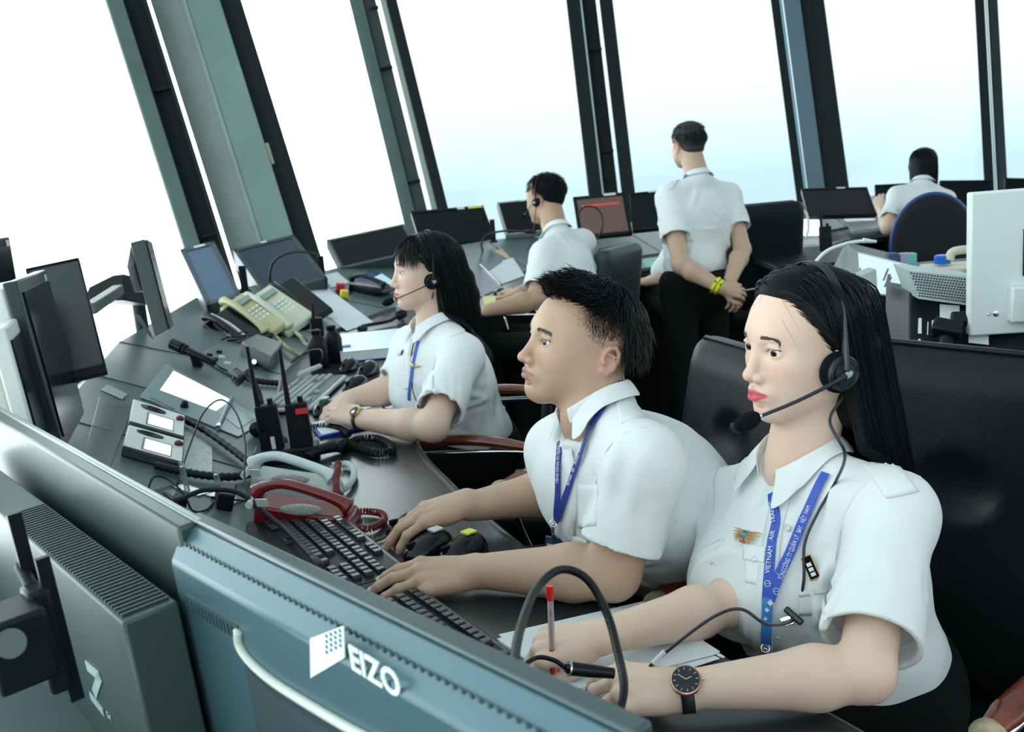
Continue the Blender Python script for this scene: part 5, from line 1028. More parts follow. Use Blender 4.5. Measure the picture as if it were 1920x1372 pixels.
ST_O = [(-.15, .05), (-.62, .75), (-.88, 1.35), (-1.03, 1.95), (-1.13, 2.5), (-1.25, 3.05), (-1.38, 3.65), (-1.45, 4.85), (-1.22, 5.25), (-.67, 6.2), (-.10, 6.8), (.8, 7.3), (1.6, 7.7), (2.4, 8.0), (3.6, 8.2)]
ZE, ZK, ZO = .75, .765, .91
DESK = mat('dark_desk_laminate', (.012, .022, .026), .27, spec=.9, bump=.05, bscale=500)
PANEL = mat('console_grey_green_panel', (.075, .118, .122), .40, spec=.5)
PANELD = mat('console_dark_panel', (.022, .036, .040), .45)
def console():
    z = lambda P, h: np.array([(x, y, h) for x, y in P]); E, K, O = z(ST_E, ZE), z(ST_K, ZK), z(ST_O, ZO)
    E2 = smoothpath(E, 5); K2 = smoothpath(K, 5)
    t = thing('control_console', 'long curved grey console desk running along the windows in front of the controllers', 'desk', E[5]*(1, 1, 0)+(0, 0, FLOOR))
    G = np.stack([E2+(0, 0, -.028), E2, E2*.5+(K2*(1, 1, 0)+(0, 0, ZE))*.5, K2*(1, 1, 0)+(0, 0, ZE)], 0)
    desk = MB().grid(G, 0); desk.build('desktop', DESK, t, world=True, smooth=30)
    MB().grid(np.stack([E2*(1, 1, 0)+(0, 0, ZE-.03), K2*(1, 1, 0)+(0, 0, ZE-.03)], 0), -.01).build('desk_underside', PANELD, t, world=True)
    MB().tube(E2+(0, 0, -.012), .015, 8).build('edge_band', mat('edge_band', (.03, .035, .035), .3), t, world=True, smooth=180)
    pb = MB()
    for i in range(len(K)-1):
        a, b, c, d = K[i], K[i+1], O[i+1], O[i]; pm = MB(); pm.grid(np.array([[a*(1, 1, 0)+(0, 0, ZE), b*(1, 1, 0)+(0, 0, ZE)], [a, b], [d, c]]), -.02); pm.build('sloping_panel', PANEL if i % 2 else PANEL, t, world=True, smooth=0); pb.grid(np.array([[a, b], [d, c]]))
        rm = MB(); out = nrm(np.cross(c-d, (0, 0, 1))); out = out if out@(d-a) > 0 else -out; rm.grid(np.array([[d, c], [d+out*.07-(0, 0, .05), c+out*.07-(0, 0, .05)], [d+out*.07+(0, 0, FLOOR-d[2]), c+out*.07+(0, 0, FLOOR-c[2])]]), -.015); rm.build('rear_cover', PANEL, t, world=True, smooth=0)
        MB().tube([a+(0, 0, .0012), d+(0, 0, .0012)], .0018, 5).build('panel_seam', PANELD, t, world=True)
    In = E2+(K2-E2)*.30; MB().grid(np.stack([In*(1, 1, 0)+(0, 0, ZE-.04), In*(1, 1, 0)+(0, 0, FLOOR)], 0), .015).build('front_apron', mat('apron_black', (.004, .007, .009), .7, spec=.2), t, world=True, smooth=30)
    V = np.vstack(desk.v+pb.v); n0 = desk.n; F = list(desk.f)+[tuple(i+n0 for i in f) for f in pb.f]; globals()['BVH'] = BVHTree.FromPolygons([Vector(v) for v in V], F)
def surf(px, py):
    v = FW+RT*(px-960)/FPX+UP*(686-py)/FPX; h = BVH.ray_cast(Vector(CAM), Vector(v)); 
    if h[0] is None: return atz(px, py, .80), np.array((0, 0, 1.))
    n = np.array(h[1]); n = n if n[2] > 0 else -n; return np.array(h[0]), n
def sframe(px, py, tx, ty, lift=0.):
    """frame on the console: origin under the first picture point, x towards the second"""
    p, n = surf(px, py); q, _ = surf(tx, ty); return frame(p+n*lift, q-p, n)
def plate(corners, th, m, name, par, z0=0.0, bevel=.001):
    N_ = len(corners); P = [surf(*c) for c in corners]; n = nrm(sum(q[1] for q in P)); B0 = [q[0]+n*z0 for q in P]; T0 = [q[0]+n*(z0+th) for q in P]
    return MB().add(B0+T0, [tuple(range(N_-1, -1, -1)), tuple(range(N_, 2*N_))]+[(i, (i+1) % N_, N_+(i+1) % N_, N_+i) for i in range(N_)]).build(name, m, par, world=True, bevel=bevel)
def sub(c, u0, u1, v0, v1): return [quadpt(c, u, v) for u, v in ((u0, v0), (u1, v0), (u1, v1), (u0, v1))]
def quadpt(c, u, v): c = np.array(c, float); return tuple((c[0]*(1-u)+c[1]*u)*(1-v)+(c[3]*(1-u)+c[2]*u)*v)
# ---------------------------------------------------------------- things on and around the console
LBL = mat('white_label', (.68, .74, .74), .5); YEL = mat('yellow_label', (.80, .78, .10), .5); SCRB = mat('blue_grey_screen', (.025, .055, .10), .14, spec=.8, emit=(.08, .15, .26), es=.2)
SCRD = mat('dark_screen', (.003, .006, .008), .14, spec=.25); HOUS = mat('monitor_grey_green', (.075, .105, .105), .45); HOUD = mat('monitor_dark_housing', (.006, .012, .015), .42, spec=.2); SILV = mat('silver_plastic', (.42, .50, .50), .38, .3)
WHPL = mat('white_plastic', (.72, .78, .77), .35); CREAM = mat('cream_plastic', (.66, .66, .52), .5); PAPER = mat('white_paper', (.72, .78, .82), .8); PINK = mat('pink_paper', (.62, .42, .52), .8); TAN = mat('tan_paper', (.60, .50, .26), .8); RED = mat('dark_red_plastic', (.17, .006, .008), .22, coat=.3)
def mon_frame(tl, tr, bl): z = nrm(tl-bl); x = tr-tl; y = nrm(np.cross(z, x)); return frame((tl+tr)/2+(bl-tl)/2, x, z), np.linalg.norm(x), np.linalg.norm(tl-bl)
def monitor(label, TL, TR, BL, ds, th=.05, house=HOUD, screen=SCRD, bez=.018, group=None, sticker=None, stand=None, backm=None, name='monitor', botb=None, back=False, standto=None):
    """screen seen from the front; local x right, z up, y into the case"""
    tl, tr, bl = at(*TL, ds[0]), at(*TR, ds[1]), at(*BL, ds[2]); zz_ = nrm(tl-bl); rr_ = at(*TR, 1.)-CAM; d_ = ((tl-CAM)@zz_)/(rr_@zz_)
    if .7 < d_/ds[0] < 1.45: tr = at(*TR, d_)
    else: print('mon', label[:30], d_/ds[0])
    F_, w, h = mon_frame(tl, tr, bl); c = F_[:3, 3]
    if (F_[:3, 1]@(c-CAM) > 0) == back: F_[:3, 1] *= 1
    yin = 1 if F_[:3, 1]@(c-CAM) > 0 else -1                       # y that points away from the lens
    if back: yin = -yin
    t = thing(name, label, 'monitor', F_, group); bb = botb or bez
    fr = MB(); Y = lambda a: a*yin
    fr.box((0, Y(th*.30), h/2-bez/2), (w, th*.6, bez)); fr.box((0, Y(th*.30), -h/2+bb/2), (w, th*.6, bb)); fr.box((-w/2+bez/2, Y(th*.30), 0), (bez, th*.6, h)); fr.box((w/2-bez/2, Y(th*.30), 0), (bez, th*.6, h)); fr.build('bezel', house, t, bevel=.002)
    MB().box((0, Y(.010), (bb-bez)/2), (w-2*bez+.002, .008, h-bez-bb+.002)).build('screen', screen, t)
    MB().box((0, Y(th*.62), 0), (w*.99, th*.35, h*.99)).box((0, Y(th*.95), 0), (w*.7, th*.5, h*.7)).build('rear_housing', backm or house, t, bevel=.004)
    for s in (sticker or []): MB().box((s[0]*w, Y(-.001), s[1]*h), (s[2], .0015, s[3])).build('sticker', s[4], t)
    if stand is not None:
        i = np.linalg.inv(F_); a = ap(i, [F_[:3, 3]])[0]*0+(0, Y(th), -h*.1); e = c+F_[:3, 1]*Y(th)*1.0+np.array((0, 0, 0)); e = np.array((e[0], e[1], stand)); 
        MB().tube([a, ap(i, [c+F_[:3, 1]*Y(th*1.6)])[0], ap(i, [e+F_[:3, 1]*Y(th)*.6])[0]], .02, 12).build('stand', HOUD, t)
        MB(i@frame(e+F_[:3, 1]*Y(th)*.6, (1, 0, 0), (0, 0, 1))).lathe([(.09, 0), (.10, .004), (.09, .012), (.02, .016)], 24).build('stand_base', HOUD, t)
    return t, F_, w, h, Y
def back_monitors():
    g = 'monitors along the back console'
    monitor('monitor with lit blue-grey screen and pale frame, leftmost on the sloping console', (337, 467), (401, 451), (387, 572), (4.62, 4.78, 4.40), .14, mat('pale_blue_frame', (.06, .09, .11), .4), SCRB, .022, g, [(.05, .47, .05, .012, LBL)])
    monitor('wide monitor with dark blue screen behind the cream telephones', (436, 467), (550, 439), (497, 553), (5.3, 5.75, 5.05), .14, mat('monitor_teal_grey', (.04, .06, .065), .4), mat('navy_screen', (.006, .014, .024), .12, emit=(.02, .045, .08), es=.25), .022, g, [(.0, .49, .03, .012, LBL)])
    monitor('black monitor on the back console left of the ponytailed woman\'s head', (612, 449), (757, 419), (640, 503), (5.9, 6.3, 5.75), .09, HOUS, SCRD, .016, g, [(-.02, .49, .04, .012, LBL)])
    monitor('large black monitor with yellow and white stickers behind the ponytailed woman', (770, 396), (906, 384), (790, 462), (6.9, 7.0, 6.75), .05, HOUD, SCRD, .02, g, [(.18, .46, .05, .02, LBL), (.38, .46, .10, .02, YEL)])
    monitor('narrow dark monitor with pale side just left of the back man\'s head', (932, 379), (1000, 372), (950, 440), (6.95, 7.05, 6.8), .07, mat('pale_monitor_side', (.35, .40, .38), .5), SCRD, .010, g, [(.2, .47, .04, .012, LBL)])
    t, F_, w, h, Y = monitor('monitor with brownish table display right of the back man', (1074, 369), (1172, 360), (1086, 446), (6.75, 6.85, 6.6), .05, HOUD, mat('brown_screen', (.04, .026, .022), .2, emit=(.10, .065, .055), es=.4), .022, g, [(.2, .48, .08, .018, LBL)])
    MB().box((0, Y(.0045), h*.26), (w*.72, .002, .012)).build('red_row', mat('red_row', (.2, .02, .02), .4, emit=(.45, .04, .03), es=.6), t)
    monitor('dark monitor just left of the standing man', (1180, 362), (1246, 355), (1186, 432), (6.8, 6.9, 6.65), .05, HOUD, SCRD, .012, g, [(.15, .48, .05, .014, LBL)])
    monitor('wide dark monitor leaning back on the right-hand console', (1502, 353), (1626, 350), (1516, 404), (7.3, 7.3, 7.1), .05, HOUD, mat('faint_purple_screen', (.010, .006, .012), .15), .014, g, [(.1, .48, .06, .014, LBL)])
    monitor('dark monitor to the left of the far woman', (1640, 346), (1702, 343), (1643, 402), (7.5, 7.5, 7.4), .05, HOUD, SCRD, .014, g)
    monitor('dark monitor to the right of the far woman, before the window post', (1762, 338), (1862, 337), (1765, 420), (7.6, 7.6, 7.5), .05, HOUD, SCRD, .012, g)
    monitor('dark monitor cut off by the right edge above the white monitor back', (1884, 333), (1985, 335), (1886, 420), (7.4, 7.4, 7.3), .05, HOUD, SCRD, .012, g)
    for (x, y, d, h_) in ((458, 520, 4.9, .06), (604, 497, 5.6, .06), (925, 430, 6.6, .08)):
        b = thing('mounting_bracket', {458: 'small black upright bracket beside the lit blue-grey screen', 604: 'small black upright bracket right of the wide blue screen', 925: 'small black upright bracket right of the yellow-stickered monitor'}[x], 'bracket', at(x, y+14, d)); MB().box((0, 0, h_/2), (.032, .02, h_+.06)).box((0, 0, -.03), (.05, .04, .012)).build('plate', HOUD, b, bevel=.002)
def left_monitors():
    t, F_, w, h, Y = monitor('portrait monitor with dark blank screen on an arm at the left windows', (47, 503), (147, 482), (98, 722), (2.50, 2.72, 2.42), .035, HOUD, mat('slate_screen', (.018, .032, .038), .28, spec=.7), .004, None, [(-.28, -.47, .022, .022, LBL)], botb=.024)
    q = [at(244, 455, 3.02), at(271, 448, 3.02), at(315, 618, 2.97), at(290, 632, 2.97)]; dv = nrm(at(280, 540, 3.3)-CAM)*.34+np.array((.02, 0, 0)); t = thing('monitor', 'thin dark monitor seen edge-on with perforated grey back, left of the console', 'monitor', q[3]); V = q+[a+dv for a in q]; MB().add(V, [(0, 1, 2, 3), (7, 6, 5, 4), (0, 4, 5, 1), (1, 5, 6, 2), (2, 6, 7, 3), (3, 7, 4, 0)]).build('housing', mat('edge_dark', (.020, .034, .040), .4), t, world=True, smooth=0, bevel=.003)
    f4 = [q[1]+dv*.06, q[1]+dv*.95, q[2]+dv*.95, q[2]+dv*.06]; o_ = nrm(q[1]-q[0])*.002; MB().add([a+o_ for a in f4]+[a+o_*2 for a in f4], [(0, 1, 2, 3), (7, 6, 5, 4), (0, 4, 5, 1), (1, 5, 6, 2), (2, 6, 7, 3), (3, 7, 4, 0)]).build('screen', SCRD, t, world=True, smooth=0)
    # arm and pole
    a = at(256, 545, 4.0); p = thing('monitor_pole', 'dark round pole with an arm carrying the portrait monitor and the edge-on monitor', 'pole', (a[0], a[1], FLOOR)); MB().tube([(a[0], a[1], FLOOR), (a[0], a[1], a[2]+.02)], .025, 16).build('pole', HOUD, p, world=True); MB().tube([(a[0], a[1], FLOOR), (a[0], a[1], FLOOR+.015)], .12, 24).build('foot', HOUD, p, world=True)
    MB().tube([(a[0], a[1], a[2]-.05), (a[0], a[1], a[2]-.02)], .032, 16).build('collar', HOUD, p, world=True)
    s = MB(); s.box((0, 0, 0), (.50, .035, .032), frame((at(168, 562, 2.95)+at(222, 558, 3.4))/2, at(222, 558, 3.4)-at(168, 562, 2.95), (0, 0, 1))); s.build('arm', HOUS, p, world=True, bevel=.004)
    MB().prism([(-.09, -.03), (.05, -.03), (.05, .06), (.01, .055), (-.07, .015)], -.15, .15, frame(at(236, 552, 3.7), RT, -FW)).build('elbow_bracket', HOUD, p, world=True, bevel=.004)
    b = at(150, 745, 3.3); q = thing('monitor_pole', 'lower dark pole below the portrait monitor with looping cables', 'pole', (b[0], b[1], FLOOR)); MB().tube([(b[0], b[1], FLOOR), (b[0], b[1], 1.0)], .024, 16).build('pole', HOUD, q, world=True); MB().tube([(b[0], b[1], .76), (b[0], b[1], .84)], .032, 16).build('collar', HOUD, q, world=True); MB().tube([(b[0], b[1], FLOOR), (b[0], b[1], FLOOR+.015)], .12, 24).build('foot', HOUD, q, world=True)
    for k, pts in enumerate(([(150, 690), (172, 705), (185, 715), (188, 735)], [(130, 700), (140, 722), (170, 724), (192, 722)])):
        MB().tube(smoothpath([at(x, y, 3.2) for x, y in pts], 8), .004, 8).build('cable', BLKPL, q, world=True, smooth=180)
    # perforated back of the edge-on monitor
    c = thing('perforated_cover', 'grey perforated cover on the back of the edge-on monitor', 'cover', at(252, 520, 3.08)); P = [at(244, 470, 3.04), at(252, 545, 3.04), at(287, 632, 3.0), at(266, 470, 3.12), at(272, 545, 3.12), at(296, 632, 3.08)]
    o = at(238, 505, 3.02); V = [at(244, 464, 3.05), o, at(246, 540, 3.05), at(252, 541, 3.10), at(248, 462, 3.12)]
    MB().add([at(245, 462, 3.05), at(238, 500, 3.0), at(252, 548, 3.02), at(268, 548, 3.12), at(262, 462, 3.12)]+[v+np.array((.01, .03, 0)) for v in [at(245, 462, 3.05), at(238, 500, 3.0), at(252, 548, 3.02), at(268, 548, 3.12), at(262, 462, 3.12)]], [(0, 1, 2, 3, 4), (9, 8, 7, 6, 5)]+[(i, (i+1) % 5, 5+(i+1) % 5, 5+i) for i in range(5)]).build('cover', mat('light_grey_mesh', (.38, .42, .40), .6, vary=.3, vscale=260), c, world=True, smooth=0)
    MB().add([at(252, 590, 3.0), at(262, 590, 3.08), at(290, 636, 3.05), at(284, 636, 3.0)]+[at(252, 590, 3.03), at(262, 590, 3.11), at(290, 636, 3.08), at(284, 636, 3.03)], [(0, 1, 2, 3), (7, 6, 5, 4), (0, 4, 5, 1), (1, 5, 6, 2), (2, 6, 7, 3), (3, 7, 4, 0)]).build('lower_cover', mat('light_grey_mesh'), c, world=True, smooth=0)
    # two monitors at the left frame edge, seen from behind and the side
    def shell(name, label, F_, w, h, d, mback, mface, sticker=True):
        r = thing(name, label, 'monitor', F_); MB().box((0, d*.5, 0), (w, d, h), None).build('rear_housing', mback, r, bevel=.008); MB().box((0, -.012, 0), (w+.02, .028, h+.02)).build('bezel', mface, r, bevel=.004); MB().box((0, -.028, 0), (w-.03, .004, h-.03)).build('screen', SCRD, r); MB().box((w*.42, -.0272, h*.47), (.02, .002, .02)).build('sticker', LBL, r)
        MB().tube([(0, d*1.0, 0), (0, d*1.25, -.1), (0, d*1.25, -h/2-.25)], .022, 12).build('stand', HOUD, r); return r
    f = frame(at(78, 668, 2.25), (-.28, .955, 0), (-.10, .0, 1)); shell('monitor', 'monitor with white rear case and dark face at the left edge, nearer the portrait monitor', f, .40, .33, .09, mat('white_case', (.70, .76, .72), .4), mat('dark_green_face', (.02, .035, .035), .35))
    f = frame(at(30, 735, 1.95), (-.36, .93, 0), (-.10, .02, 1)); shell('monitor', 'pale monitor case lowest at the left edge, above the foreground monitors', f, .30, .24, .12, mat('pale_green_case', (.62, .70, .64), .35), mat('white_case'))
    f = frame(at(-12, 545, 2.9), (-.1, .95, 0), (0, 0, 1)); shell('monitor', 'dark monitor corner poking in at the left edge, highest', f, .22, .26, .04, HOUD, HOUD)
def fore_monitors():
    # the large grey monitor with a small computer on its back
    tr_ = at(332, 990, 1.0); tl = atz(-60, 755, tr_[2]); x = tr_-tl; w = np.linalg.norm(x); z = np.array((0, 0, 1.)); bl = at(345, 1372, .93); zz = nrm(tr_-bl); xh = nrm(x); yb = nrm(np.cross(z, xh)); yb = yb if yb@(CAM-tr_) > 0 else -yb; zz = nrm(z+yb*.06); zz = nrm(zz-xh*(zz@xh)); yb = nrm(np.cross(zz, x)); yb = yb if yb@(CAM-tr_) > 0 else -yb                  # towards the lens: the back of the monitor
    F_ = frame(tl+x/2-zz*.20, x, zz); ysg = 1 if F_[:3, 1]@yb > 0 else -1; GR = mat('satin_grey_green_back', (.055, .090, .088), .34, .35)
    t = thing('monitor', 'large grey monitor seen from behind at lower left, small computer fixed to its back', 'monitor', F_); B = lambda a: a*ysg
    MB().box((0, B(-.010), 0), (w, .020, .40)).build('rear_case', GR, t, bevel=.004); MB().box((0, B(-.024), 0), (w, .010, .40)).build('bezel', mat('pale_bezel', (.30, .38, .36), .3, .4), t, bevel=.003); MB().box((0, B(-.031), 0), (w-.02, .004, .38)).build('screen', SCRD, t)
    # mini computer
    i = np.linalg.inv(F_); c = ap(i, [at(240, 1164, .965)])[0]; W_, D_, H_ = .80, abs(c[1])-.001, .30; tp = c[2]
    k = thing('mini_computer', 'flat grey-green mini computer with a pale zigzag logo behind the lower left monitor', 'computer', F_@Tl(c[0]-W_/2, 0, tp-H_/2)); d0 = .012
    MB().box((0, B(d0+(D_-d0)/2+.006), 0), (W_, D_-d0, H_)).build('case', mat('satin_case', (.060, .095, .093), .38, .3), k, bevel=.003)
    gr = MB()
    for q in range(46): gr.box((W_/2-.015-q*.0095, B(d0+(D_-d0)/2+.006), H_/2+.001), (.004, D_-d0-.008, .003))
    gr.build('vent_grille', mat('grille_dark', (.03, .05, .055), .5), k)
    yl = B(D_+.0065); ZT = mat('pale_logo', (.35, .50, .50), .4); M_ = frame((W_*.30, yl, -.075), (ysg*-1. if False else 1., 0, 0), (0, ysg*1., 0))
    ik = np.linalg.inv(world_of(k)); lx = lambda a, b: _onplane(ik, a, b, yl)
    pts = [(163, 1247), (188, 1268), (178, 1300), (163, 1306), (195, 1335)]
    Z = [lx(a, b) for a, b in pts]; Z = [np.array((q[0], yl, q[2])) for q in Z]; lg = MB()
    for a, b, r in ((Z[0], Z[1], .006), (Z[1], Z[2], .006), (Z[2]*.5+Z[3]*.5, Z[4], .005)): d = nrm(b-a); n = np.cross(d, (0, 1, 0))*r; lg.add([a-n, a+n, b+n, b-n]+[p_+(0, B(.0012), 0) for p_ in (a-n, a+n, b+n, b-n)], [(0, 1, 2, 3), (7, 6, 5, 4), (0, 4, 5, 1), (1, 5, 6, 2), (2, 6, 7, 3), (3, 7, 4, 0)])
    lg.build('zigzag_logo', ZT, k, smooth=0); xa = np.array((1., 0, 0)); fz_ = lx(205, 1342); text('lettering', 'G4', .012, frame((fz_[0], yl+B(.0006), fz_[2]), xa if ysg < 0 else xa, (0, ysg, 0)), ZT, k)
    # bracket arm
    b = thing('mounting_bracket', 'black hinged mounting arm holding the mini computer at the lower left corner', 'bracket', at(60, 1210, .86)); MB().box((0, 0, 0), (.055, .05, .065), frame(at(30, 1206, .90), x, zz)).box((.0, 0, 0), (.030, .02, .10), frame(at(88, 1195, .93), x, zz)).build('hinge_block', HOUD, b, world=True, bevel=.004); MB().box((0, 0, 0), (.006, .012, .15), frame(at(62, 1105, .95), x, zz)).box((0, 0, 0), (.006, .012, .14), frame(at(112, 1180, .93), x, zz)).build('rail', BLKPL, b, world=True); MB().tube([at(20, 1206, .83), at(20, 1206, .86)], .012, 16).build('bolt', HOUS, b, world=True)
    MB().tube(smoothpath([at(38, 1060, .95), at(62, 1105, .93), at(78, 1140, .92)], 8), .006, 8).build('cable', BLKPL, b, world=True, smooth=180)
    # the second large monitor: lettered back
    tl = at(347, 968, 1.03); tr_ = atz(1190, 1374, tl[2]-.0); x = tr_-tl; w = np.linalg.norm(x); zz = nrm(np.array((0.02, -.12, 1.))); zz = nrm(zz-x*(zz@x)/(w*w)); H_ = .38
    F_ = frame(tl+x/2-zz*H_/2, x, zz); yb = nrm(np.cross(zz, x)); yb = yb if yb@(CAM-tl) > 0 else -yb; ysg = 1 if F_[:3, 1]@yb > 0 else -1; B = lambda a: a*ysg; i = np.linalg.inv(F_)
    GE = mat('blue_grey_back', (.055, .125, .150), .36, .2); GD = mat('deep_blue_grey', (.035, .065, .075), .4)
    e = thing('monitor', 'large blue-grey monitor seen from behind in the foreground with white block logo and lettering', 'monitor', F_)
    MB().box((0, B(-.008), 0), (w, .016, H_)).build('bezel', mat('dark_teal_bezel', (.05, .085, .09), .3), e, bevel=.003); MB().box((0, B(-.018), 0), (w-.03, .004, H_-.03)).build('screen', SCRD, e)
    m = MB(); a, b, h2 = w/2-.001, w/2-.016, H_/2; V = [(-a, 0, -h2), (a, 0, -h2), (a, 0, h2-.002), (-a, 0, h2-.002), (-b, B(.030), -h2+.01), (b, B(.030), -h2+.01), (b, B(.030), h2-.032), (-b, B(.030), h2-.032)]
    m.add(V, [(0, 1, 2, 3), (7, 6, 5, 4), (0, 4, 5, 1), (1, 5, 6, 2), (2, 6, 7, 3), (3, 7, 4, 0)]); m.build('rear_case', GE, e, bevel=.004)
    gv = MB()
    for q in range(60): gv.box((-w/2+.03+q*(w-.06)/59, B(.0165), h2-.0175), (.0030, .001, .007), rotm((1, 0, 0), 0))
    gv.build('vent_grille', GD, e)
    L_ = lambda px, py, off=.030: _onplane(i, px, py, B(off))
    P0 = L_(352, 1128); P1 = L_(450, 1188); sl = MB(); d = nrm(P1-P0); n = np.cross(d, (0, 1, 0)); n = n if n[2] > 0 else -n
    sl.add([P0-n*.008, P1-n*.008, P1+n*.008, P0+n*.008]+[q+(0, B(.0015), 0) for q in (P0-n*.008, P1-n*.008, P1+n*.008, P0+n*.008)], [(0, 1, 2, 3), (7, 6, 5, 4), (0, 4, 5, 1), (1, 5, 6, 2), (2, 6, 7, 3), (3, 7, 4, 0)]); sl.build('slot', GD, e)
    sb = MB()
    for q in range(13): c_ = P0+(P1-P0)*(.12+q*.07); sb.box(tuple(c_+(0, B(.002), 0)), (.0022, .002, .012))
    sb.build('slot_ribs', GE, e)
    hump = [L_(450, 1180), L_(453, 1208), L_(475, 1240), L_(520, 1278), L_(600, 1328), L_(700, 1384), L_(900, 1480)]
    MB().tube([q+(0, B(.002), 0) for q in smoothpath(hump, 6)], .0045, 8).build('hump_edge', mat('pale_edge_trim', (.55, .62, .55), .25), e, smooth=180)
    hp = smoothpath(hump, 6); lowp = hp-np.array((0, 0, .10)); MB().grid(np.stack([hp+(0, B(.001), -.002), hp+(0, B(-.001), -.016), lowp+(0, B(.001), -.016)], 0), B(.002)).build('hump_recess', GD, e, smooth=0)
    # white block logo and lettering, standing on the back plane
    WL_ = mat('white_logo', (.70, .85, .83), .5); q0, q1, q2, q3 = L_(583, 1196), L_(646, 1172), L_(648, 1232), L_(584, 1270); lg = MB()
    lg.add([q0, q1, q2, q3]+[p_+(0, B(.001), 0) for p_ in (q0, q1, q2, q3)], [(0, 1, 2, 3), (7, 6, 5, 4), (0, 4, 5, 1), (1, 5, 6, 2), (2, 6, 7, 3), (3, 7, 4, 0)]); lg.build('block_logo', WL_, e, smooth=0)
    for a in range(4):
        for b in range(4):
            u, v = .52+a*.13, .10+b*.15; c_ = (q0*(1-u)+q1*u)*(1-v)+(q3*(1-u)+q2*u)*v; MB().box(tuple(c_+(0, B(.0012), 0)), (.0024, .0012, .0024)).build('logo_dot', GE, e)
    A = L_(657, 1232); Bp = L_(752, 1290); mid = (A+Bp)/2; xx = nrm(Bp-A); M_ = frame(mid+(0, B(.0004), 0), xx, (0, ysg, 0))
    text('lettering', 'EIZO', np.linalg.norm(Bp-A)/2.2, M_, WL_, e, ext=.0006, bold=.0006)
    st = thing('monitor_stand', 'stand hidden under the foreground monitor backs', 'stand', F_[:3, 3]*(1, 1, 0)+(0, 0, ZE)); 
    bpy.data.objects.remove(st)
    for r_, F2, hh in ((t, None, 0), (e, None, 0)):
        M2_ = world_of(r_); cc = M2_[:3, 3]; s_, n_ = None, None
        h_ = BVH.ray_cast(Vector(cc-(0, 0, .05)), Vector((0, 0, -1))); zb = h_[0][2] if h_[0] is not None else ZE
        fr_ = M2_[:3, 1]*(-1 if r_ is t else -1); b0 = np.array((cc[0], cc[1], zb)); MB().tube([cc-(0, 0, .08), np.array((cc[0], cc[1], zb))], .02, 12).build('neck', HOUD, r_, world=True); MB().lathe([(.11, 0), (.115, .006), (.10, .014), (.02, .016)], 28, Tl(*b0)).build('foot', HOUD, r_, world=True)
def _onplane(i, px, py, y):
    """point of the local plane y = const seen at a picture point"""
    o = ap(i, [CAM])[0]; v = i[:3, :3]@(FW+RT*(px-960)/FPX+UP*(686-py)/FPX); return o+v*((y-o[1])/v[1])
def phone(label, F_, m, w=.155, l=.215, cordm=None, cord=None, keypad=True, hs=0, extra=None, hm=None, group=None):
    """desk telephone: x along its length (x- is the raised rear), handset on the y- side"""
    t = thing('telephone', label, 'telephone', F_, group); z0, z1 = .028, .055
    MB().add([(-l/2, -w/2, 0), (l/2, -w/2, 0), (l/2, w/2, 0), (-l/2, w/2, 0), (-l/2+.01, -w/2+.004, z1), (l/2-.006, -w/2+.004, z0), (l/2-.006, w/2-.004, z0), (-l/2+.01, w/2-.004, z1)], [(3, 2, 1, 0), (4, 5, 6, 7), (0, 1, 5, 4), (1, 2, 6, 5), (2, 3, 7, 6), (3, 0, 4, 7)]).build('base', m, t, bevel=.007, seg=3)
    y = -w/2+.030; zt = z1+.012; P = smoothpath([(-l*.47, y, zt+.006), (-l*.36, y, zt+.020), (-l*.15, y, zt+.026), (l*.15, y, zt+.008), (l*.36, y, zt-.010), (l*.47, y, zt-.026)], 6); n = len(P)
    r = .013+.011*np.clip(np.abs(np.linspace(-1, 1, n))**4*1.2, 0, 1); r[0] = r[-1] = .012; h = MB().tube(P, r, 16, flat=.75).build('handset', hm or m, t, smooth=180)
    if keypad:
        sl = (z0-z1)/(l-.016); zf = lambda x: z1+sl*(x+l/2-.01)+.001
        MB().box((-l*.30, .025, zf(-l*.30)), (.03, .07, .004), rotm((0, 1, 0), math.degrees(math.atan(-sl)))).build('display', mat('lcd_grey', (.25, .32, .30), .2), t)
        for a in range(4):
            for b in range(3): MB().box((-l*.08+a*.021, .003+b*.021, zf(-l*.08+a*.021)+.001), (.013, .014, .005), rotm((0, 1, 0), math.degrees(math.atan(-sl)))).build('key', extra or WHPL, t, bevel=.001)
    if cord is not None:
        P = ap(np.linalg.inv(F_), cord); MB().tube(coil(P, .0062, 150), .0019, 5).build('coiled_cord', cordm or m, t, smooth=180)
    return t
def cordline(pts, lift=.008, close=False):
    out = []
    for p in pts:
        q, n = surf(p[0], p[1]); out.append(q+n*(lift+(p[2] if len(p) > 2 else 0)))
    return out
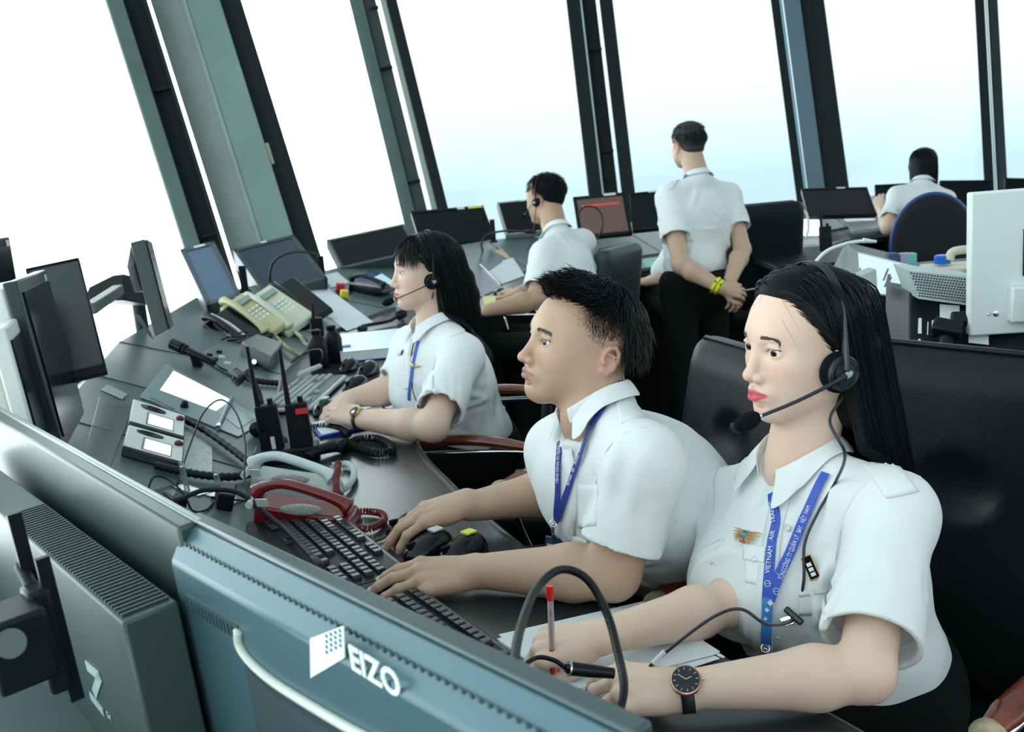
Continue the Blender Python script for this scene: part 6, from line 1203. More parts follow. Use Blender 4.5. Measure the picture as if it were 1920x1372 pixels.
def phones():
    g = 'desk telephones in a row on the sloping console'
    def pq(r_, f_, dr, df, **k):
        a, b = at(*r_, dr), at(*f_, df); x = b-a; L = np.linalg.norm(x); n = nrm(-FW*.55+np.array((0, 0, .75))); F_ = frame((a+b)/2, x, n); F_[:3, 3] -= F_[:3, 2]*.045; F_[:3, 3] += F_[:3, 1]*.03; t = phone(k.pop('label'), F_, k.pop('m'), k.pop('w', .15), L, **k)
        c = F_[:3, 3]; g_ = BVH.ray_cast(Vector(c), Vector((0, 0, -1)))[0]; zb = g_[2] if g_ is not None else .88; P = [ap(F_, [(sx*L*.42, sy*.055, .004)])[0] for sx, sy in ((-1, -1), (1, -1), (1, 1), (-1, 1))]; Q = [q*(1, 1, 0)+np.array((0, 0, min(zb, q[2]-.005))) for q in P]
        MB().add(Q+P, [(3, 2, 1, 0), (4, 5, 6, 7)]+[(i, (i+1) % 4, 4+(i+1) % 4, 4+i) for i in range(4)]).build('wedge_stand', BLKPL, t, world=True, smooth=0); return t, F_, L
    t, F_, L = pq((390, 592), (476, 652), 4.22, 4.12, label='black telephone with yellow sticker, leftmost of the row on the console', m=BLKGL, keypad=False); MB().box((-L*.36, -.045, .088), (.030, .026, .003)).build('yellow_sticker', YEL, t); MB().tube(smoothpath([(-L*.45, -.02, .07), (0, -.02, .075), (L*.45, -.02, .04)], 5), .006, 8).build('white_edge', WHPL, t, smooth=180)
    pq((418, 562), (506, 630), 4.30, 4.20, label='yellowed cream telephone, second in the row on the console', m=mat('yellowed_plastic', (.52, .50, .27), .35), w=.13, cord=cordline([(515, 640), (530, 655), (545, 668), (560, 675)], .02))
    pq((466, 548), (556, 618), 4.38, 4.28, label='pale cream telephone with display, third in the row on the console', m=mat('pale_cream', (.58, .62, .48), .35), w=.16, cord=cordline([(545, 625), (562, 640), (575, 655), (600, 660)], .02))
    pq((514, 532), (590, 600), 4.75, 4.62, label='black telephone, right end of the row on the console', m=BLKGL, keypad=False)
    # white and red desk phones near the middle
    F_ = sframe(558, 925, 640, 926, .0); F_ = frame(F_[:3, 3], atz(640, 898, .78)-atz(485, 900, .78), (0, -.10, 1)); wp = phone('white telephone lying beside the red one', F_, mat('blue_white_base', (.46, .56, .53), .3), .075, .20, mat('blue_white_plastic', (.60, .72, .74), .28), cordline([(622, 882), (650, 878), (664, 890), (662, 908), (648, 925), (630, 930)], .012), keypad=False, hm=mat('blue_white_plastic'))
    F_ = frame(surf(578, 982)[0], atz(650, 950, .78)-atz(500, 952, .78), (0, -.12, 1)); rp = phone('glossy dark red telephone beside the white one', F_, RED, .078, .21, None, cordline([(640, 915, .05), (634, 945, .03), (640, 985), (690, 1000), (720, 985), (712, 970), (665, 968), (640, 985)], .010), keypad=False)
    for r_, px, py in ((wp, 508, 888), (rp, 528, 932)):
        M_ = world_of(r_); MB().box((-.072, -.0262, .074), (.024, .003, .018), rotm((1, 0, 0), 12)).build('label', LBL, r_); MB().tube([(-.104, -.036, .058), (-.104, .030, .058)], .008, 10).build('hinge_roll', WHPL, r_); MB().ball((.005, -.036, .050), (.045, .004, .013), None, 24, 10).build('speaker_inset', mat('ribbed_grey', (.42, .46, .44), .4, vary=.3, vscale=220), r_, smooth=180)
def handheld_radio(label, F_, h=.115, ant=.16, m=BLKPL, extra=None):
    t = thing('handheld_radio', label, 'radio', F_); MB().box((0, 0, h/2), (.056, .036, h), taper=(.96, .9)).build('body', m, t, bevel=.004); MB().tube([(-.018, 0, h), (-.018, 0, h+.03), (-.018, 0, h+ant)], [.007, .0065, .0045], 12).build('antenna', m, t, smooth=60)
    MB().tube([(.012, 0, h), (.012, 0, h+.014)], .007, 14).build('volume_knob', m, t); MB().box((0, -.019, h*.62), (.042, .002, .030)).build('speaker_grille', BLKGL, t)
    if extra: MB().box(*extra[:2]).build('label', extra[2], t)
    return t
def mouse(label, F_, m=BLKGL, sticker=None, cable=None, group=None, s=1.):
    t = thing('computer_mouse', label, 'mouse', F_, group); mb = MB(); mb.ball((0, 0, 0), (.056*s, .031*s, .036*s), None, 32, 20); V = np.vstack(mb.v); V[:, 2] = np.maximum(V[:, 2], 0)*(1-.25*np.clip(V[:, 0]/.056, -1, 1)); mb.v = [V]; mb.build('shell', m, t, smooth=180)
    MB().box((.038*s, 0, .024*s), (.018*s, .006*s, .012*s)).build('scroll_wheel', BLKPL, t, bevel=.002); MB().box((.030*s, 0, .0305*s), (.045*s, .0012, .0012), rotm((0, 1, 0), 20)).build('button_split', BLKPL, t)
    if sticker: MB().box((-.018*s, 0, .0385*s), (.022, .020, .0035)).build('sticker', sticker, t)
    if cable is not None: MB().tube(smoothpath(ap(np.linalg.inv(F_), cable), 8), .0017, 6).build('cable', BLKPL, t, smooth=180)
    return t
def keyboard(label, F_, base=mat('keyboard_base', (.06, .085, .09), .3), keym=mat('key_black', (.016, .022, .024), .22, spec=.8), w=.45, d=.165, group=None, silver=False):
    t = thing('keyboard', label, 'keyboard', F_, group); MB().box((0, 0, .009), (w, d, .014)).build('case', base, t, bevel=.005); MB().box((0, 0, .0165), (w-.012, d-.022, .002)).build('key_bed', BLKPL if not silver else HOUS, t)
    k0 = None; pos = []
    for r in range(6):
        y = d/2-.022-r*.0225-(.004 if r else 0); n = 14 if r else 13
        for c in range(n):
            if r == 5 and 4 <= c <= 7: continue
            pos.append((-w/2+.022+c*.0192+(.004*r if r < 5 else 0), y, .0165))
        if r == 5: pos.append((-w/2+.022+5.5*.0192, y, 0, 'space'))
        for c in range(3 if r in (0, 1, 2) else (1 if r == 4 else (3 if r == 5 else 0))): pos.append((-w/2+.302+(c+(1 if r == 4 else 0))*.0192, y, .0165))
        for c in range(4 if r else 0): pos.append((-w/2+.366+c*.0192, y, .0165))
    pos = pos[:100]
    for q in pos:
        if len(q) == 4: MB().box((q[0], q[1], .021), (.072, .0165, .007), taper=(.96, .85)).build('space_bar', keym, t, bevel=.0012); continue
        if k0 is None: k0 = MB().box((0, 0, 0), (.0168, .0178, .008), taper=(.80, .80)).build('key', keym, t, bevel=.0012); k0.location = (q[0], q[1], .021)
        else: o = k0.copy(); C.objects.link(o); o.location = (q[0], q[1], .021)
    return t
def desk_things():
    # keyboards
    a, b = atz(505, 975, .755), atz(715, 1170, .755); F_ = frame(atz(612, 1062, .752), b-a, (0, 0, 1)); F_[:3, 3] = (a+b)/2+F_[:3, 1]*0; keyboard('black keyboard under the left hand of the man', frame(atz(596, 1040, .752), atz(700, 1120, .752)-atz(545, 975, .752), (0, 0, 1)), w=.46, d=.20)
    keyboard('second black keyboard, partly hidden behind the lettered foreground monitor', frame(atz(820, 1225, .752), atz(900, 1240, .752)-atz(745, 1125, .752), (0, 0, 1)), w=.40, d=.15)
    keyboard('silver-grey keyboard beside the hands of the ponytailed woman', frame(atz(572, 742, .752), atz(612, 705, .752)-atz(530, 775, .752), (0, 0, 1)), base=mat('silver_keyboard', (.45, .50, .50), .35), keym=mat('grey_key', (.30, .35, .36), .35), w=.44, d=.17, silver=True)
    # mice
    mo = lambda x, y, tx, ty, z=.752: frame(atz(x, y, z), atz(tx, ty, z)-atz(x, y, z), (0, 0, 1))
    mouse('black mouse under the right hand of the man', mo(774, 992, 728, 1004), cable=[atz(735, 1000, .758), atz(712, 1012, .754), atz(690, 1018, .754)])
    g = 'spare mice on the desk'; mouse('spare black mouse with a white sticker beside the man\'s wrist', mo(805, 1034, 762, 1050), sticker=LBL); mouse('spare black mouse with a yellow sticker beside the man\'s wrist', mo(868, 1040, 825, 1058), sticker=YEL)
    mouse('black mouse lying farthest back beside the black bottles', mo(655, 692, 640, 700), s=1.05); mouse('glossy black mouse behind the right forearm of the ponytailed woman', mo(690, 700, 660, 716), s=1.15); mouse('black mouse nearest the silver-grey keyboard', mo(668, 727, 638, 738), s=1.05)
    mouse('black mouse held in the hands of the ponytailed woman', mo(608, 772, 590, 785), BLKGL, LBL)
    mouse('black mouse under the hand of the man at the back console', mo(938, 552, 920, 548))
    # paper sheets by the writing woman
    for k, (c, lab) in enumerate((([(925, 1205), (1210, 1140), (1360, 1232), (1085, 1320)], 'lowest white sheet of the paper stack under the writing hand'), ([(935, 1190), (1205, 1128), (1350, 1222), (1060, 1305)], 'middle white sheet of the paper stack under the writing hand'), ([(932, 1198), (1190, 1136), (1345, 1226), (1070, 1296)], 'top blank white sheet under the writing hand'))):
        P = [atz(x, y, .7515+k*.0012) for x, y in c]; s = thing('paper_sheet', lab, 'paper', P[0], 'stack of writing paper'); MB().add(P+[p+(0, 0, .0009) for p in P], [(3, 2, 1, 0), (4, 5, 6, 7)]+[(i, (i+1) % 4, 4+(i+1) % 4, 4+i) for i in range(4)]).build('sheet', PAPER, s, world=True, smooth=0)
    # bedside mats and folder
    P = [(628, 645), (762, 632), (768, 668), (640, 680)]; fo = thing('binder', 'blue and white ring binder lying flat in front of the ponytailed woman', 'binder', surf(700, 655)[0])
    cs = [atz(x, y, .752) for x, y in P]; 
    for nm, z0, z1, m_ in (('back_cover', 0, .004, mat('royal_blue', (.01, .04, .42), .4)), ('page_block', .004, .035, PAPER), ('front_cover', .035, .039, mat('pale_blue_cover', (.45, .62, .80), .3))):
        MB().add([c+(0, 0, z0) for c in cs]+[c+(0, 0, z1) for c in cs], [(3, 2, 1, 0), (4, 5, 6, 7)]+[(i, (i+1) % 4, 4+(i+1) % 4, 4+i) for i in range(4)]).build(nm, m_, fo, world=True, smooth=0)
    c = (cs[0]+cs[3])/2; MB().box((0, 0, 0), (.05, .03, .002), frame(atz(645, 648, .795), cs[1]-cs[0], (0, 0, 1))).build('blue_label', mat('sky_label', (.06, .25, .75), .5), fo, world=True)
    pd = thing('document_pad', 'blue-edged document pad under the forearms of the ponytailed woman', 'pad', atz(660, 790, .75)); cs = [atz(x, y, .7515) for x, y in [(580, 798), (715, 762), (750, 790), (600, 822)]]; MB().add(cs+[q+(0, 0, .006) for q in cs], [(3, 2, 1, 0), (4, 5, 6, 7)]+[(i, (i+1) % 4, 4+(i+1) % 4, 4+i) for i in range(4)]).build('pad', mat('royal_blue'), pd, world=True, smooth=0)
    cs = [q+(0, 0, .006) for q in cs]; cc = sum(cs)/4; cs = [cc+(q-cc)*.93 for q in cs]; MB().add(cs+[q+(0, 0, .002) for q in cs], [(3, 2, 1, 0), (4, 5, 6, 7)]+[(i, (i+1) % 4, 4+(i+1) % 4, 4+i) for i in range(4)]).build('sheet', PAPER, pd, world=True, smooth=0)
    # handheld radios in a charger and a dark cup-shaped holder
    c = surf(540, 862)[0]; ch = thing('radio_charger', 'black charging cradle holding the two handheld radios', 'charger', c); MB().box((0, 0, .018), (.16, .075, .036), frame(c, (1, .15, 0), (0, 0, 1))).build('cradle', BLKPL, ch, world=True, bevel=.006)
    handheld_radio('handheld radio with white tag, left one in the charger', frame(c+(-.032, .0, .02), (1, .15, 0), (-.05, 0, 1)), .125, .15, extra=((.004, -.019, .03), (.010, .002, .034), LBL)); handheld_radio('handheld radio with red label, right one in the charger', frame(c+(.040, .0, .02), (1, .15, 0), (-.03, 0, 1)), .125, .135, extra=((.012, -.019, .105), (.028, .003, .014), mat('red_label', (.75, .03, .03), .5)))
    hs = thing('telephone_handset', 'black handset lying at the left foot of the radio charger', 'handset', surf(500, 835)[0]); P = cordline([(478, 820), (488, 818), (505, 828), (530, 845)], .022); MB().tube(smoothpath(P, 5), [.020]*5+[.015]*6+[.018]*5, 14).build('grip', BLKPL, hs, world=True, smooth=180)
    MB().tube(coil(cordline([(440, 745, .03), (458, 742, .05), (478, 765, .04), (490, 800, .02), (500, 815)], .012), .0078, 125), .0021, 5).build('coiled_cord', BLKPL, hs, world=True, smooth=180)
    h2 = thing('telephone_handset', 'black hand microphone lying right of the radio charger', 'handset', surf(610, 862)[0]); P = cordline([(580, 868), (600, 858), (630, 850), (648, 850)], .02); MB().tube(smoothpath(P, 5), np.linspace(.012, .024, 16), 14, flat=.8).build('grip', BLKPL, h2, world=True, smooth=180); MB().tube(coil(cordline([(648, 848), (670, 832), (705, 830), (732, 842), (735, 855), (700, 858), (665, 845), (640, 838)], .012), .0085, 125), .0021, 5).build('coiled_cord', BLKPL, h2, world=True, smooth=180)
    MB().tube(coil(cordline([(578, 810), (610, 806), (640, 812), (655, 824)], .012), .0075, 130), .0020, 5).build('coiled_cord', BLKPL, h2, world=True, smooth=180)
    # bottles
    for k, (x, y, lab) in enumerate(((600, 688, 'matt black bottle-shaped battery pack, left of the pair by the binder'), (628, 678, 'matt black bottle-shaped battery pack, right of the pair by the binder'))):
        p = surf(x, y)[0]; b = thing('black_bottle', lab, 'bottle', p, 'pair of black bottles'); MB().lathe([(.030, 0), (.034, .004), (.034, .085), (.028, .105), (.016, .115), (.016, .135), (.013, .138)], 28, Tl(*p)).build('body', BLKPL, b, world=True, smooth=50); MB().lathe([(.017, 0), (.018, .002), (.018, .012), (.012, .014)], 24, Tl(p[0], p[1], p[2]+.122)).build('cap', BLKGL, b, world=True)
    p = surf(598, 640)[0]; r = thing('handheld_radio', 'small radio with stub antenna behind the two black bottles', 'radio', frame(p, (1, .2, 0), (0, 0, 1))); MB().box((0, 0, .05), (.05, .03, .10)).build('body', BLKPL, r, bevel=.004); MB().tube([(-.01, 0, .1), (-.01, 0, .165)], [.008, .005], 10).build('antenna', BLKPL, r)
    # clamp microphone
    p, n = surf(372, 686); mi = thing('microphone', 'black tubular microphone on a short clamp at the outer edge of the console', 'microphone', p); a_, b_ = at(322, 644, np.dot(p-CAM, FW)-.01), at(402, 680, np.dot(p-CAM, FW)-.05); d = b_-a_
    MB().tube([a_, a_+d*.25, a_+d*.26, b_], [.019, .019, .0135, .0125], 18).build('barrel', BLKGL, mi, world=True, smooth=40); MB().tube([a_+d*.28, a_+d*.34], .0175, 18).build('ring', BLKPL, mi, world=True); MB().tube([a_+d*.5, p], [.014, .018], 12).build('clamp', BLKPL, mi, world=True)
    MB().tube(smoothpath([b_, at(415, 690, np.dot(p-CAM, FW)-.08)]+cordline([(432, 700), (438, 715)], .004), 8), .003, 8).build('cable', BLKPL, mi, world=True, smooth=180)
    # goosenecks
    def goose(lab, pts, r, tip=True, base=None, foam=.011):
        q = thing('gooseneck_microphone', lab, 'microphone', base if base is not None else pts[0]); MB().tube(smoothpath(pts, 12), r, 10).build('gooseneck', mat('ribbed_black', (.004, .007, .009), .4, bump=.6, bscale=400, spec=.3), q, world=True, smooth=180)
        if tip: d_ = nrm(pts[-1]-pts[-2]); MB().tube([pts[-1]-d_*.004, pts[-1]+d_*.01, pts[-1]+d_*.05, pts[-1]+d_*.062], [r, foam, foam, foam*.5], 14).build('microphone_head', BLKPL, q, world=True, smooth=180)
        MB().lathe([(.02, 0), (.024, .004), (.02, .018), (.008, .022)], 20, Tl(*(np.array(pts[0])-(0, 0, .018)))).build('base', BLKPL, q, world=True); return q
    goose('thick black gooseneck arching in front of the writing hands', [at(955, 1300, .80), at(962, 1255, .82), at(975, 1180, .90), at(1005, 1105, .98), at(1050, 1068, 1.02), at(1100, 1085, 1.03), at(1138, 1150, 1.02), at(1160, 1230, .98), at(1170, 1290, .94), at(1158, 1345, .92)], .0042, False)
    goose('long thin black gooseneck lying across the man\'s keyboard', cordline([(300, 965, .015), (335, 962, .03), (380, 958, .045), (440, 968, .05), (500, 1000, .045), (545, 1030, .035)], .0)+[atz(585, 1045, .785)], .0052, True, foam=.0085)
    goose('thin gooseneck arching before the wide blue screen', [surf(512, 545)[0], at(506, 520, 5.0), at(512, 492, 4.98), at(535, 476, 4.95), at(565, 472, 4.92), at(600, 478, 4.9)], .006, False)
    goose('thin gooseneck curving toward the back man', [surf(905, 470)[0], at(903, 455, 5.9), at(915, 440, 5.85), at(945, 433, 5.8), at(985, 434, 5.75)], .006, True, foam=.012)
    goose('thin looped gooseneck before the brownish display', [surf(1108, 452)[0], at(1125, 440, 6.3), at(1130, 410, 6.3), at(1118, 390, 6.3), at(1095, 388, 6.3), at(1082, 405, 6.3)], .005, False)
    goose('black gooseneck with foam head lying beside the binder', cordline([(680, 620), (700, 616), (730, 610)], .02)+[surf(745, 606)[0]+(0, 0, .03)], .008, True, foam=.021)
def panel_things():
    # touch screen set into the panel
    ts = thing('touch_panel', 'glossy touch panel with painted bright reflection on its screen set flush into the sloping console', 'panel', surf(380, 745)[0]); plate([(262, 745), (312, 683), (497, 790), (447, 820)], .003, mat('panel_frame', (.16, .24, .25), .3), 'frame', ts)
    plate([(300, 733), (325, 697), (433, 752), (405, 772)], .0012, mat('screen_reflection', (.5, .6, .62), .08, emit=(.75, .86, .88), es=.85), 'screen', ts, .003); plate([(405, 772), (433, 752), (480, 785), (448, 806)], .0012, mat('pale_teal_plate', (.20, .32, .33), .3), 'side_plate', ts, .003)  # the screen's glow stands in for a bright reflection on it
    for a in range(7):
        for b in range(4): p = np.array((284, 748))+a*np.array((6.6, 3.3))+b*np.array((-3.0, 4.3)); q, n = surf(*p); MB().box((0, 0, .0035), (.010, .007, .001), frame(q, (1, .4, 0), n)).build('key', mat('key_teal', (.10, .15, .16), .5), ts, world=True)
    q, n = surf(345, 765); kn = thing('knob', 'black rotary knob on the frame of the touch panel', 'knob', q); MB().lathe([(.011, .003), (.012, .006), (.008, .020), (.003, .022)], 20, frame(q, RT, n)).build('cap', BLKPL, kn, world=True)
    mp = thing('mounting_plate', 'brushed grey plate let into the console under the two white units', 'plate', surf(220, 820)[0]); plate([(186, 745), (250, 762), (205, 880), (158, 850)], .003, mat('brushed_grey', (.085, .12, .12), .28, .4, vary=.15, vscale=30), 'plate', mp); plate([(345, 800), (398, 840), (398, 892), (335, 880)], .003, mat('brushed_grey_light', (.22, .28, .27), .3, .4, vary=.3, vscale=60), 'plate_end', mp)
    for k, (c, lab) in enumerate((([(247, 764), (345, 796), (343, 838), (238, 808)], 'white control unit with dark oval, upper of the two on the console'), ([(238, 814), (343, 844), (340, 888), (226, 856)], 'white control unit with dark oval, lower of the two on the console'))):
        u = thing('control_unit', lab, 'control unit', surf(*c[0])[0], 'white control units on the console'); plate(c, .022, mat('unit_side_dark', (.02, .04, .055), .4), 'case', u, .002, .003); z = .0245
        plate(sub(c, .02, .98, .03, .97), .002, WHPL, 'face', u, z); plate(sub(c, .30, .80, .40, .92), .0012, mat('unit_frame', (.10, .13, .14), .4), 'screen_frame', u, z+.002); plate(sub(c, .34, .78, .46, .90), .0012, mat('white_lit_screen', (.7, .75, .75), .1, emit=(.85, .92, .92), es=.7), 'screen', u, z+.003)
        plate([quadpt(c, .40+.24*math.cos(a), .20+.09*math.sin(a)) for a in np.linspace(0, 2*PI, 20, endpoint=False)], .002, BLKGL, 'dark_oval', u, z+.002, 0); q, n = surf(*quadpt(c, .90, .30)); MB().lathe([(.010, z), (.010, z+.009), (.004, z+.013)], 16, frame(q, RT, n)).build('knob', mat('red_black_knob', (.10, .01, .01), .3), u, world=True)
    # corrugated hose-like cables beside the units
    for lab, pts, r in (('thick ribbed black cable running between the touch panel and the white units', [(290, 775), (330, 790), (380, 815), (430, 850), (468, 880)], .0085), ('thick ribbed black cable below the lower white unit', [(290, 884), (330, 893), (380, 902), (430, 905), (475, 898)], .0090)):
        L = smoothpath(cordline(pts, .014), 12); q = thing('cable', lab, 'cable', L[0]); MB().tube(L, r*(1+.18*np.sin(np.arange(len(L))*2.2)), 10).build('sleeve', mat('ribbed_black'), q, world=True, smooth=180)
    for lab, pts in (('thin black wire looping over the ribbed cable to the red telephone', [(330, 915), (350, 870, .04), (370, 845, .09), (400, 832, .11), (430, 850, .10), (450, 890, .07), (452, 930, .04), (470, 965, .02), (500, 985)]), ('thin black wire curling below the clear brackets', [(275, 925), (285, 915, .02), (310, 918, .02), (340, 945, .02), (360, 960), (385, 960), (400, 945)]), ('thin wire along the panel by the lettered monitor', [(395, 935), (440, 940), (470, 945), (490, 955)])):
        L = smoothpath(cordline(pts, .004), 10); q = thing('wire', lab, 'wire', L[0]); MB().tube(L, .0022, 6).build('wire_run', BLKPL, q, world=True, smooth=180)
    # clear brackets
    for k, (x, y, lab) in enumerate(((352, 900, 'clear acrylic bracket, left of the pair on the console'), (415, 915, 'clear acrylic bracket, right of the pair on the console'))):
        p, n = surf(x, y+22); b = thing('acrylic_bracket', lab, 'bracket', p, 'clear acrylic brackets'); MB().box((0, 0, .035), (.014, .004, .07), frame(p, (1, -.6, 0), (.0, -.2, 1))).box((0, .01, .002), (.07, .04, .004), frame(p, (1, -.4, 0), n)).build('bracket', mat('clear_acrylic', (.6, .75, .75), .08, trans=.75), b, world=True, bevel=.001); MB().ball((0, 0, .06), .005, frame(p, (1, 0, 0), (0, -.2, 1))).build('screw', CHROME, b, world=True)
    so = thing('socket_box', 'black socket box with square openings beside the acrylic brackets', 'socket box', surf(320, 945)[0]); plate([(285, 935), (320, 925), (350, 950), (312, 965)], .02, BLKPL, 'case', so, 0, .002); plate([(303, 940), (322, 935), (338, 948), (318, 955)], .003, HOUS, 'opening_frame', so, .02); plate([(307, 942), (321, 938), (332, 947), (319, 952)], .001, BLKGL, 'opening', so, .023)
    bx = thing('cable_clamp', 'small black block clamp below the right acrylic bracket', 'clamp', surf(425, 945)[0]); plate([(402, 930), (440, 935), (435, 960), (405, 955)], .035, BLKPL, 'block', bx, 0, .004)
    for x, y, w, h, lab in ((215, 735, 26, 12, 'pale adhesive label at the outer edge of the console panel'), (1, 1, 0, 0, None)):
        if lab: l = thing('label_plate', lab, 'label', surf(x, y)[0]); plate([(x-26, y-4), (x-14, y-14), (x+24, y+4), (x+14, y+14)], .0015, mat('grey_label', (.28, .34, .33), .5), 'plate', l)
    for k, (x, y) in enumerate(((434, 630), (367, 662), (128, 838), (218, 700))):
        p, n = surf(x if x > 130 else 150, y); 
    # box unit and tray near the clamp microphone
    tr = thing('equipment_tray', 'open grey equipment tray behind the clamp microphone', 'tray', surf(430, 680)[0]); plate([(370, 672), (430, 640), (500, 668), (445, 712)], .012, mat('tray_grey', (.10, .14, .14), .35), 'tray', tr, 0, .003)
    for a, b in ((392, 674), (402, 682), (415, 678), (425, 690), (410, 668)): q, n = surf(a, b); MB().box((0, 0, .016), (.02, .012, .012), frame(q, (1, .3, 0), n)).build('switch', WHPL if a % 2 else BLKPL, tr, world=True, bevel=.001)
    bk = thing('speaker_box', 'dark grey box with a round button behind the clamp microphone', 'box', surf(485, 690)[0]); plate([(450, 668), (478, 652), (528, 668), (505, 698)], .055, mat('box_grey', (.05, .07, .075), .4), 'case', bk, 0, .005)
    q, n = surf(480, 690); MB().lathe([(.008, 0), (.008, .004)], 16, frame(at(477, 678, np.dot(q-CAM, FW)-.02), RT, -FW)).build('button', CHROME, bk, world=True)
    L = smoothpath(cordline([(440, 700), (460, 715), (490, 722), (520, 725)], .012), 10); q = thing('cable', 'ribbed black cable curving in front of the dark grey box', 'cable', L[0]); MB().tube(L, .010*(1+.18*np.sin(np.arange(len(L))*2.2)), 10).build('sleeve', mat('ribbed_black'), q, world=True, smooth=180)
    tn = thing('cable_tangle', 'tangle of thin black cables at the foot of the telephones', 'cables', surf(450, 640)[0]); R_ = np.random.default_rng(3)
    for k in range(5): MB().tube(smoothpath(cordline([(415+R_.integers(0, 20)+i*18, 636+R_.integers(-8, 14)+i*3, R_.random()*.03) for i in range(6)], .004), 8), .0035, 6).build('wire', BLKPL, tn, world=True, smooth=180)
    kt = thing('connector_lead', 'pale connector with thin dark lead lying on the silver-grey keyboard', 'lead', surf(580, 690)[0]); P = [atz(560, 702, .785), atz(580, 694, .790), atz(600, 686, .79)]; MB().tube(P, .009, 10).build('plug', mat('pale_grey_plastic', (.5, .52, .55), .4), kt, world=True, smooth=60); MB().tube(smoothpath([P[2], atz(605, 670, .82), atz(600, 655, .84), atz(575, 660, .82), atz(545, 680, .79)], 8), .003, 6).build('lead', BLKPL, kt, world=True, smooth=180)
    tk = thing('marker_pen', 'dark blue pen lying across the touch panel corner', 'pen', surf(425, 775)[0]); P = cordline([(436, 748), (410, 802)], .008); MB().tube([P[0], P[0]*.85+P[1]*.15, P[1]], [.004, .0065, .005], 12).build('barrel', mat('steel_blue', (.04, .12, .20), .3), tk, world=True); MB().tube([P[1], P[1]+(P[1]-P[0])*.08], .007, 12).build('cap', CHROME, tk, world=True)
    # papers and small things on the next panel
    for lab, c, m_ in (('long white paper form on the sloping console behind the row of telephones', [(545, 535), (600, 530), (700, 605), (650, 622)], PAPER), ('cream paper slip on the long white form', [(573, 555), (600, 548), (635, 575), (618, 600)], mat('cream_paper', (.70, .68, .52), .8)), ('white paper by the dark monitor feet', [(603, 518), (632, 510), (655, 530), (622, 540)], PAPER), ('pink paper sheet left of the back man', [(868, 482), (900, 473), (922, 491), (888, 501)], PINK), ('tan paper sheet with pen strokes left of the back man', [(904, 479), (940, 466), (958, 484), (922, 496)], TAN), ('printed white form on the blue clipboard left of the back man', [(904, 500), (962, 484), (984, 518), (938, 535)], PAPER), ('yellow slip beside the back man\'s elbow', [(905, 556), (945, 556), (935, 570), (908, 572)], mat('yellow_paper', (.75, .74, .35), .8)), ('green slip beside the hidden person', [(1205, 490), (1240, 484), (1242, 500), (1210, 502)], mat('green_paper', (.25, .6, .45), .8))):
        s = thing('paper', lab, 'paper', surf(*c[0])[0]); plate(c, .0015, m_, 'sheet', s, .001+.002*('slip' in lab or 'form' in lab))
    cb = thing('clipboard', 'dark blue clipboard with white sheet left of the back man', 'clipboard', surf(915, 530)[0]); plate([(872, 500), (898, 494), (942, 540), (892, 562)], .006, mat('dark_navy', (.01, .03, .09), .35), 'board', cb, .0); plate([(876, 506), (897, 500), (930, 538), (893, 553)], .0012, PAPER, 'sheet', cb, .006)
    pe = thing('pen', 'silver pen on the printed form left of the back man', 'pen', surf(920, 512)[0]); P = cordline([(900, 500), (940, 538)], .012); MB().tube(P, .006, 8).build('barrel', CHROME, pe, world=True)
    tr = thing('pen_tray', 'small dark tray let into the console with red and yellow things', 'tray', surf(645, 550)[0]); plate([(620, 548), (640, 538), (662, 548), (640, 562)], .002, BLKPL, 'tray', tr)
    for lab, px, col in (('red plastic clip in the small tray', (638, 545), (.75, .02, .03)), ('yellow plastic clip in the small tray', (645, 558), (.8, .7, .05))): q, n = surf(*px); r = thing('clip', lab, 'clip', q); MB().box((0, 0, .02), (.04, .03, .04), frame(q, (1, .4, 0), n)).build('body', mat(lab.split()[0]+'_clip', col, .4), r, world=True, bevel=.006)
    tv = thing('touch_panel', 'second touch panel with blue screen behind the ponytailed woman\'s face', 'panel', surf(720, 520)[0]); plate([(662, 528), (700, 505), (755, 540), (720, 560)], .004, mat('blue_panel', (.03, .10, .20), .25), 'frame', tv); plate([(700, 522), (716, 514), (742, 532), (728, 542)], .001, mat('pale_blue_screen', (.3, .5, .6), .15, emit=(.3, .45, .55), es=.5), 'screen', tv, .004)
    sp = surf(700, 548); ph = phone('black telephone with raised handset behind the ponytailed woman\'s chin', frame(sp[0], (1, -.55, 0), (0, 0, 1)), BLKGL, .14, .22, keypad=False)
    nt = thing('card_holder', 'small grey card holder with red print beside the binder', 'card holder', surf(752, 598)[0]); MB().box((0, 0, .03), (.10, .012, .06), frame(surf(752, 598)[0], (.3, -1, 0), (-.1, 0, 1))).build('holder', mat('grey_label'), nt, world=True, bevel=.002)
    for x, y, d_, w_ in ((1500, 412, 7.0, .22),): pass
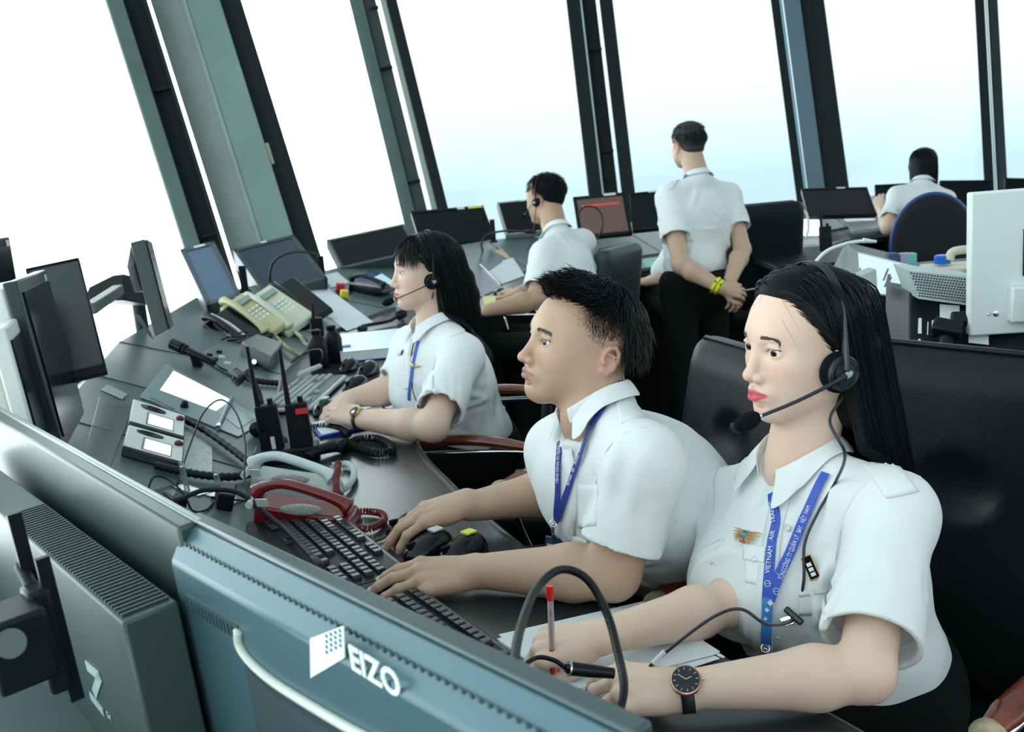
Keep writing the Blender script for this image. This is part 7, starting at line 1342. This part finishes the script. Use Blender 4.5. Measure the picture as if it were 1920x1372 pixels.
def right_things():
    # side desk behind the front woman with computers
    d = thing('side_desk', 'dark desk behind the front woman\'s chair carrying computers and the white monitor', 'desk', (1.45, 2.75, FLOOR)); MB().box((1.50, 2.80, .70), (1.5, 1.0, .03)).build('tabletop', PANELD, d, bevel=.004)
    for x, y in ((.80, 2.35), (2.2, 2.35), (.80, 3.25), (2.2, 3.25)): MB().box((x-1.45, y-2.75, (.685-FLOOR)/2+0), (.05, .05, .685-FLOOR)).build('leg', PANELD, d)
    d.children[0].location = (-1.45, -2.75, -FLOOR)
    zc = at(1690, 487, 3.05)[2]-.021; zp = at(1795, 506, 2.9)[2]-.056; MB().box((1.22, 3.05, (zc+.715)/2), (.34, .12, zc-.715)).build('raised_shelf', HOUD, d, world=True); MB().box((1.28, 2.90, (zp+.715)/2), (.30, .16, zp-.715)).build('raised_shelf', HOUD, d, world=True)
    # white monitor back
    tl = at(1815, 352, 2.15); F_ = frame(tl+np.array((.30, -.03, -.16)), (1, -.10, 0), (0, .0, 1)); t = thing('monitor', 'white monitor seen from behind at the right edge', 'monitor', F_)
    MB().box((0, 0, 0), (.60, .030, .30)).build('rear_case', mat('satin_white', (.66, .76, .75), .35), t, bevel=.004); MB().box((0, .018, 0), (.59, .008, .29)).build('screen', SCRD, t)
    MB().box((.035, -.025, -.085), (.52, .03, .075), None).build('rear_hump', mat('satin_white'), t, bevel=.004); 
    for x in (-.262, -.248): MB().lathe([(.0045, 0), (.006 if x > -.25 else .004, .001), (.003, .002)], 20, frame((x, -.0155, -.105), (1, 0, 0), (0, -1, 0))).build('stud', CHROME, t)
    MB().box((-.165, -.0165, .02), (.062, .006, .098)).build('port_panel', BLKPL, t, bevel=.002); MB().box((-.188, -.0205, .02), (.006, .002, .07)).build('printed_label', LBL, t); MB().tube([(-.18, -.02, -.04), (-.185, -.055, -.08), (-.175, -.055, -.15)], .008, 10).build('cable', BLKPL, t, smooth=180)
    MB().tube([(.1, -.02, -.12), (.1, -.02, .715-F_[2, 3])], .025, 16).build('stand', SILV, t); MB().lathe([(.10, .715-F_[2, 3]), (.10, .725-F_[2, 3]), (.03, .73-F_[2, 3])], 28, Tl(.1, -.02, 0)).build('foot', SILV, t)
    # silver monitor with the slanted-bar logo
    q = [at(1607, 471, 2.78), at(1750, 507, 2.50), at(1750, 566, 2.46), at(1612, 548, 2.74)]; x_ = nrm(q[1]-q[0]); z_ = nrm((q[0]-q[3])); nn = nrm(np.cross(x_, z_)); r2 = at(1750, 566, 1.)-CAM; q[2] = CAM+r2*(((q[0]-CAM)@nn)/(r2@nn)); nn = nn if nn@(CAM-q[0]) > 0 else -nn; F_ = frame(q[3], x_, nrm(z_-x_*(z_@x_))); ys = 1 if F_[:3, 1]@(CAM-q[0]) > 0 else -1; i = np.linalg.inv(F_)
    s = thing('monitor', 'silver monitor seen from behind with two slanted letters as logo', 'monitor', F_); bk_ = -nn*.03; MB().add(q+[a+bk_ for a in q], [(0, 1, 2, 3), (7, 6, 5, 4), (0, 4, 5, 1), (1, 5, 6, 2), (2, 6, 7, 3), (3, 7, 4, 0)]).build('rear_case', SILV, s, world=True, smooth=0, bevel=.004); h = 0; y = ys*.0008; lg = mat('dark_logo', (.03, .045, .05), .4)
    def bar(a, b, r=.0016): A_, B_ = _onplane(i, *a, y), _onplane(i, *b, y); n = np.cross(nrm(B_-A_), (0, 1, 0))*r; e = np.array((0, ys*.001, 0)); return MB().add([A_-n, A_+n, B_+n, B_-n, A_-n+e, A_+n+e, B_+n+e, B_-n+e], [(0, 1, 2, 3), (7, 6, 5, 4), (0, 4, 5, 1), (1, 5, 6, 2), (2, 6, 7, 3), (3, 7, 4, 0)])
    for a, b in (((1665, 503), (1656, 526)), ((1666, 514), (1663, 526)), ((1669, 514), (1658, 538)), ((1670, 519), (1667, 528)), ((1671, 519), (1666, 527))): bar(a, b).build('logo_bar', lg, s, smooth=0)
    c0 = (q[2]+q[3])/2+bk_; MB().tube([c0+(0, 0, .02), c0*(1, 1, 0)+(0, 0, .715)], .02, 12).build('stand', HOUD, s, world=True)
    # perforated silver case and black housing with labels
    A = [at(1702, 507, 2.35), at(1835, 522, 2.30), at(1835, 575, 2.25), at(1722, 560, 2.28)]; p = thing('perforated_case', 'silver slanted case with rows of round holes in front of the logo monitor', 'case', A[3]); b = np.array((.02, .14, -.0)); V = A+[q+b for q in A]
    MB().add(V, [(0, 1, 2, 3), (7, 6, 5, 4), (0, 4, 5, 1), (1, 5, 6, 2), (2, 6, 7, 3), (3, 7, 4, 0)]).build('shell', SILV, p, world=True, smooth=0); n = nrm(np.cross(A[1]-A[0], A[3]-A[0])); n = n if n@(CAM-A[0]) > 0 else -n; ho = MB(); k = 0
    for a in range(22):
        for c in range(9):
            u = (a+.9+.5*(c % 2))/23.5; v = (c+.9)/10; q = (A[0]*(1-u)+A[1]*u)*(1-v)+(A[3]*(1-u)+A[2]*u)*v; ho.lathe([(.0021, 0), (.0021, .0006)], 8, frame(q+n*.0002, RT, n))
    ho.build('perforations', BLKPL, p, world=True)
    A = [at(1705, 548, 2.34), at(1930, 590, 2.22), at(1930, 760, 2.12), at(1705, 690, 2.22)]; c_ = thing('equipment_housing', 'large black equipment housing with white stickers behind the front woman\'s chair', 'housing', A[3]); b = np.array((.02, .20, 0)); V = A+[q+b for q in A]
    MB().add(V, [(0, 1, 2, 3), (7, 6, 5, 4), (0, 4, 5, 1), (1, 5, 6, 2), (2, 6, 7, 3), (3, 7, 4, 0)]).build('shell', HOUD, c_, world=True, smooth=0, bevel=.004); n = nrm(np.cross(A[1]-A[0], A[3]-A[0])); n = n if n@(CAM-A[0]) > 0 else -n
    def onq(px, py): v = FW+RT*(px-960)/FPX+UP*(686-py)/FPX; t_ = ((A[0]-CAM)@n)/(v@n); return CAM+v*t_
    for q in ([(1762, 571), (1799, 574), (1799, 600), (1762, 598)], [(1816, 617), (1853, 620), (1854, 647), (1816, 643)], [(1722, 597), (1728, 597), (1728, 626), (1721, 626)], [(1747, 601), (1755, 602), (1753, 628), (1746, 628)], [(1739, 604), (1741, 604), (1740, 628), (1738, 628)], [(1722, 636), (1726, 636), (1726, 645), (1721, 645)]):
        P = [onq(*a)+n*.0008 for a in q]; MB().add(P+[a+n*.001 for a in P], [(0, 1, 2, 3), (7, 6, 5, 4), (0, 4, 5, 1), (1, 5, 6, 2), (2, 6, 7, 3), (3, 7, 4, 0)]).build('sticker', mat('white_label'), c_, world=True, smooth=0)
    m = MB(); o = onq(1775, 632)+n*.03; m.box((0, 0, 0), (.060, .035, .03), frame(o, A[1]-A[0], n)); m.box((0, 0, .0), (.04, .03, .025), frame(onq(1800, 615)+n*.03, A[1]-A[0]+np.array((0, 0, .12)), n)); m.build('mount_joint', BLKPL, c_, world=True, bevel=.006)
    MB().tube([o+(0, 0, -.02), o+(-.02, -.03, -.07)], .016, 12).build('mount_stem', BLKPL, c_, world=True)
    for px in (1800, 1850): MB().lathe([(.020, 0), (.022, .004), (.018, .01)], 20, Tl(*(at(px, 662, 2.14)))).build('foot_disc', BLKPL, c_, world=True)
    # dark angled box left of the silver monitor
    V = [at(1568, 478, 2.9), at(1592, 452, 2.9), at(1612, 468, 2.8), at(1585, 505, 2.75), at(1560, 500, 2.9)]; V2 = [at(1592, 452, 2.9), at(1612, 468, 2.8)]; bx = thing('angled_box', 'dark grey angled box left of the silver monitor', 'box', at(1590, 500, 2.85)); a = [at(1590, 458, 2.9), at(1612, 474, 2.78), at(1614, 515, 2.74), at(1562, 512, 2.92)]; b = np.array((.03, .10, .0)); MB().add(a+[q+b for q in a], [(0, 1, 2, 3), (7, 6, 5, 4), (0, 4, 5, 1), (1, 5, 6, 2), (2, 6, 7, 3), (3, 7, 4, 0)]).build('case', HOUS, bx, world=True, smooth=0, bevel=.003)
    a = [at(1617, 515, 2.5), at(1643, 505, 2.5), at(1645, 545, 2.5), at(1620, 545, 2.5)]; b2 = thing('small_box', 'small pale box behind the headset of the front woman', 'box', a[3]); MB().add(a+[q+np.array((0, .05, 0)) for q in a], [(0, 1, 2, 3), (7, 6, 5, 4), (0, 4, 5, 1), (1, 5, 6, 2), (2, 6, 7, 3), (3, 7, 4, 0)]).build('case', SILV, b2, world=True, smooth=0)
    tw = thing('computer_tower', 'dark computer tower standing behind the front woman\'s hair', 'computer', (.98, 2.75, .715)); MB().box((0, 0, .075), (.11, .35, .15)).build('case', HOUD, tw, bevel=.004); MB().box((0, -.177, .075), (.10, .003, .13)).build('front_panel', BLKPL, tw)
    # cream printer-like box, blue cap, beige handset
    F_ = frame(at(1795, 506, 2.9), (1, -.1, 0), (0, 0, 1)); pr = thing('answering_machine', 'cream box with a slotted top beside the white monitor', 'machine', F_); MB().box((0, 0, -.02), (.17, .14, .07)).build('case', CREAM, pr, bevel=.006)
    for k in range(10): MB().box((-.05+k*.011, -.0712, -.002), (.003, .002, .022), rotm((0, 1, 0), -35)).build('slot', BLKPL, pr)
    cp = thing('blue_cap', 'bright blue round lid standing on the cream box', 'lid', at(1767, 486, 2.9)); MB().lathe([(.022, -.012), (.022, .008), (.018, .012)], 28).build('lid', mat('bright_blue', (.01, .14, .62), .35), cp); hs = thing('telephone_handset', 'beige handset lying on the cream box next to the blue lid', 'handset', at(1800, 478, 2.88)); MB().tube(smoothpath([(-.03, 0, -.012), (-.02, 0, .010), (.02, 0, .014), (.07, 0, .012)], 6), .012, 12).build('grip', CREAM, hs, smooth=180)
    # white cable curving up to a tapered end
    g = thing('white_cable', 'white curved tube lamp rising behind the front woman\'s hair', 'white_cable', at(1525, 500, 2.95)); MB().tube(smoothpath([at(1515, 520, 2.95), at(1528, 494, 2.95), at(1552, 470, 2.95), at(1590, 456, 2.95), at(1625, 451, 2.95)], 10), .0055, 10).build('tube', mat('white_tube', (.75, .85, .82), .35), g, world=True, smooth=180); MB().tube([at(1618, 451, 2.95), at(1643, 453, 2.95)], [.008, .004], 10).build('head', mat('white_tube'), g, world=True, smooth=60)
    # things on the far right console and table
    tb = thing('side_table', 'black side table with small things between the standing man and the far woman', 'table', (1.62, 5.35, FLOOR)); MB().box((0, 0, .80-FLOOR), (.62, .75, .03)).build('tabletop', HOUD, tb, bevel=.004)
    for x, y in ((-.27, -.33), (.27, -.33), (-.27, .33), (.27, .33)): MB().box((x, y, (.79-FLOOR)/2), (.04, .04, .79-FLOOR)).build('leg', HOUD, tb)
    r = handheld_radio('handheld radio with antenna on the side table right of the large leather chair back', frame(at(1549, 470, 5.1), (1, 0, 0), (-.03, 0, 1)), .12, .13); 
    w = thing('wire_loop', 'white cable loop standing on the far right console', 'cable', at(1502, 450, 6.3)); MB().tube(smoothpath([at(1492, 455, 6.3), at(1492, 415, 6.3), at(1499, 392, 6.3), at(1512, 400, 6.3), at(1516, 425, 6.3), at(1511, 447, 6.3)], 8), .007, 8).build('cable_run', mat('white_tube'), w, world=True, smooth=180)
    for lab, c, m_ in (('bright tilted touch screen on the far right console', [(1484, 424), (1534, 424), (1547, 450), (1484, 452)], mat('bright_far_screen', (.5, .6, .62), .1, emit=(.7, .8, .85), es=.8)), ('pale screen panel in front of the far woman', [(1580, 420), (1650, 418), (1660, 440), (1600, 447)], mat('pale_far_panel', (.35, .38, .40), .2))):
        s = thing('screen_panel' if 'sheet' not in lab else 'paper', lab, 'panel' if 'sheet' not in lab else 'paper', surf(*c[0])[0]); plate(c, .02, m_, 'face', s, .03)
    t2 = thing('small_items', 'row of small boxes on the top edge of the logo monitor desk', 'boxes', at(1690, 486, 3.1)); bpy.data.objects.remove(t2)
    for k, (x, col, lab) in enumerate(((1672, (.05, .12, .2), 'dark blue small carton behind the silver monitor'), (1695, (.45, .4, .6), 'lilac small carton behind the silver monitor'), (1706, (.2, .6, .6), 'turquoise small carton behind the silver monitor'))):
        s = thing('carton', lab, 'carton', at(x, 487, 3.05)); MB().box((0, 0, 0), (.03, .03, .04)).build('carton_body', mat('carton%d' % k, col, .6), s, bevel=.001)
def chair(label, o, f, top=1.08, w=.54, seatz=.50, arms=True, m=None, button=True, tilt=8, kind='leather', group=None, hh=.66, wood=None):
    """o: point on the floor below the seat's centre, f: the way it faces"""
    LE = m or mat('black_leather', (.004, .007, .008), .38, bump=.3, bscale=330, spec=.22); F_ = frame((o[0], o[1], FLOOR), (f[0], f[1], 0), (0, 0, 1)); t = thing('office_chair', label, 'chair', F_, group); z = seatz-FLOOR
    S = Sdf(); S.box((0, 0, z-.06), (.50, w*.92, .11), None, .04, .02); V, F = S.mesh(.012); mkobj('seat', V, F, LE, t, 0, 180)
    T = rotm((0, 1, 0), -tilt); c = np.array((-.27, 0, z+hh/2-.02)); B_ = Sdf(); Mx = T.copy(); B_.box(c, (.09, w, hh), Mx, .042, .02); B_.box(c+T[:3, :3]@np.array((.012, 0, 0)), (.09, w*.86, hh*.86), Mx, .04, .05)
    if button: B_.ell(c+T[:3, :3]@np.array((.072, 0, .06)), (.028, .06, .045), Mx, .03, 's')
    V, F = B_.mesh(.008); mkobj('backrest', V, F, LE, t, 0, 180)
    P = [c+T[:3, :3]@np.array((.028, y, zz)) for y, zz in [(-w/2+.004, -hh/2+.05), (-w/2+.004, hh/2-.05), (-w/2+.045, hh/2-.004), (w/2-.045, hh/2-.004), (w/2-.004, hh/2-.05), (w/2-.004, -hh/2+.05)]]; MB().tube(P, .005, 8).build('piping', LE, t, smooth=180)
    if button: MB().ball((0, 0, 0), (.010, .036, .020), T@Tl(0, 0, 0) if False else frame(c+T[:3, :3]@np.array((.042, 0, hh/2-.17)), T[:3, 0], T[:3, 2]), 24, 14).build('button', mat('leather_button', (.03, .036, .036), .4), t, smooth=180)
    if arms:
        WD = wood or mat('red_brown_wood', (.17, .035, .014), .16, coat=.5, vary=.5, vscale=5, stretch=(2, 14, 14))
        for q in (1, -1):
            MB().tube(smoothpath([(-.20, q*.285, z+.20), (-.05, q*.29, z+.225), (.12, q*.29, z+.22), (.22, q*.285, z+.20)], 6), [.019]*2+[.022]*14+[.019, .017, .012], 14, flat=.65).build('armrest', WD, t, smooth=60); MB().ball((.212, q*.285, z+.200), (.026, .022, .017), None, 16, 10).build('worn_tip', mat('worn_wood', (.42, .36, .22), .7, vary=.3, vscale=60), t, smooth=180)
            MB().tube(smoothpath([(-.22, q*.29, z+.15), (-.18, q*.29, z+.19), (.16, q*.29, z+.185), (.19, q*.29, z+.16), (.10, q*.29, z-.06), (-.05, q*.26, z-.10)], 5), .007, 8).build('chrome_frame', CHROME, t, smooth=180)
    MB().tube([(0, 0, z-.12), (0, 0, .10)], .028, 14).build('column', CHROME, t)
    for k in range(5): a = 2*PI*k/5+.3; MB().tube([(0, 0, .10), (.28*math.cos(a), .28*math.sin(a), .065)], [.028, .018], 10).build('foot_arm', BLKPL, t); MB().ball((.28*math.cos(a), .28*math.sin(a), .032), (.032, .02, .032), None, 14, 10).build('castor', BLKPL, t, smooth=180)
    return t
def chairs():
    chair('black leather office chair with a large back button behind the front woman', (.55, 1.52), (-.80, -.60), w=.60, hh=.59, tilt=10)
    chair('black leather office chair of the man at the keyboard, button beside his shoulder', (.24, 2.09), (-.95, -.30), w=.52, hh=.52, tilt=12)
    chair('office chair with worn wooden armrests under the ponytailed woman', (-.11, 2.93), (-.96, .20), w=.46, hh=.40)
    LG = mat('grey_leather', (.022, .036, .042), .45, bump=.2, bscale=300); chair('grey office chair with rounded back behind the man at the back console', (.30, 5.15), (-.85, .52), w=.42, hh=.50, m=LG, button=False)
    LD = mat('dark_teal_leather', (.005, .012, .016), .5, bump=.2, bscale=300, spec=.2); chair('large dark leather chair with its back showing right of the standing man', (1.36, 5.80), (-.10, 1.), w=.42, hh=.56, m=LD, button=False, seatz=.55)
    # the far woman's task chair
    f = nrm(np.array((.15, 1., 0))); o = (2.60, 6.38); F_ = frame((o[0], o[1], FLOOR), f, (0, 0, 1)); t = thing('task_chair', 'dark task chair with rounded back and blue rim under the far woman', 'chair', F_); c = np.array((-.20, 0, .86)); FB = mat('dark_fabric', (.008, .012, .015), .9); BB = mat('blue_rim', (.01, .06, .22), .4)
    S = Sdf(); S.ell(c, (.045, .235, .30), None, .02); V, F = S.mesh(.01); mkobj('backrest', V, F, FB, t, 0, 180); P = [c+np.array((.03, .24*math.cos(a), .305*math.sin(a))) for a in np.linspace(0, 2*PI, 48, endpoint=False)]; MB().tube(P, .014, 8, closed=True).build('rim', BB, t, smooth=180)
    MB().box((0, 0, .66), (.46, .46, .09)).build('seat', FB, t, bevel=.03); MB().tube([(0, 0, .62), (0, 0, .10)], .03, 12).build('column', BLKPL, t); MB().box((-.20, 0, .74), (.03, .07, .28)).build('back_bracket', BLKPL, t, bevel=.005)
    for k in range(5): a = 2*PI*k/5; MB().tube([(0, 0, .10), (.28*math.cos(a), .28*math.sin(a), .065)], [.028, .018], 10).build('foot_arm', BLKPL, t); MB().ball((.28*math.cos(a), .28*math.sin(a), .032), (.032, .02, .032), None, 14, 10).build('castor', BLKPL, t, smooth=180)
def ptt():
    # push-to-talk grip in the front woman's left hand
    a, b = at(1060, 1252, 1.235), at(1150, 1262, 1.25); t = thing('push_to_talk_switch', 'black push-to-talk grip with silver ring in the left hand of the front woman', 'switch', a); MB().tube([a, a+(b-a)*.12, a+(b-a)*.5, b], [.005, .0082, .0080, .0065], 16).build('grip', BLKGL, t, world=True, smooth=60); MB().tube([a+(b-a)*.06, a+(b-a)*.10], .009, 16).build('ring', CHROME, t, world=True)
    MB().tube(smoothpath([a, at(1040, 1238, 1.24), at(1010, 1232, 1.24), at(985, 1245, 1.22), at(975, 1265, 1.2)], 8), .0028, 8).build('cable', BLKPL, t, world=True, smooth=180)
    q = at(1225, 1243, 1.30); c = thing('cable_connector', 'slim connector with white band at the end of the front woman\'s headset cable', 'connector', q); d = nrm(at(1255, 1212, 1.29)-q); MB().tube([q, q+d*.022], .0032, 10).build('white_band', WHPL, c, world=True); MB().tube([q-d*.008, q], .0024, 8).build('tip', BLKPL, c, world=True)
for fn in (room, console, back_monitors, left_monitors, fore_monitors, phones, desk_things, panel_things, right_things, chairs, ptt, woman1, w1_props, man2, m2_props, woman3, back_man, standing_man, far_woman, hidden_person):
    fn()
